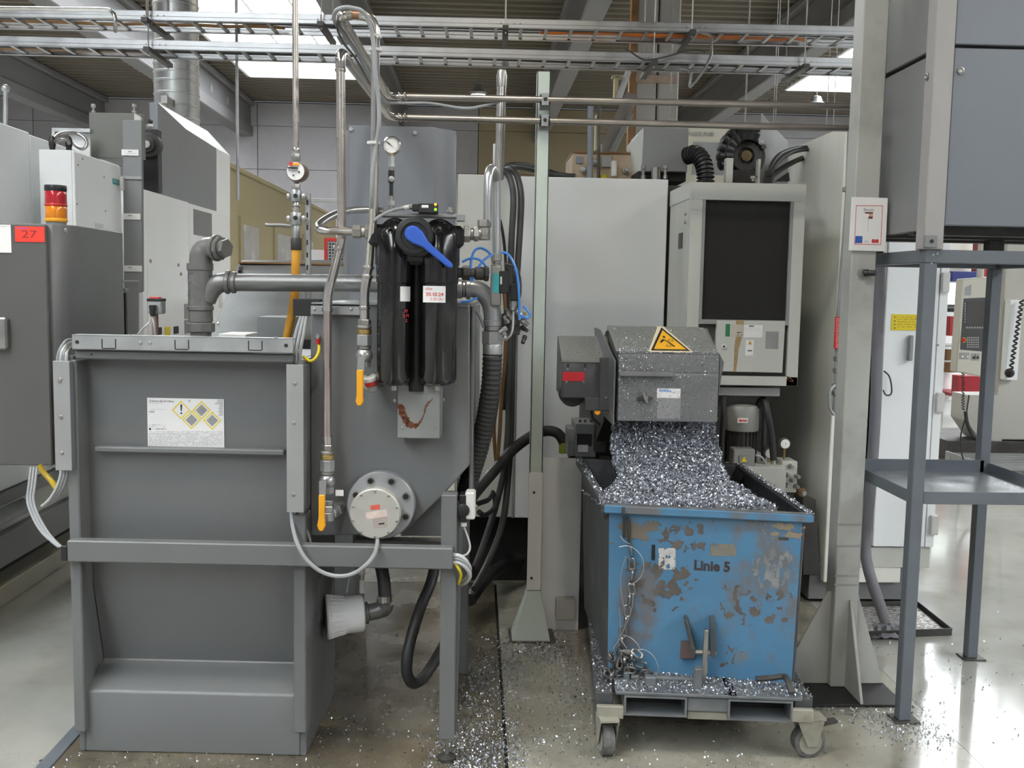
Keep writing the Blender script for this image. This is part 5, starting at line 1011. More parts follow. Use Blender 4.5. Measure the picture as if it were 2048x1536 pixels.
pp('rust_run', [(1472, 640), (1488, 641), (1486, 660), (1484, 675), (1477, 700), (1475, 720), (1472, 744), (1467, 744), (1468, 715), (1469, 690), (1473, 668)], d_-.0002, d_+.001, rs, lp_, bev=0)
tb('seal_wire', px2([(1573, 752, YA-.01), (1580, 756, YA-.015), (1586, 762, YA-.015), (1580, 762, YA-.015), (1574, 756, YA-.01)]), .002, M_BRONZE, ac, 6)
# left flank: chamfer band, recessed handle and locks
ya0, ya1 = PX(1371, 480, xa).y, PX(1358, 480, xa).y
bx('recess_handle', (xa-.003, 4.86, P(1364, 497, 4.9).z), (xa+.01, 4.95, P(1364, 466, 4.9).z), M_GRIME, ac, bev=0)
bx('flank_band', (xa-.004, YA+.02, zg1+.005), (xa+.01, YE, zt+.002), M_MACHD, ac, bev=.002)
for z_ in (zg1-.06, zg1-.10): MB().lathe((xa, 4.80, z_), (-1, 0, 0), [(0, .008), (.008, .008)], 10).build('quarter_turn_lock', M_GALV, ac)
# ================================================================ HYDRAULIC UNIT BELOW THE COOLER
hy = thing('hydraulic_unit', 'grey motor-driven hydraulic unit under the air cooler behind the bin', 'hydraulic unit')
YH = 4.72
q = P(1483, 900, YH+.06)
zz = lambda y: P(1483, y, YH).z
rr = rp(34.5, YH)
MB().lathe((q.x, YH+.08, zz(864)), EZ, [(0, rr), (.01, rr*1.02), (zz(822)-zz(864), rr), (zz(814)-zz(864), rr*.86), (zz(811)-zz(864), rr*.5)], 32).build('fan_cowl', mat('motor grey paint', (.30, .30, .28), .45, var=.06, dirt=.3, dirtcol=(.2, .18, .14), dscale=6), hy)
MB().lathe((q.x, YH+.08, .55), EZ, [(0, rr*.82), (zz(864)-.55, rr*.82)], 28).build('motor_body', M_GRIME, hy)
for k in range(22):
    an = 2*math.pi*k/22; e = Vector((math.cos(an), math.sin(an), 0)); s_ = Vector((-math.sin(an), math.cos(an), 0))*.002; b0 = Vector((q.x, YH+.08, zz(940)))
    MB().prism([b0+e*rr*.8-s_, b0+e*rr*.96-s_, b0+e*rr*.96-s_+EZ*(zz(866)-zz(940)), b0+e*rr*.8-s_+EZ*(zz(866)-zz(940))], s_*2).build('cooling_fin', M_GRIME, hy)
o = pb('arrow_label', 1475, 836, 1496, 846, YH-.004, YH-.002, M_WHITE, hy, bev=0); pp('arrow', [(1477, 841), (1482, 838), (1482, 840), (1494, 840), (1494, 842.5), (1482, 842.5), (1482, 844.5)], YH-.005, YH-.0041, M_INKR, hy, bev=0)
jb = pb('junction_box', 1466, 898, 1510, 940, YH-.06, YH+.02, M_TRUNK, hy, bev=.006); pb('cover', 1478, 911, 1499, 926, YH-.066, YH-.06, M_GALVD, jb, bev=.002); pp('warning_mark', [(1488, 913), (1494, 924), (1482, 924)], YH-.068, YH-.066, M_LABELY, jb, bev=0)
pb('reservoir', 1445, 934, 1569, 1120, YH-.08, YE+.1, M_MACHD, hy, bev=.004)
vb = pb('valve_block', 1563, 923, 1594, 985, YH-.02, YH+.1, M_MACHD, hy, bev=.003)
for x, y in ((1579, 932), (1592, 952), (1590, 972), (1573, 950), (1571, 970), (1582, 960)): hexstack(vb, P(x, y, YH-.02), (.2, -1, 0), ((.012, .013, 6), (.02, .009, 10)), M_STEEL)
hexstack(hy, P(1602, 984, YH), (.1, -1, 0), ((.02, .022, 12, M_BRONZE), (.02, .012, 8, M_GALV)), M_BRONZE)
for x, y, r_, dz in ((1569, 887, 11, 0), (1538, 906, 11, .06)):
    c_ = P(x, y, YH+dz); R = rp(r_, YH)
    g = MB().lathe(c_+Vector((0, .02, 0)), (0, -1, 0), [(0, R), (.03, R), (.034, R*.9), (.032, R*.85)], 24).build('gauge', M_STEEL, hy); MB().lathe(c_+Vector((0, -.013, 0)), (0, -1, 0), [(0, R*.84), (.001, R*.84)], 24).build('dial', M_WHITE, g); MB().prism([c_+Vector((-.001, -.0145, -.006)), c_+Vector((.0015, -.0145, -.006)), c_+Vector((.005, -.0145, .012))], (0, -.0005, 0)).build('needle', M_INK, g)
    cy('stem', c_-EZ*R, c_-EZ*(R+.05), .006, M_BRASS, hy, 8)
tb('bypass_tube', px2([(1511, 910, YH), (1524, 915, YH), (1532, 928, YH), (1537, 936, YH)]), .006, M_GCAB, hy)
tb('stub', px2([(1547, 936, YH), (1547, 916, YH)]), .014, M_CHROME, hy, 12)
tb('black_hose', px2([(1547, 920, YH), (1543, 870, YH), (1536, 830, YH), (1530, 803, YH+.03), (1522, 800, YH+.1), (1516, 812, YH+.15)]), rp(7, YH), M_RUB, hy, 12)
tb('black_hose', px2([(1526, 930, YH+.1), (1528, 870, YH+.1), (1530, 820, YH+.12), (1528, 800, YH+.15)]), rp(5, YH), M_RUB, hy, 12)
tb('black_hose', px2([(1443, 930, YH-.03), (1444, 880, YH-.03), (1447, 830, YH-.03), (1449, 800, YH), (1452, 788, YH+.05)]), rp(5.5, YH), M_RUB, hy, 12)
pb('shelf_bracket', 1437, 775, 1560, 792, YA+.03, YE, M_TRUNK, hy); 
# ================================================================ SIDE PANEL AND CONTROL CABINET TO THE RIGHT
sp = thing('machine_side_panel', 'tall cream machine side panel between air cooler and column, brown streaks', 'machine')
bx('panel', (1.80, 4.95, .12), (2.2, 6.9, 2.42), mat('cream side panel', (.78, .785, .72), .42, var=.04, scale=1.5, dirt=.3, dirtcol=(.55, .48, .34), dscale=2.2, streak=.35), sp, bev=.004)
pp('lower_guard', [(1606, 985), (1632, 1000), (1640, 1150), (1606, 1150)], 4.95, 5.1, M_GRIME, sp); bx('foot', (1.85, 5.1, 0), (2.18, 6.8, .12), M_DARK, sp)
o = thing('thin_riser', 'thin upright pipe with fittings along the left edge of the column', 'pipe')
MB().tube(px2([(1699, 262, 4.25), (1694, 400, 4.25), (1676, 640, 4.25), (1668, 830, 4.25)]), .009, 10, smooth=False).build('pipe', M_GALVD, o)
pb('red_strip', 1671, 634, 1680, 697, 4.225, 4.24, M_INKR, o, bev=0); smallprint(o, 1672, 1679, [637+q*4 for q in range(15)], 1.6, M_WHITE, 4.2235, W, 61, .8)
for y in (384, 722, 745, 776, 790): hexstack(o, P(1699-(y-262)*.055, y, 4.25), EZ, ((.02, .016, 8),), M_STEEL)
tb('loop', px2([(1670, 770, 4.2), (1660, 785, 4.2), (1660, 815, 4.2), (1668, 830, 4.2)]), .006, M_GALV, o, 8)
cw = thing('control_cabinet', 'tall white control cabinet with yellow notice behind the rack', 'cabinet')
YC = 4.93
xL, xR1, xR2 = P(1756, 900, YC).x, P(1860, 900, YC).x, P(1879, 900, YC).x
zbC, zpl = P(1800, 1094, YC).z, P(1800, 1137, YC).z
bx('carcass', (xL-.1, YC+.02, zpl), (xR2, YC+.5, 2.42), M_MACHW, cw); bx('door', (xL, YC, zbC), (xR1, YC+.02, 2.40), M_MACHW, cw, bev=.004); bx('door_edge', (xL-.02, YC+.005, zbC), (xL-.004, YC+.02, 2.4), M_MACHD, cw, bev=.002); bx('frame_strip', (xR1+.006, YC+.004, zbC), (xR2, YC+.02, 2.4), M_MACHW, cw, bev=.002)
bx('plinth', (xL-.08, YC+.015, zpl), (xR2-.01, YC+.4, zbC-.006), M_MACHD, cw); bx('base', (xL-.3, YC+.06, .02), (xR2-.06, YC+.5, zpl), M_MGREY, cw); bx('base_foot', (xL-.3, YC+.1, 0), (xR2-.1, YC+.45, .02), M_DARK, cw)
for y in (565, 805, 1050):
    q = P(1890-(y-565)*.047, y, YC); bx('hinge', (q.x-.02, YC-.015, q.z-.05), (q.x+.02, YC+.01, q.z+.05), M_WPLAS, cw, bev=.004)
yl_ = pb('notice', 1783, 629, 1862, 661, YC-.003, YC, M_LABELY, cw, bev=0); smallprint(yl_, 1795, 1858, (634, 638, 643, 648, 653), 1.6, mat('ochre print', (.45, .33, .01), .5, var=0), YC-.0034, W, 71); smallprint(yl_, 1788, 1791, (633, 641, 648, 655), 2.2, M_INK, YC-.0034, W, 72, 1)
pb('handle', 1819, 671, 1827, 722, YC-.03, YC, M_GALVD, cw, bev=.004); bolt(cw, P(1876, 690, YC), (0, -1, 0), .006, .004)
tb('loose_cable', px2([(1766, 780, YC-.02), (1772, 790, YC-.03), (1782, 788, YC-.03), (1783, 772, YC-.03), (1778, 752, YC-.02), (1768, 742, YC-.02)]), .004, M_HOSEG, cw, 8)
o = MB().tube(px2([(1760, 520, 4.45), (1756, 640, 4.45), (1751, 820, 4.45), (1742, 960, 4.45), (1731, 1085, 4.45), (1735, 1130, 4.43), (1746, 1170, 4.4), (1758, 1205, 4.42), (1770, 1240, 4.46)]), rp(11.5, 4.4), 14, sub=5).build('drain_hose', mat('lavender grey hose', (.26, .255, .28), .5, var=.08)); tag(o, 'grey hose running down beside the column into the drip tray', 'hose')
# ================================================================ STEEL COLUMN WITH SIGN
YK = 3.86
co = thing('steel_column', 'off-white steel column with gusseted foot, a small sign hung on it', 'column')
cxl, cxr = P(1690, 780, YK).x, P(1739, 780, YK).x
bx('shaft', (cxl, YK, .012), (cxr, YK+.10, ZC), M_COLUMN, co, bev=.004)
bx('base_plate', (cxl-.21, YK-.17, 0), (cxr+.14, YK+.28, .012), M_BLK, co)
zg_ = P(1690, 1190, YK).z; xc = (cxl+cxr)/2
def guss(nm, pts, off): MB().prism([Vector(p) for p in pts], off).build(nm, M_COLUMN, co, .002)
guss('gusset_wing', [(cxl-.205, YK+.04, .012), (cxl+.002, YK+.04, .012), (cxl+.002, YK+.04, zg_), (cxl-.012, YK+.04, zg_)], (0, .012, 0)); guss('gusset_wing', [(cxr+.135, YK+.04, .012), (cxr-.002, YK+.04, .012), (cxr-.002, YK+.04, zg_), (cxr+.012, YK+.04, zg_)], (0, .012, 0))
guss('gusset_rib', [(xc+.010, YK-.17, .012), (xc+.010, YK+.002, .012), (xc+.010, YK+.002, zg_-.02), (xc+.010, YK-.01, zg_-.02)], (.012, 0, 0)); guss('gusset_rib', [(xc, YK+.27, .012), (xc, YK+.098, .012), (xc, YK+.098, zg_-.02), (xc, YK+.11, zg_-.02)], (.012, 0, 0))
for y in (1047, 1090, 1150, 1168): MB().pbox(1675-(y-1047)*.05, y, 1722-(y-1047)*.05, y+4, YK-.001, YK).build('weld_seam', M_TRUNK, co)
MB().lathe(P(1722, 546, YK), (0, -1, 0), [(0, .016), (.01, .016)], 16).build('bolt_washer', M_STEEL, co); MB().lathe(P(1730, 546, YK-.01), (.8, -.6, 0), [(0, .014), (.012, .014), (.013, .011), (.04, .011)], 12).build('black_bolt', M_BLK, co)
sg = thing('broom_sign', 'small white sign reading Besen with a broom picture on the column', 'sign')
SF = Fr((cxl, YK), .0)
plate = pp('plate', [(1704, 394), (1776, 396), (1771, 503), (1698, 501)], YK-.008, YK-.002, M_WHITE, sg, bev=.001)
dd = YK-.0088
def sgq(nm, pts, m, e=0): return MB().add([P(x, y, dd-e) for x, y in pts], [tuple(range(len(pts)))]).build(nm, m, sg)
sx_ = lambda x, y: x-(y-411)*.042
for a, b_ in (((1712.5, 411), (1765, 411.5)), ((1765, 411.5), (1761.5, 489)), ((1761.5, 489), (1709, 488)), ((1709, 488), (1712.5, 411))):
    v = Vector((b_[0]-a[0], b_[1]-a[1])).normalized()*.5; nx, ny = -v.y, v.x
    sgq('red_border', [(a[0]+nx, a[1]+ny), (b_[0]+nx, b_[1]+ny), (b_[0]-nx, b_[1]-ny), (a[0]-nx, a[1]-ny)], M_INKR)
text(sg, 'Besen', P(1738, 419.5, dd), EX, EZ, rp(6.2, YK), M_INKG, sx=1.1)
sgq('broom_head', [(1730, 424), (1746, 424.3), (1746, 427.5), (1729.5, 427)], mat('dark brown print', (.16, .05, .04), .6, var=0)); sgq('broom_wood', [(1738, 427.5), (1746, 427.7), (1745.5, 433), (1737.5, 433)], mat('salmon print', (.62, .33, .25), .6, var=0)); sgq('broom_bristle', [(1737, 433), (1745.5, 433), (1745, 437.5), (1737, 437.3)], mat('dark brown print', (.1, .1, .1))); sgq('broom_stick', [(1736.3, 438), (1736.9, 438), (1735.8, 463), (1735.3, 463)], M_INKG)
sgq('blue_logo', [(1711, 472), (1725, 472.3), (1724.3, 486), (1710.3, 485.7)], M_INKB); smallprint(sg, 1713, 1723, (475, 478, 481), 1.1, M_BTUBE, dd-.0003, W, 81, 1); smallprint(sg, 1727.5, 1738, (482,), 1.8, M_INKG, dd-.0001, W, 82, .6)
text(sg, 'ae', P(1750.5, 481, dd), EX, EZ, rp(9.5, YK), M_INKR, bold=.07, sx=1.15)
# ================================================================ RACK AT THE RIGHT
rk = thing('steel_rack', 'slate grey steel rack with a tray shelf at the right edge', 'rack')
YR = 3.56; YRb = 4.20; s_ = .046
rx = P(1823, 1000, YR).x; rxr = rx+.60; zt_ = P(1862, 499, YR).z; ztr = P(1900, 984, YR).z; ztb = P(1900, 1009, YR).z
for x, y in ((rx, YR), (rxr, YR), (rx+.02, YRb), (rxr-.02, YRb)):
    p = bx('post', (x, y, .006), (x+s_, y+s_, zt_-.047), M_RACK, rk, bev=.003); bx('foot_plate', (x-.02, y-.02, 0), (x+s_+.03, y+s_+.02, .007), M_GRIME, p)
for nm, a, b_ in (('top_rail', (rx, YR, zt_-.047), (rxr+s_, YR+s_, zt_)), ('top_rail', (rx, YRb, zt_-.047), (rxr+s_, YRb+s_, zt_)), ('top_rail', (rx, YR+s_, zt_-.047), (rx+s_, YRb, zt_)), ('top_rail', (rxr, YR+s_, zt_-.047), (rxr+s_, YRb, zt_)),
        ('tray_rail', (rx+s_, YR, ztb), (rxr, YR+.005, ztr)), ('tray_rail', (rx, YRb+.0, ztb), (rxr, YRb+.005, ztr+.012)), ('tray_rail', (rx, YR+s_, ztb), (rx+.005, YRb, ztr)), ('tray_rail', (rxr+.02, YR+s_, ztb), (rxr+.025, YRb, ztr))): bx(nm, a, b_, M_RACK, rk, bev=.002)
bx('tray_sheet', (rx+.005, YR+.005, ztb+.004), (rxr+.02, YRb, ztb+.008), mat('shiny grey tray sheet', (.20, .215, .235), .22, .25, var=.1, scale=5), rk, bev=0)
for x, y in ((1878, 508), (1870, 510), (1867, 527)): bolt(rk, P(x-4, y, YR), (0, -1, 0), .004, .002)
# grey switchgear cabinet standing on the rack
gc = thing('switchgear_cabinet', 'blue-grey sheet steel cabinet standing on the rack at the top right', 'cabinet')
Yq = 3.56
px0, px1 = P(1850, 400, Yq).x, P(1889, 400, Yq).x
zb1 = P(1960, 452, Yq).z; zgap = P(1960, 93, Yq).z
pst = bx('corner_post', (px0, Yq-.012, zt_+.0), (px1, Yq+.06, 3.2), mat('warm grey post', (.33, .32, .31), .45, var=.05), gc, bev=.003)
bx('front_panel', (px1+.004, Yq, zb1), (px1+.75, Yq+.03, zgap-.006), M_BGREY, gc, bev=.003); bx('front_panel', (px1+.004, Yq, zgap+.006), (px1+.75, Yq+.03, 3.2), M_BGREY, gc, bev=.003)
zsg = PX(1820, 127, px0+.002).z
bx('side_panel', (px0+.002, Yq+.06, zb1-.02), (px0+.03, 4.26, zsg-.008), M_MGREY, gc, bev=.003); bx('side_panel', (px0+.002, Yq+.06, zsg+.008), (px0+.03, 4.26, 3.2), M_MGREY, gc, bev=.003)
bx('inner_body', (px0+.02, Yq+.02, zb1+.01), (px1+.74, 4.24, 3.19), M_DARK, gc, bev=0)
for y_ in (3.66, 3.9, 4.15): bx('floor_bar', (px0+.01, y_, zb1-.03), (px1+.75, y_+.05, zb1+.01), M_GRIME, gc)
bx('support_foot', (px1+.35, 3.9, zt_-.02), (px1+.41, 3.95, zb1-.03), M_GRIME, gc); bx('support_foot', (px0+.05, 4.2, zt_-.0), (px0+.11, 4.24, zb1-.03), M_GRIME, gc)
for p_, d in ((P(1921, 142, Yq), (0, -1, 0)), (PX(1855, 153, px0), (-1, 0, 0))): MB().lathe(p_, d, [(0, .013), (.005, .013), (.006, .009), (.002, .006)], 16).build('panel_lock', M_STEEL, gc)
b0 = P(1859, 483, Yq-.012); MB().box((b0.x-.024, Yq-.03, b0.z-.022), (b0.x+.02, Yq-.012, b0.z+.02)).build('lug', M_MGREY, gc, .002); MB().lathe((b0.x, Yq-.03, b0.z), (0, -1, 0), [(0, .007), (.002, .007)], 12).build('lug_hole', M_BLK, gc)
# drip tray, cloth
dt = thing('drip_tray', 'shallow steel drip tray full of wet chips on the floor behind the rack', 'tray')
q = [PZ(1735, 1262, .035), PZ(1902, 1256, .035), PZ(1834, 1202, .035), PZ(1690, 1205, .035)]
MB().prism([Vector((p.x, p.y, .003)) for p in q], (0, 0, .004)).build('pan', M_GALVD, dt)
for i in range(4):
    a, b_ = q[i], q[(i+1) % 4]; n_ = (b_-a).cross(EZ).normalized()*.006; MB().prism([Vector((a.x, a.y, 0)), Vector((b_.x, b_.y, 0)), b_, a], n_).build('side', M_GRIME, dt)
cm = sum(q, Vector())/4; MB().prism([Vector((p.x+(cm.x-p.x)*.05, p.y+(cm.y-p.y)*.05, .008)) for p in q], (0, 0, .006)).build('wet_sludge', mat('wet chips sludge', (.48, .46, .45), .12, .5, var=.5, scale=40, bump=.8, bscale=90), dt)
random.seed(4); mb = MB(); pts = []
for i in range(9):
    for j in range(7):
        p = PZ(1738+i*8.5, 1250+j*5.2, 0); pts.append((p.x, p.y, .006+abs(math.sin(i*1.3+j*.7))*.035*math.sin(math.pi*(i+.3)/9)*math.sin(math.pi*(j+.4)/7)+.002))
o = MB().add(pts, [(i*7+j, (i+1)*7+j, (i+1)*7+j+1, i*7+j+1) for i in range(8) for j in range(6)]).build('cleaning_rag', mat('grey rag cloth', (.17, .17, .19), .8, var=.3, scale=14)); tag(o, 'crumpled grey rag on the floor in front of the drip tray', 'rag')
# ================================================================ CONTROL PENDANT AND MACHINE AT THE FAR RIGHT
YN = 8.3
pn = thing('control_pendant', 'beige operator panel with dark keypad, screen and red emergency button', 'control panel')
pp('housing', [(1925, 558), (2003, 552), (1989, 759), (1912, 744)], YN, YN+.12, mat('beige plastic', (.56, .54, .48), .45, var=.03), pn, bev=.01)
kp = pp('keypad_panel', [(1928, 597), (1994, 594), (1988, 705), (1921, 699)], YN-.006, YN, mat('dark keypad', (.055, .058, .06), .4, var=.05), pn, bev=.002)
pp('screen', [(1934, 603), (1972, 602), (1969, 651), (1932, 651)], YN-.009, YN-.006, mat('dark screen', (.08, .075, .075), .2, var=.05), kp, bev=0)
k = MB()
for i in range(7): k.pbox(1932+i*5.4, 653.5, 1935.5+i*5.4, 657, YN-.010, YN-.006)
for i in range(8): k.pbox(1929.5, 606+i*5.2, 1931.5, 609+i*5.2, YN-.010, YN-.006); k.pbox(1974, 606+i*5.2, 1976, 609+i*5.2, YN-.010, YN-.006)
for i in range(6):
    for j in range(5): k.pbox(1934+i*4.2, 674+j*4.6, 1936.8+i*4.2, 677+j*4.6, YN-.010, YN-.006)
k.build('keys', M_TRUNK, kp)['kind'] = 'stuff'
pp('side_label', [(1978, 597), (1986, 597), (1983, 647), (1975, 647)], YN-.008, YN-.006, M_MACHD, kp, bev=0); pb('yellow_tag', 1976, 652, 1984, 657, YN-.009, YN-.006, M_LABELY, kp, bev=0)
es = MB().lathe(P(1927, 680, YN), (-.3, -1, 0), [(0, .022), (.008, .022)], 16).build('yellow_collar', M_LABELY, pn); MB().lathe(P(1926, 680, YN-.008), (-.3, -1, 0), [(0, .01), (.02, .01), (.022, .018), (.035, .016)], 16).build('emergency_button', M_RED, pn)
for x, y in ((1968, 682), (1977, 683)): MB().lathe(P(x, y, YN-.006), (0, -1, 0), [(0, .011), (.015, .009)], 12).build('rotary_knob', M_BLK, kp)
for x, y, m in ((1924, 713, M_WHITE), (1934, 713, M_WHITE), (1947, 715, M_BLK), (1955, 715, M_BLK)): pb('button_plate', x-5, y-8, x+4, y+6, YN-.003, YN, M_TRUNK, pn, bev=0); MB().lathe(P(x, y, YN), (0, -1, 0), [(0, .010), (.012, .009)], 12).build('button', m, pn)
pp('air_slot', [(1930, 575), (1943, 569), (1942, 591), (1929, 591)], YN-.002, YN, M_GALVD, pn, bev=0)
tb('arm', [P(1960, 560, YN+.06), P(1965, 440, YN+.1), P(2060, 430, YN+.3), P(2065, 560, YN+.5)], .03, M_MACHD, pn, 10, smooth=False)
tb('coil_cable', [P(1926+3*math.cos(i*1.3), 744+i*1.1, YN+.02*math.sin(i*1.3)) for i in range(70)], .004, M_RUB, pn, 6, smooth=False)
hose('thick black cable hanging in a U below the operator panel', [(1931, 822, YN), (1934, 845, YN), (1944, 868, YN), (1960, 876, YN), (1974, 862, YN+.1), (1980, 835, YN+.2)], .016, M_RUB)
hose('thin black cable trailing from the operator panel to the floor', [(1938, 790, YN), (1932, 830, YN), (1922, 868, YN+.1), (1922, 900, YN+.1), (1930, 930, YN+.15)], .006, M_RUB)
rm = thing('right_machine', 'beige machine body at the far right with coiled cable and dark base', 'machine')
YQ = 9.5; mbg = mat('beige machine paint', (.46, .45, .41), .45, var=.03, dirt=.15, dirtcol=(.4, .35, .25), dscale=2)
bx('body', (P(2000, 700, YQ).x, YQ, P(2020, 880, YQ).z), (P(2300, 700, YQ).x, YQ+.3, P(2020, 470, YQ).z), mbg, rm, bev=.01); bx('base', (P(1890, 900, YQ).x, YQ-.05, 0), (P(2300, 700, YQ).x, YQ+.9, P(2020, 882, YQ).z), M_GRIME, rm); pp('front_skirt', [(1935, 790), (2004, 790), (2004, 884), (1960, 880), (1932, 840)], YQ-.02, YQ+.3, mbg, rm)
pb('door_post', 2016, 600, 2040, 760, YQ-.1, YQ, M_MACHW, rm); tb('coil_cable', [P(2044-i*.32+4*math.cos(i*1.3), 600+i*2.0, YQ-.2+.04*math.sin(i*1.3)) for i in range(75)], .009, M_RUB, rm, 6, smooth=False); MB().ball(P(2019, 746, YQ-.14), .045).build('knob', M_BLK, rm)
M_DRED = mat('dark red door', (.30, .012, .022), .4, var=.05); M_NAVY = mat('navy header', (.02, .03, .14), .4, var=.05)
o = thing('red_door_machine', 'distant machine with red door, lit monitor and blue header behind the panel', 'machine')
pb('red_door', 1916, 752, 1962, 790, 12.22, 12.39, M_DRED, o); pb('red_door', 1900, 633, 1924, 672, 12.56, 12.72, M_DRED, o); pb('blue_header', 1905, 543, 1962, 563, 12.72, 12.89, M_NAVY, o); pb('red_header', 1957, 470, 1978, 556, 12.80, 12.97, M_DRED, o)
pb('monitor', 1893, 566, 1925, 609, 12.39, 12.56, mat('lit monitor', (.85, .95, .92), .4, var=0, emit=1.6), o, bev=0); pb('frame', 1888, 560, 2010, 800, 12.97, 13.55, M_MACHW, o); pb('shelf_edge', 1890, 690, 1930, 694, 12.56, 12.89, M_GALV, o); pb('shelf_edge', 1890, 722, 1930, 725, 12.56, 12.89, M_GALV, o); pb('rack_goods', 1893, 700, 1925, 745, 12.72, 12.89, M_BRONZE, o); pb('slot', 1893, 616, 1918, 624, 12.56, 12.89, M_DARK, o)
pb('top_unit', 1890, 475, 2048, 545, 13.22, 13.71, M_MACHD, o); bx('lower_body', (P(1888, 800, 13.05).x, 13.05, 0), (P(2010, 800, 13.05).x, 13.55, 1.1), M_MACHW, o); pb('red_bracket', 1918, 790, 1962, 796, 12.22, 13.05, M_DRED, o); pb('monitor_arm', 1895, 595, 1925, 615, 12.56, 12.98, M_GRIME, o); pb('header_arm', 1905, 545, 1960, 560, 12.89, 13.22, M_NAVY, o)
o = thing('metal_grating', 'grey metal step grating on the floor behind the rack', 'grating')
ga = PZ(1886, 900, .12)
for i in range(9): MB().box((ga.x+.02, ga.y-.9+i*.09, .09), (ga.x+.9, ga.y-.87+i*.09, .12)).build('slat', M_GALVD, o)
for x in (ga.x, ga.x+.9): MB().box((x, ga.y-.95, .0), (x+.02, ga.y-.05, .12)).build('edge', M_GALV, o)
# ================================================================ CHIP CONVEYOR HEAD
cv = thing('chip_conveyor', 'grey chip conveyor head with warning triangle discharging into the blue bin', 'conveyor')
YV = 3.86
xl_, xr_2 = P(1237, 775, YV).x, P(1437, 775, YV).x
zf1, zf0 = P(1337, 709, YV).z, P(1337, 842, YV).z; zbk = P(1330, 656, 4.08).z
# hood: profile (y,z) extruded in x
hp = [(YV, zf0), (YV, zf1), (4.08, zbk), (4.25, zbk), (4.25, zf0+.12), (YV+.02, zf0+.0)]
MB().prism([Vector((xl_, y, z_)) for y, z_ in hp], (xr_2-xl_, 0, 0)).build('hood', M_CONV, cv, .003)
tpn = (Vector((0, 4.08-YV, zbk-zf1))).normalized(); nrm_ = Vector((0, -tpn.z, tpn.y))
def top(u, v, e=.0): return Vector((xl_+(xr_2-xl_)*u, YV, zf1))+tpn*(v*math.hypot(4.08-YV, zbk-zf1))+nrm_*e
MB().prism([top(-.03, .06), top(.985, .06), top(.96, 1.0), top(-.05, 1.0)], nrm_*.005).build('cover_plate', mat('olive grey cover', (.205, .21, .195), .42, .1, var=.08, scale=6), cv, .001)
for u, v in ((.01, .9), (.93, .92), (.02, .12), (.96, .12)): bolt(cv, top(u, v, .005), nrm_, .007, .005)
MB().prism([Vector((xr_2+.002, YV-.0, zf1)), Vector((xr_2+.03, YV+.05, zf1-.03)), Vector((xr_2+.012, YV+.05, zf1-.18)), Vector((xr_2+.002, YV, zf1-.2))], (0, .2, .05)).build('side_flap', M_CONV, cv)
MB().prism([Vector((xl_-.012, YV+.01, zf0-.02)), Vector((xl_-.012, YV+.01, zf1-.03)), Vector((xl_-.05, 4.06, zbk-.01)), Vector((xl_-.05, 4.25, zbk-.01)), Vector((xl_-.012, 4.25, zf0-.02))], (-.005, 0, 0)).build('side_plate', M_CONV, cv)
# trough behind, sloping into the enclosure
MB().prism([Vector((xl_-.01, 4.2, zf0-.05)), Vector((xl_-.01, 4.2, zbk-.02)), Vector((xl_-.01, 5.2, zbk-.45)), Vector((xl_-.01, 5.2, zf0-.55))], (xr_2-xl_+.02, 0, 0)).build('trough', M_GRIME, cv)
bx('support_leg', (xl_+.03, 4.9, 0), (xl_+.09, 4.96, .8), M_GRIME, cv); bx('support_leg', (xr_2-.09, 4.9, 0), (xr_2-.03, 4.96, .8), M_GRIME, cv)
# front door
dr = pb('door', 1237, 752, 1436, 843, YV-.006, YV, M_CONV, cv, bev=.001); pb('drip_lip', 1239, 744, 1348, 753, YV-.03, YV, M_CONV, cv, bev=.002)
wp = pb('upper_skin', 1238, 709, 1437, 745, YV-.003, YV, M_CONV, cv, bev=.001)
lk = pp('latch_wing', [(1284, 782), (1289, 786), (1298, 805), (1294, 808), (1288, 800)], YV-.03, YV-.012, M_STEEL, dr, bev=.002); MB().lathe(P(1290, 796, YV-.005), (0, -1, 0), [(0, .012), (.016, .010)], 12).build('latch_boss', M_STEEL, dr); pp('latch_wing', [(1274, 796), (1290, 792), (1306, 795), (1306, 798), (1290, 800), (1275, 801)], YV-.02, YV-.008, M_GRIME, dr, bev=.001)
sk = pb('maker_sticker', 1314, 777, 1361, 796, YV-.0072, YV-.006, M_WHITE, dr, bev=0); text(sk, 'KNOLL', P(1331, 781.5, YV-.0077), EX, EZ, rp(5, YV), M_BTUBE, bold=.05, sx=1.15); pb('sticker_foil', 1314, 796, 1361, 838, YV-.0069, YV-.006, mat('grey foil sticker', (.30, .30, .31), .4, .2, var=.1), dr, bev=0)
# warning triangle
tr = [(.335, .085), (.69, .075), (.505, .93)]
MB().prism([top(u, v, .006) for u, v in [(.302, .03), (.725, .03), (.735, .06), (.535, .99), (.50, 1.0), (.47, .99), (.295, .07)]], nrm_*.0012).build('triangle_backing', mat('cream sticker', (.70, .60, .42), .5, var=.03), cv)
wt = MB().prism([top(u, v, .0074) for u, v in [(.318, .075), (.712, .075), (.507, .96)]], nrm_*.0004).build('triangle_border', M_INK, cv)
MB().prism([top(u, v, .008) for u, v in [(.352, .125), (.678, .125), (.508, .84)]], nrm_*.0003).build('triangle_field', mat('warning amber', (.78, .40, .02), .5, var=.04), wt)
def ring(cu, cv_, r, w_=.22, n=14):
    k = MB(); aspect = (xr_2-xl_)/math.hypot(4.08-YV, zbk-zf1)
    for i in range(n):
        a0, a1 = 2*math.pi*i/n, 2*math.pi*(i+1)/n
        k.add([top(cu+r*q*math.cos(a), cv_+r*q*math.sin(a)*aspect, .0085) for a, q in ((a0, 1), (a1, 1), (a1, 1-w_), (a0, 1-w_))], [(0, 1, 2, 3)])
    k.build('roller_mark', M_INK, wt)
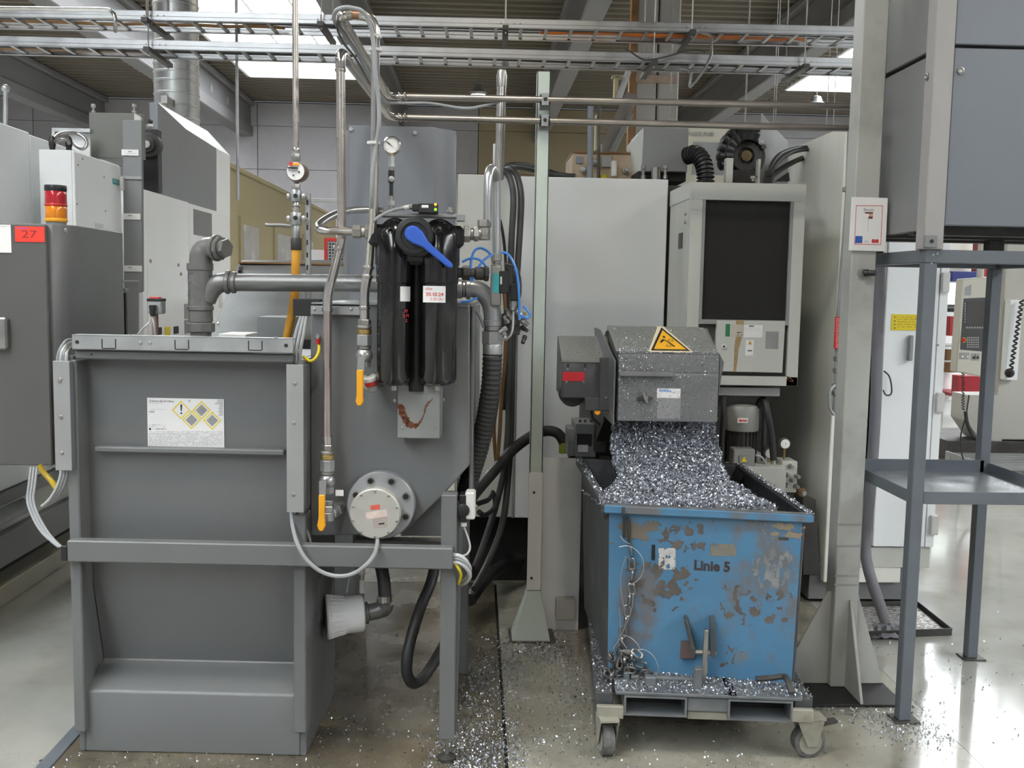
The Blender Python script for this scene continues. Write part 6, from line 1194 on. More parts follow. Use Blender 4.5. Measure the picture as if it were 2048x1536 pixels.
ring(.552, .45, .027, .3); ring(.512, .24, .027, .3)
for pl_ in (((.435, .33), (.445, .42), (.475, .50), (.50, .47), (.47, .40)), ((.475, .50), (.50, .47), (.56, .30), (.548, .26)), ((.545, .31), (.575, .25), (.57, .20), (.545, .25))):
    MB().add([top(u, v, .0086) for u, v in pl_], [tuple(range(len(pl_)))]).build('hand_mark', M_INK, wt)
MB().add([top(.497+.014*math.cos(i*.7), .575+.042*math.sin(i*.7), .0086) for i in range(9)], [tuple(range(9))]).build('head_mark', M_INK, wt)
# drive guard at the left
gd = MB(); Yd = 3.97
M_GUARD = mat('dark guard paint', (.055, .056, .058), .42, var=.15, scale=6)
g0, g1 = P(1124, 760, Yd).x, P(1216, 760, Yd).x; zg0_, zg1_ = P(1170, 797, Yd).z, P(1170, 722, Yd).z; zgb = P(1170, 674, 4.18).z
MB().prism([Vector((g0, y, z_)) for y, z_ in ((Yd, zg0_), (Yd, zg1_), (4.18, zgb), (4.25, zgb), (4.25, zg0_))], (g1-g0, 0, 0)).build('drive_guard', M_GUARD, cv, .004)
MB().prism([Vector((g0-.002, Yd-.003, zg1_-.005)), Vector((g0-.002, Yd-.003, zg1_+.002)), Vector((g0-.002, 4.18, zgb+.004)), Vector((g0-.002, 4.18, zgb-.003))], (g1-g0+.02, 0, 0)).build('guard_cover', MATS['olive grey cover'], cv)
pb('guard_box', 1200, 716, 1233, 822, Yd-.03, 4.2, M_GUARD, cv, bev=.003); pb('guard_box', 1170, 795, 1232, 822, Yd-.02, 4.2, M_GUARD, cv, bev=.003)
rs_ = pb('red_sticker', 1125, 744, 1169, 762, Yd-.002, Yd, mat('dark red sticker', (.50, .012, .02), .5, var=.03), cv, bev=0)
for x, y in ((1135, 739), (1170, 739), (1133, 764), (1167, 764), (1219, 750), (1212, 795)): bolt(cv, P(x, y, Yd-.0 if x < 1200 else Yd-.03), (0, -1, 0), .005, .004)
for x in (1136, 1170): pb('slot', x-2, 728, x+2, 734, Yd-.001, Yd, M_DARK, cv, bev=0)
MB().lathe(P(1145, 787, 4.02), (0, 1, 0), [(0, rp(27, 4)), (.06, rp(27, 4)), (.07, rp(22, 4))], 32).build('pulley', M_BLK, cv)
tb('sensor_cable', px2([(1183, 822, 4.05), (1185, 835, 4.05), (1192, 842, 4.05), (1200, 850, 4.05)]), .005, M_RUB, cv, 8); MB().ball(P(1195, 824, 3.98), .012, 10, 6).build('amber_indicator', mat('amber indicator', (.8, .3, .01), .3, var=0, emit=.5), cv)
o = thing('bearing_block', 'oily tension bearing block with blackened holes beside the discharge chute', 'bearing')
pb('block', 1136, 858, 1152, 912, 4.55, 4.7, M_MGREY, o); pb('block', 1151, 848, 1192, 914, 4.5, 4.72, M_MGREY, o); pb('block', 1190, 850, 1212, 905, 4.45, 4.72, M_GRIME, o)
pb('oil_patch', 1154, 868, 1184, 892, 4.495, 4.5, M_DARK, o, bev=0); pb('rag_patch', 1156, 890, 1176, 904, 4.49, 4.497, M_WPLAS, o, bev=0)
for x in (1160, 1170, 1182): hexstack(o, P(x, 849, 4.56), EZ, ((.01, .012, 8), (.012, .006, 6)), M_GRIME)
bx('stand', (P(1140, 900, 4.6).x, 4.6, 0), (P(1200, 900, 4.6).x, 4.7, P(1170, 905, 4.6).z), M_GRIME, o)
# stainless splash sheet
o = thing('splash_sheet', 'tall stainless splash sheet standing between the pillar and the blue bin', 'sheet')
MB().box((P(1082, 1100, 4.56).x, 4.56, .0), (P(1160, 1100, 4.56).x, 4.563, P(1120, 916, 4.56).z)).build('sheet', mat('brushed stainless sheet', (.74, .735, .72), .32, .35, var=.10, scale=3, dirt=.5, dirtcol=(.10, .095, .09), dscale=2), o); MB().prism([Vector((P(1160, 1100, 4.56).x, 4.56, 0)), Vector((P(1222, 1100, 4.56).x, 4.66, 0)), Vector((P(1222, 1100, 4.56).x, 4.66, P(1120, 916, 4.56).z)), Vector((P(1160, 1100, 4.56).x, 4.56, P(1120, 916, 4.56).z))], (0, .003, 0)).build('return_leg', M_GRIME, o)
pb('foot', 1112, 1200, 1150, 1240, 4.5, 4.56, mat('pale foot', (.4, .39, .35), .6, var=.1), o)
# ================================================================ BLUE TIPPING BIN ON ITS CART
def bin_mat():
    m = bpy.data.materials.new('worn blue bin paint'); m.use_nodes = True; n = m.node_tree.nodes; L = m.node_tree.links; b = n['Principled BSDF']
    tc = n.new('ShaderNodeTexCoord')
    def noise(s, det, r, loc=(0, 0, 0), st=(1, 1, 1)):
        mp = n.new('ShaderNodeMapping'); mp.inputs['Location'].default_value = loc; mp.inputs['Scale'].default_value = st; L.new(tc.outputs['Object'], mp.inputs[0])
        t = n.new('ShaderNodeTexNoise'); t.inputs['Scale'].default_value = s; t.inputs['Detail'].default_value = det; t.inputs['Roughness'].default_value = r; L.new(mp.outputs[0], t.inputs[0]); return t.outputs[0]
    def rng(i, a, b_, c, d):
        r = n.new('ShaderNodeMapRange'); L.new(i, r.inputs[0])
        for k, v in zip((1, 2, 3, 4), (a, b_, c, d)): r.inputs[k].default_value = v
        return r.outputs[0]
    def mix(f_, a, b_):
        x = n.new('ShaderNodeMix'); x.data_type = 'RGBA'; L.new(f_, x.inputs[0])
        for k, v in ((6, a), (7, b_)):
            if isinstance(v, tuple): x.inputs[k].default_value = (*v, 1)
            else: L.new(v, x.inputs[k])
        return x.outputs[2]
    c = mix(rng(noise(2.5, 5, .6), .3, .7, 0, 1), (.062, .175, .305), (.090, .235, .39))
    c = mix(rng(noise(3.2, 9, .7, (1.3, .2, .4), (1, 1, .8)), .55, .63, 0, .85), c, (.15, .135, .125))
    c = mix(rng(noise(6, 8, .72, (4, 2, 1)), .60, .66, 0, .6), c, (.20, .16, .10))
    c = mix(rng(noise(1.6, 6, .6, (7, 0, 3)), .55, .75, 0, .5), c, (.20, .19, .17))
    L.new(c, b.inputs['Base Color']); L.new(rng(noise(4, 5, .6), .3, .7, .35, .6), b.inputs['Roughness'])
    return m
M_BIN = bin_mat()
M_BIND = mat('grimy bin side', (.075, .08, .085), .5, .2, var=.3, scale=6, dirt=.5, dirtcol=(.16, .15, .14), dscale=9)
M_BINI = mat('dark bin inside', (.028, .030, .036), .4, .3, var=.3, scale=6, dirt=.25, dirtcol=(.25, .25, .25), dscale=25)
M_BRIM = mat('bare worn steel edge', (.34, .35, .36), .35, .8, var=.2, scale=12)
bn = thing('tipping_bin', 'worn blue tipping bin stencilled Linie 5, heaped with metal chips', 'bin')
RZ = .84
FL, FR_, BR, BL = [PZ(x, y, RZ) for x, y in ((1207, 1010), (1630, 1030), (1482, 928), (1152, 917))]
FLb, FRb, BRb, BLb = Vector((FL.x+.035, FL.y+.03, .215)), Vector((FR_.x-.035, FR_.y+.03, .215)), Vector((BR.x-.035, BR.y-.16, .215)), Vector((BL.x+.035, BL.y-.16, .215))
e_ = .024
FLi, FRi, BRi, BLi = Vector((FL.x+e_, FL.y+e_, RZ)), Vector((FR_.x-e_, FR_.y+e_, RZ)), Vector((BR.x-e_, BR.y-e_, RZ)), Vector((BL.x+e_, BL.y-e_, RZ))
def wall(nm, a, b_, c, d, m): # thin wall slab a,b top ; c,d bottom, thickness inward
    n_ = (b_-a).cross(d-a).normalized(); ctr = (FL+FR_+BR+BL)/4
    if n_.dot(ctr-a) < 0: n_ = -n_
    return MB().prism([a, b_, c, d], n_*.006).build(nm, m, bn)
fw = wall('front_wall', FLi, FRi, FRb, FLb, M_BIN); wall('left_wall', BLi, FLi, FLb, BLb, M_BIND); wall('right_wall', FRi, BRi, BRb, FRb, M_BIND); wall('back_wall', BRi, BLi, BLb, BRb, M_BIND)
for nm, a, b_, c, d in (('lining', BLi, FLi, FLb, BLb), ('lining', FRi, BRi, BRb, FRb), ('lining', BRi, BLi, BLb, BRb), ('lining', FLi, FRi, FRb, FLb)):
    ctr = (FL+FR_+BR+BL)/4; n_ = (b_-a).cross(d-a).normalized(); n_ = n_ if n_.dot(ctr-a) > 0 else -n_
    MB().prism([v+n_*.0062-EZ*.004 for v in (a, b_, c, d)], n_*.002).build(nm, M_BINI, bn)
MB().prism([FLb, FRb, BRb, BLb], (0, 0, -.008)).build('bottom', M_BIND, bn)
def rimbar(a, b_, ai, bi, m, nm='rim'):
    t_ = RZ+.0; MB().prism([a, b_, bi, ai], (0, 0, -.030)).build(nm, m, bn, .004); MB().prism([v+EZ*.0005 for v in (a.lerp(ai, .1), b_.lerp(bi, .1), bi, ai)], (0, 0, .003)).build('rim_cap', M_BRIM if m is M_BIN else M_GRIME, bn)
rimbar(FL, FR_, FLi, FRi, M_BIN); rimbar(BL, FL, BLi, FLi, M_BIND); rimbar(FR_, BR, FRi, BRi, M_BIND); rimbar(BR, BL, BRi, BLi, M_BIND)
# raised right cheek plate at the back (tipping spout)
MB().prism([BRi+Vector((-.004, -.02, 0)), BRi+Vector((-.004, -.18, 0)), BRi+Vector((-.05, -.08, -.12)), BRi+Vector((-.05, -.0, -.10))], (.006, 0, 0)).build('spout_cheek', M_BINI, bn)
BF = Fr((FLi.x, FLi.y), math.atan2(FRi.y-FLi.y, FRi.x-FLi.x)); BF.o.z = 0
tl = math.atan2(.03-e_, RZ-.215)
def fd(py): return (RZ-BF.p(1400, py, 0).z)*.01-.0015
text(fw, 'Linie 5', BF.p(1424, 1133, fd(1133)), BF.ex, EZ, rp(22, 3.3), mat('brown stencil ink', (.045, .04, .045), .6, var=.2, scale=30), bold=.06, sx=.95)
def fpatch(nm, x0, y0, x1, y1, m): return MB().add([BF.p(x, y, fd(y)) for x, y in ((x0, y0), (x1, y0), (x1, y1), (x0, y1))], [(0, 1, 2, 3)]).build(nm, m, fw)
from mathutils import noise as mnoise
def torn(nm, x0, y0, x1, y1, cell, keep, m, seed, fx=1.0, fy=1.0, edge=0):
    """flaked patch: small cells kept where a noise field is high"""
    k = MB(); nx_, ny2 = int((x1-x0)/cell), int((y1-y0)/cell)
    for j in range(ny2):
        for i in range(nx_):
            x, y = x0+i*cell, y0+j*cell; v = mnoise.fractal(Vector((x*.06*fx, y*.06*fy, seed*7.3)), 1.0, 2.0, 4)
            u_, v_ = 2*(i+.5)/nx_-1, 2*(j+.5)/ny2-1
            if edge: v -= edge*max(0, (u_*u_+v_*v_)-.35)
            if v > keep: k.add([BF.p(a, b_, fd(b_)-.0002) for a, b_ in ((x, y), (x+cell, y), (x+cell, y+cell), (x, y+cell))], [(0, 1, 2, 3)])
    if k.f: k.build(nm, m, fw)['kind'] = 'stuff'
M_BMET = mat('bare brown metal', (.13, .115, .105), .5, .2, var=.2, scale=20)
torn('torn_sticker', 1317, 1096, 1351, 1139, 1.0, -.30, mat('torn white sticker', (.52, .51, .49), .6, var=.15, scale=30), 3, 2.6, 1.7)
torn('bare_tape', 1421, 1088, 1474, 1113, 2, -.6, mat('grey tape rest', (.20, .185, .15), .6, var=.15, scale=30), 4, 2, 2, .3)
torn('scraped_glue', 1505, 1090, 1600, 1176, 2.0, -.02, mat('scraped grey glue', (.22, .23, .235), .5, .2, var=.3, scale=30), 5, 1.6, .8, .5)
torn('bare_metal', 1310, 1038, 1440, 1112, 2.2, .02, M_BMET, 6, 1.0, 1.0, .6); torn('bare_metal', 1240, 1100, 1400, 1235, 2.4, .12, M_BMET, 8, .8, 1.0, .5)
torn('bare_metal', 1215, 1038, 1330, 1100, 2.6, .05, mat('brown grime', (.15, .13, .10), .6, var=.2), 12, .5, .9, .5); torn('beige_scuff', 1525, 1045, 1612, 1082, 2, .0, mat('beige scuff', (.28, .23, .16), .6, var=.2), 9, 1, 2, .5); torn('bare_metal', 1440, 1170, 1590, 1335, 2.6, .30, M_BMET, 14, 1, 1, .1)
pp('small_plate', [(1557, 1074), (1577, 1075), (1577, 1081), (1557, 1080)], fd(1078)-.001, fd(1078), M_GRIME, fw, BF, 0); pb('slot', 1303, 1090, 1310, 1120, fd(1100)-.003, fd(1100)+.001, M_DARK, fw, BF, 0)
# release brackets at the bottom of the front
def brk(nm, pts, d0, d1, m=None): return pp(nm, pts, d0, d1, m or M_BIND, bn, BF, .002)
dB = fd(1300)
brk('catch_tab', [(1368, 1241), (1374, 1240), (1392, 1300), (1390, 1312), (1384, 1308)], dB-.06, dB); brk('catch_tab', [(1420, 1241), (1428, 1241), (1433, 1300), (1428, 1318), (1420, 1312)], dB-.06, dB); brk('catch_base', [(1362, 1284), (1388, 1286), (1390, 1318), (1360, 1318)], dB-.02, dB, mat('rust red bracket', (.13, .09, .08), .6, var=.2)); brk('release_lever', [(1408, 1260), (1416, 1261), (1415, 1345), (1408, 1374), (1401, 1372), (1404, 1330)], dB-.07, dB-.05, M_STEEL)
cy('pivot_pin', BF.p(1388, 1304, dB-.05), BF.p(1432, 1306, dB-.05), .009, M_STEEL, bn, 10)
# ---- cart
ct = thing('bin_cart', 'low steel cart with fork pockets and swivel castors under the blue bin', 'cart')
CF = Fr((FL.x, FL.y-.17), BF.ex.y and math.atan2(BF.ex.y, BF.ex.x)*.45)
M_CART = mat('blue grey cart steel', (.16, .175, .19), .45, .3, var=.2, scale=8, dirt=.4, dirtcol=(.30, .28, .24), dscale=10)
M_CREAM = mat('stained cream plate', (.29, .28, .23), .5, var=.12, scale=8, dirt=.5, dirtcol=(.12, .09, .05), dscale=12)
def cb_(nm, x0, y0, x1, y1, d0, d1, m=M_CART, par=ct, bev=.003): return pb(nm, x0, y0, x1, y1, d0, d1, m, par, CF, bev)
def pocket(x0, y0, x1, y1, L_=.85):
    a, b_, z0, z1 = CF.rect(x0, y0, x1, y1, 0); w_ = .007; k = MB()
    k.box((a, 0, z1-w_), (b_, L_, z1), CF).box((a, 0, z0), (b_, L_, z0+w_), CF).box((a, 0, z0+w_), (a+w_, L_, z1-w_), CF).box((b_-w_, 0, z0+w_), (b_, L_, z1-w_), CF).box((a+w_, L_-.01, z0+w_), (b_-w_, L_, z1-w_), CF)
    fp = k.build('fork_pocket', M_CART, ct); MB().box((a+w_, .10, z0+w_), (b_-w_, .11, z1-w_), CF).build('pocket_shade', M_DARK, fp); return a, b_, z0, z1  # dark plate stands in for the shade inside the pocket
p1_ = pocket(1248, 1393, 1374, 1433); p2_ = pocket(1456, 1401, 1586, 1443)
ztopc = p1_[3]
bx('deck_plate', (p1_[0]-.03, .0, ztopc+.001), (p1_[1]+.17, .22, ztopc+.012), M_CART, ct, CF); bx('deck_plate', (p2_[0]-.0, .0, ztopc+.001), (p2_[1]+.03, .22, ztopc+.012), M_CART, ct, CF)
cb_('tie_plate', 1374, 1397, 1457, 1424, .01, .02); cb_('tie_plate', 1374, 1424, 1456, 1440, .02, .03, M_CREAM)
for s in (0, 1):
    xx = CF.l(1190, 1420, .02).x if s == 0 else p2_[1]+.01
    bx('side_rail', (xx, .02, p1_[2]+.0), (xx+.06, 1.38, p1_[3]), M_BIND, ct, CF); 
bx('cross_rail', (p1_[0]-.075, 1.2, p1_[2]), (p2_[1]+.075, 1.26, p1_[3]), M_BIND, ct, CF); bx('bin_support', (p1_[0], .25, ztopc), (p2_[1], .31, FLb.z-.008), M_BIND, ct, CF); bx('bin_support', (p1_[0], .8, ztopc), (p2_[1], .86, FLb.z-.008), M_BIND, ct, CF)
cb_('corner_plate', 1193, 1413, 1247, 1438, -.01, .012, M_CREAM); cb_('corner_plate', 1585, 1420, 1628, 1446, -.01, .012, M_CREAM)
cy('locking_bar', CF.p(1262, 1354, .12), CF.p(1392, 1360, .12), .010, M_CART, ct, 12); cb_('bar_lug', 1247, 1346, 1259, 1376, .10, .13); cb_('bar_lug', 1388, 1338, 1404, 1386, .05, .08); cb_('eye_lug', 1290, 1355, 1312, 1385, .06, .09)
tb('tow_hook', [CF.p(1512, 1358, .08), CF.p(1540, 1356, .08), CF.p(1568, 1353, .07), CF.p(1576, 1362, .03), CF.p(1584, 1386, -.0)], .011, M_GRIME, ct, 8)
def caster(x, y, rot, brake=True):
    e0 = Vector((math.cos(rot), math.sin(rot), 0)); e1 = Vector((-math.sin(rot), math.cos(rot), 0)); c_ = Vector((x, y, .056)); zt2 = p1_[2]
    k = thing('x', 'x', 'x'); bpy.data.objects.remove(k)
    f = MB()
    for s in (-1, 1): f.prism([c_+e1*s*.029+e0*-.015-EZ*.012, c_+e1*s*.029+e0*.02-EZ*.012, c_+e1*s*.029+e0*.045+EZ*(zt2-.064), c_+e1*s*.029+e0*-.055+EZ*(zt2-.064)], e1*s*.003)
    f.prism([c_+e0*u+e1*v+EZ*(zt2-.068) for u, v in ((-.055, -.033), (.05, -.033), (.05, .033), (-.055, .033))], (0, 0, .010))
    fo = f.build('caster_fork', M_CREAM, ct, .001)
    MB().lathe(c_-e1*.016, e1, [(-.006, .040), (-.003, .056), (.035, .056), (.038, .040)], 32).build('wheel', mat('worn caster tyre', (.10, .10, .095), .6, var=.3, scale=20, dirt=.4, dirtcol=(.3, .3, .3), dscale=40), fo)
    MB().lathe(c_-e1*.0245, e1, [(0, .012), (.001, .041), (.048, .041), (.049, .012)], 28).build('wheel_disc', M_CREAM, fo); MB().lathe(c_-e1*.03, e1, [(0, .009), (.06, .009)], 8).build('axle_bolt', M_STEEL, fo)
    if brake: MB().prism([c_+e0*.045+EZ*.055-e1*.02, c_+e0*.045+EZ*.055+e1*.02, c_+e0*.10+EZ*.062+e1*.015, c_+e0*.10+EZ*.062-e1*.015], (0, 0, .008)).build('brake_pedal', M_GRIME, fo)
    return fo
c1_ = PZ(1214, 1516, 0); c2_ = PZ(1620, 1519, 0)
caster(c1_.x, c1_.y+.03, math.pi/2*1.04, True); caster(c2_.x, c2_.y+.03, .12); caster(c1_.x+.16, c1_.y+1.1, 1.2, False); caster(c2_.x-.06, c2_.y+1.1, .6, False)
# ---- chain and wire on the bin
ch = thing('steel_chain', 'steel chain hanging from the bin rim, heaped at the bottom left corner', 'chain')
def torus_link(L_=.050, W_=.030, r=.0048):
    pts = []; hl = (L_-W_)/2
    for i in range(8): a = math.pi*i/7; pts.append(Vector((math.cos(a)*(W_/2-r), 0, hl+math.sin(a)*(W_/2-r))))
    for i in range(8): a = math.pi+math.pi*i/7; pts.append(Vector((math.cos(a)*(W_/2-r), 0, -hl+math.sin(a)*(W_/2-r))))
    pts.append(pts[0]); return MB().tube(pts, r, 8, smooth=False)
l0 = torus_link().build('link', mat('dark chain steel', (.24, .235, .23), .35, .9, var=.2, scale=20), ch)
def put(o, p, eul): o.location = p; o.rotation_euler = eul
random.seed(21)
path = [(1262, 1100), (1263, 1128), (1264, 1152), (1263, 1178), (1258, 1200), (1254, 1222), (1250, 1244), (1246, 1264), (1243, 1284), (1240, 1302)]
for i, (x, y) in enumerate(path):
    l = l0 if i == 0 else l0.copy()
    if i: COL.objects.link(l); l.parent = ch
    put(l, BF.p(x, y, dB-.025), (random.uniform(-.2, .2), random.uniform(-.15, .2), (0 if i % 2 else 1.35)+random.uniform(-.2, .2)))
for i in range(38):
    u = i/38; x = random.gauss(1252, 18); y = random.uniform(1306, 1356)
    x = min(max(x, 1214+(1356-y)*.2), 1298-(1356-y)*.5); l = l0.copy(); COL.objects.link(l); l.parent = ch
    put(l, BF.p(x, y, dB-.03-random.uniform(0, .05)), tuple(random.uniform(0, 3.1) for _ in range(3)))
for pts, w_ in (([(1246, 1026), (1247, 1050), (1247, 1075)], .004), ([(1256, 1034), (1257, 1060), (1258, 1088)], .006)): MB().tube([BF.p(x, y, -.012) for x, y in pts], w_, 6).build('hook_bar', M_GRIME, ch)
MB().tube([BF.p(1246, 1020, .0), BF.p(1247, 1016, -.03), BF.p(1247, 1030, -.035)], .005, 6).build('hook', M_GRIME, ch)
wi = thing('binding_wire', 'loose grey steel wire looped around the chain on the bin', 'wire')
for pts in ([(1241, 1072), (1248, 1082), (1260, 1088)], [(1238, 1094), (1255, 1092), (1272, 1100), (1285, 1118), (1287, 1140), (1278, 1158), (1262, 1170)], [(1252, 1112), (1244, 1138), (1241, 1160), (1243, 1190), (1248, 1215)], [(1266, 1190), (1264, 1215), (1256, 1240), (1246, 1262), (1236, 1282), (1222, 1308), (1215, 1340)], [(1240, 1278), (1255, 1300), (1263, 1325), (1275, 1345), (1292, 1356), (1300, 1350)], [(1245, 1270), (1262, 1276), (1277, 1292), (1280, 1310)], [(1270, 1300), (1290, 1300), (1308, 1314), (1316, 1335), (1312, 1352), (1298, 1357)], [(1300, 1352), (1292, 1368), (1262, 1382), (1230, 1386), (1208, 1388)], [(1240, 1280), (1240, 1240), (1238, 1215)]):
    MB().tube([BF.p(x, y, dB-.055) for x, y in pts], .0016, 6).build('wire_strand', M_GALV, wi)
# ================================================================ METAL CHIPS
def chip_mat():
    m = bpy.data.materials.new('aluminium chips'); m.use_nodes = True; n = m.node_tree.nodes; L = m.node_tree.links; b = n['Principled BSDF']
    g = n.new('ShaderNodeNewGeometry'); cr = n.new('ShaderNodeMapRange'); cr.inputs[3].default_value = .14; cr.inputs[4].default_value = 1.0
    L.new(g.outputs['Random Per Island'], cr.inputs[0]); cb2 = n.new('ShaderNodeCombineColor')
    for i in range(3):
        mm = n.new('ShaderNodeMath'); mm.operation = 'MULTIPLY'; mm.inputs[1].default_value = (.92, .96, 1.06)[i]; L.new(cr.outputs[0], mm.inputs[0]); L.new(mm.outputs[0], cb2.inputs[i])
    L.new(cb2.outputs[0], b.inputs['Base Color']); b.inputs['Metallic'].default_value = .75; b.inputs['Roughness'].default_value = .3
    return m
M_CHIP = chip_mat(); M_CHIPB = mat('packed chips', (.23, .24, .26), .5, .5, var=.6, scale=180, bump=1.0, bscale=260)
def chips(points, name, parent=None, s0=.004, s1=.010, seed=1, ny=.0):
    rn = random.Random(seed); v = []; f = []
    for (p, lift) in points:
        s = rn.uniform(s0, s1); a = Vector((rn.gauss(0, 1), rn.gauss(0, 1), rn.gauss(0, 1))).normalized(); b2 = a.cross(Vector((rn.gauss(0, 1), rn.gauss(0, 1), rn.gauss(0, 1)))).normalized(); c2 = a.cross(b2)
        a, b2 = a*s*.9, b2*s*rn.uniform(.3, .6); k = c2*s*.35; p = Vector(p)+EZ*(lift*s); n = len(v)
        v += [tuple(p-a-b2), tuple(p-b2+k), tuple(p+b2+k), tuple(p-a+b2), tuple(p+a-b2), tuple(p+a+b2)]; f += [(n, n+1, n+2, n+3), (n+1, n+4, n+5, n+2)]
    me = bpy.data.meshes.new(name); me.from_pydata(v, [], f); me.materials.append(M_CHIP); o = bpy.data.objects.new(name, me); COL.objects.link(o); o.parent = parent; return o
rows = [(832, 1228, 1424, 3.99), (850, 1226, 1428, 3.965), (880, 1224, 1434, 3.935), (910, 1226, 1440, 3.90), (935, 1233, 1446, 3.865), (950, 1240, 1452, 3.83), (962, 1234, 1460, 3.79), (978, 1216, 1484, 3.71), (992, 1203, 1508, 3.62), (1004, 1203, 1530, 3.54), (1014, 1206, 1552, 3.47)]
NU = 40; grid = []; rn = random.Random(9)
for ri in range(len(rows)-1):
    for sub in range(4):
        t_ = sub/4; y, xa_, xb3, Y_ = [rows[ri][k]*(1-t_)+rows[ri+1][k]*t_ for k in range(4)]
        row = []
        for i in range(NU+1):
            u = i/NU; bul = 1-(2*u-1)**2; Yq2 = Y_+.10*(1-bul)**1.5*max(0, (1000-y)/170)
            p = P(xa_+(xb3-xa_)*u, y+rn.uniform(-2, 2), Yq2); p += Vector((rn.uniform(-.006, .006), rn.uniform(-.008, .008), rn.uniform(-.006, .006))); row.append(p)
        l_, r_ = row[0], row[-1]
        row = [l_+Vector((.03, .16, -.10)), l_+Vector((.005, .05, -.02))]+row+[r_+Vector((-.005, .05, -.02)), r_+Vector((-.03, .16, -.10))]
        grid.append(row)
lastz = RZ-.035
grid.append([Vector((p.x, FLi.y+.02+(FRi.y-FLi.y)*min(1, max(0, (p.x-FLi.x)/(FRi.x-FLi.x))), lastz)) for p in grid[-1]])
nr, ncol = len(grid), len(grid[0])
hs = MB().add([p for r in grid for p in r], [(i*ncol+j, i*ncol+j+1, (i+1)*ncol+j+1, (i+1)*ncol+j) for i in range(nr-1) for j in range(ncol-1)])
# floor of chips filling the bin
nx, ny_ = 26, 30; base = []
for j in range(ny_+1):
    for i in range(nx+1):
        u, v = i/nx, j/ny_; a = FLi.lerp(FRi, u); b_ = BLi.lerp(BRi, u); p = a.lerp(b_, v)
        du = u-.42; z_ = RZ-.03-.05*max(0, abs(u-.4)-.35)*4-.10*v**1.2-(.12*max(0, u-.72)/.28*min(1, v*3)); base.append(Vector((p.x, p.y, z_+rn.uniform(-.006, .006))))
hs.add(base, [(j*(nx+1)+i, j*(nx+1)+i+1, (j+1)*(nx+1)+i+1, (j+1)*(nx+1)+i) for j in range(ny_) for i in range(nx)])
heap = hs.build('chip_heap', M_CHIPB); tag(heap, 'glittering heap of silver metal chips pouring into the blue bin', 'metal chips', kind='stuff')
rn = random.Random(13); pts = []
for _ in range(52000):
    i, j = rn.randrange(nr-1), rn.randrange(1, ncol-2); u, v = rn.random(), rn.random()
    p = grid[i][j].lerp(grid[i][j+1], u).lerp(grid[i+1][j].lerp(grid[i+1][j+1], u), v); pts.append((p+Vector((rn.uniform(-.004, .004), -rn.uniform(0, .008), rn.uniform(0, .006))), .4))
for _ in range(16000):
    i, j = rn.randrange(nx), rn.randrange(ny_); p = base[j*(nx+1)+i].lerp(base[(j+1)*(nx+1)+i+1], rn.random())+Vector((rn.uniform(-.01, .01), 0, 0)); pts.append((p, .4))
chips(pts, 'chip_flakes', heap, .0022, .0062, 3)
# chips lying on hood, cart and floor
pts = []; rn = random.Random(17)
for _ in range(1500):
    u, v = rn.random()**1.4, rn.random()**2.6; pts.append((top(u, v, .006), .2))
for _ in range(2200): x, y = 1238+198*rn.random()**1.7, 710+130*rn.random(); pts.append((P(x, y, YV-.008), 0))
for _ in range(120): x, y = rn.uniform(1126, 1216), rn.random(); pts.append((Vector((P(x, 700, 4.05).x, Yd+(4.18-Yd)*y, zg1_+(zgb-zg1_)*y+.006)), 0))
o = chips(pts, 'hood_chips', None, .0012, .0030, 5); tag(o, 'fine silver chips sprinkled over the conveyor hood', 'metal chips', kind='stuff')
pts = []
for _ in range(2600):
    x, y = rn.uniform(p1_[0]-.03, p2_[1]+.03), rn.random()**.8*.22
    if p1_[1]+.17 < x < p2_[0]: continue
    pts.append((CF.w(x, y, ztopc+.014), .2))
for _ in range(700): pts.append((CF.w(CF.l(1190, 1420, .02).x+rn.uniform(0, .06), rn.uniform(.02, 1.2), p1_[3]+.002), .2))
for _ in range(250): pts.append((CF.w(p2_[1]+.01+rn.uniform(0, .065), rn.uniform(.02, .5), p1_[3]+.002), .2))
for _ in range(1100):
    e = rn.random(); s = rn.choice((0, 1)); a, b_ = ((BL, FL), (FR_, BR))[s]; ai, bi = ((BLi, FLi), (FRi, BRi))[s]; q = rn.random(); pts.append((a.lerp(b_, e).lerp(ai.lerp(bi, e), q)+EZ*.005, .2))
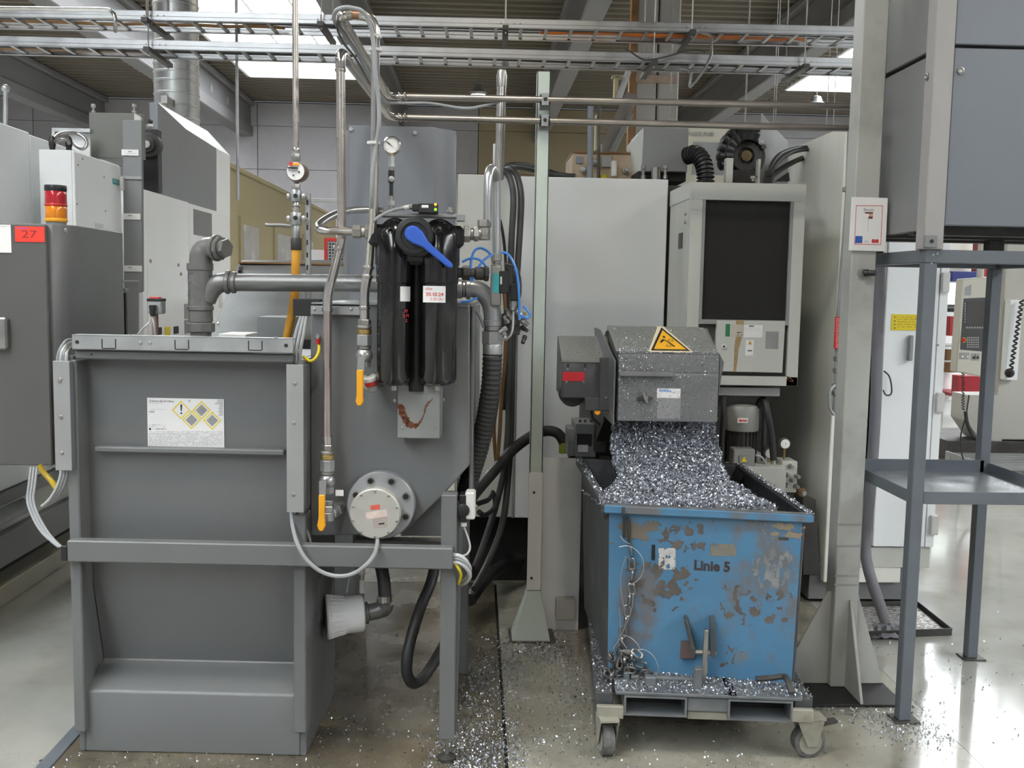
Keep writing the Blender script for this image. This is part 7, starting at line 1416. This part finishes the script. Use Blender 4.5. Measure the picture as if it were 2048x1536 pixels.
o = chips(pts, 'cart_chips', None, .002, .0055, 6); tag(o, 'silver chips lying on the cart deck and bin rims', 'metal chips', kind='stuff')
pts = []
def scat(n, cx, cy_, sx, sy):
    for _ in range(n):
        x, y = rn.gauss(cx, sx), rn.gauss(cy_, sy)
        pts.append(((x, y, .002), .3))
scat(2600, .03, 3.25, .10, .16); scat(1500, .06, 3.75, .09, .3); scat(900, .27, 4.30, .10, .10); scat(900, .40, 4.0, .06, .35); scat(500, -.3, 3.6, .25, .3); scat(700, 1.55, 3.72, .12, .10); scat(500, 1.6, 3.5, .08, .08); scat(260, .9, 3.2, .35, .15); scat(200, -1.0, 3.25, .3, .05); scat(250, 2.0, 4.2, .3, .4); scat(350, .35, 3.4, .15, .3)
o = chips(pts, 'floor_chips', None, .0018, .0055, 7); tag(o, 'silver metal chips strewn on the floor around tank leg, pillar and cart', 'metal chips', kind='stuff')
# ---------------------------------------------------------------- put every origin at the base of its thing
def bbox_w(o):
    out = []
    if o.type == 'MESH':
        mw = o.matrix_world; out += [mw @ Vector(c) for c in o.bound_box]
    for ch in o.children: out += bbox_w(ch)
    return out
def recenter(o):
    if o.type == 'MESH' and o.data.users == 1 and o.rotation_euler.to_quaternion().angle < 1e-6 and len(o.data.vertices):
        xs = [v.co for v in o.data.vertices]
        lo = Vector([min(p[i] for p in xs) for i in range(3)]); hi = Vector([max(p[i] for p in xs) for i in range(3)])
        c = Vector(((lo.x+hi.x)/2, (lo.y+hi.y)/2, lo.z if o.parent is None else (lo.z+hi.z)/2))
        o.data.transform(Matrix.Translation(-c)); o.location = o.location+c
        for ch in o.children: ch.location = ch.location-c
    for ch in o.children: recenter(ch)
bpy.context.view_layer.update()
for o in [o for o in COL.objects if o.parent is None and o.type in ('MESH', 'EMPTY')]:
    if o.type == 'EMPTY':
        b = bbox_w(o)
        if b:
            c = Vector(((min(p.x for p in b)+max(p.x for p in b))/2, (min(p.y for p in b)+max(p.y for p in b))/2, min(p.z for p in b)))
            for ch in o.children: ch.location = ch.location-c
            o.location = c
    recenter(o)
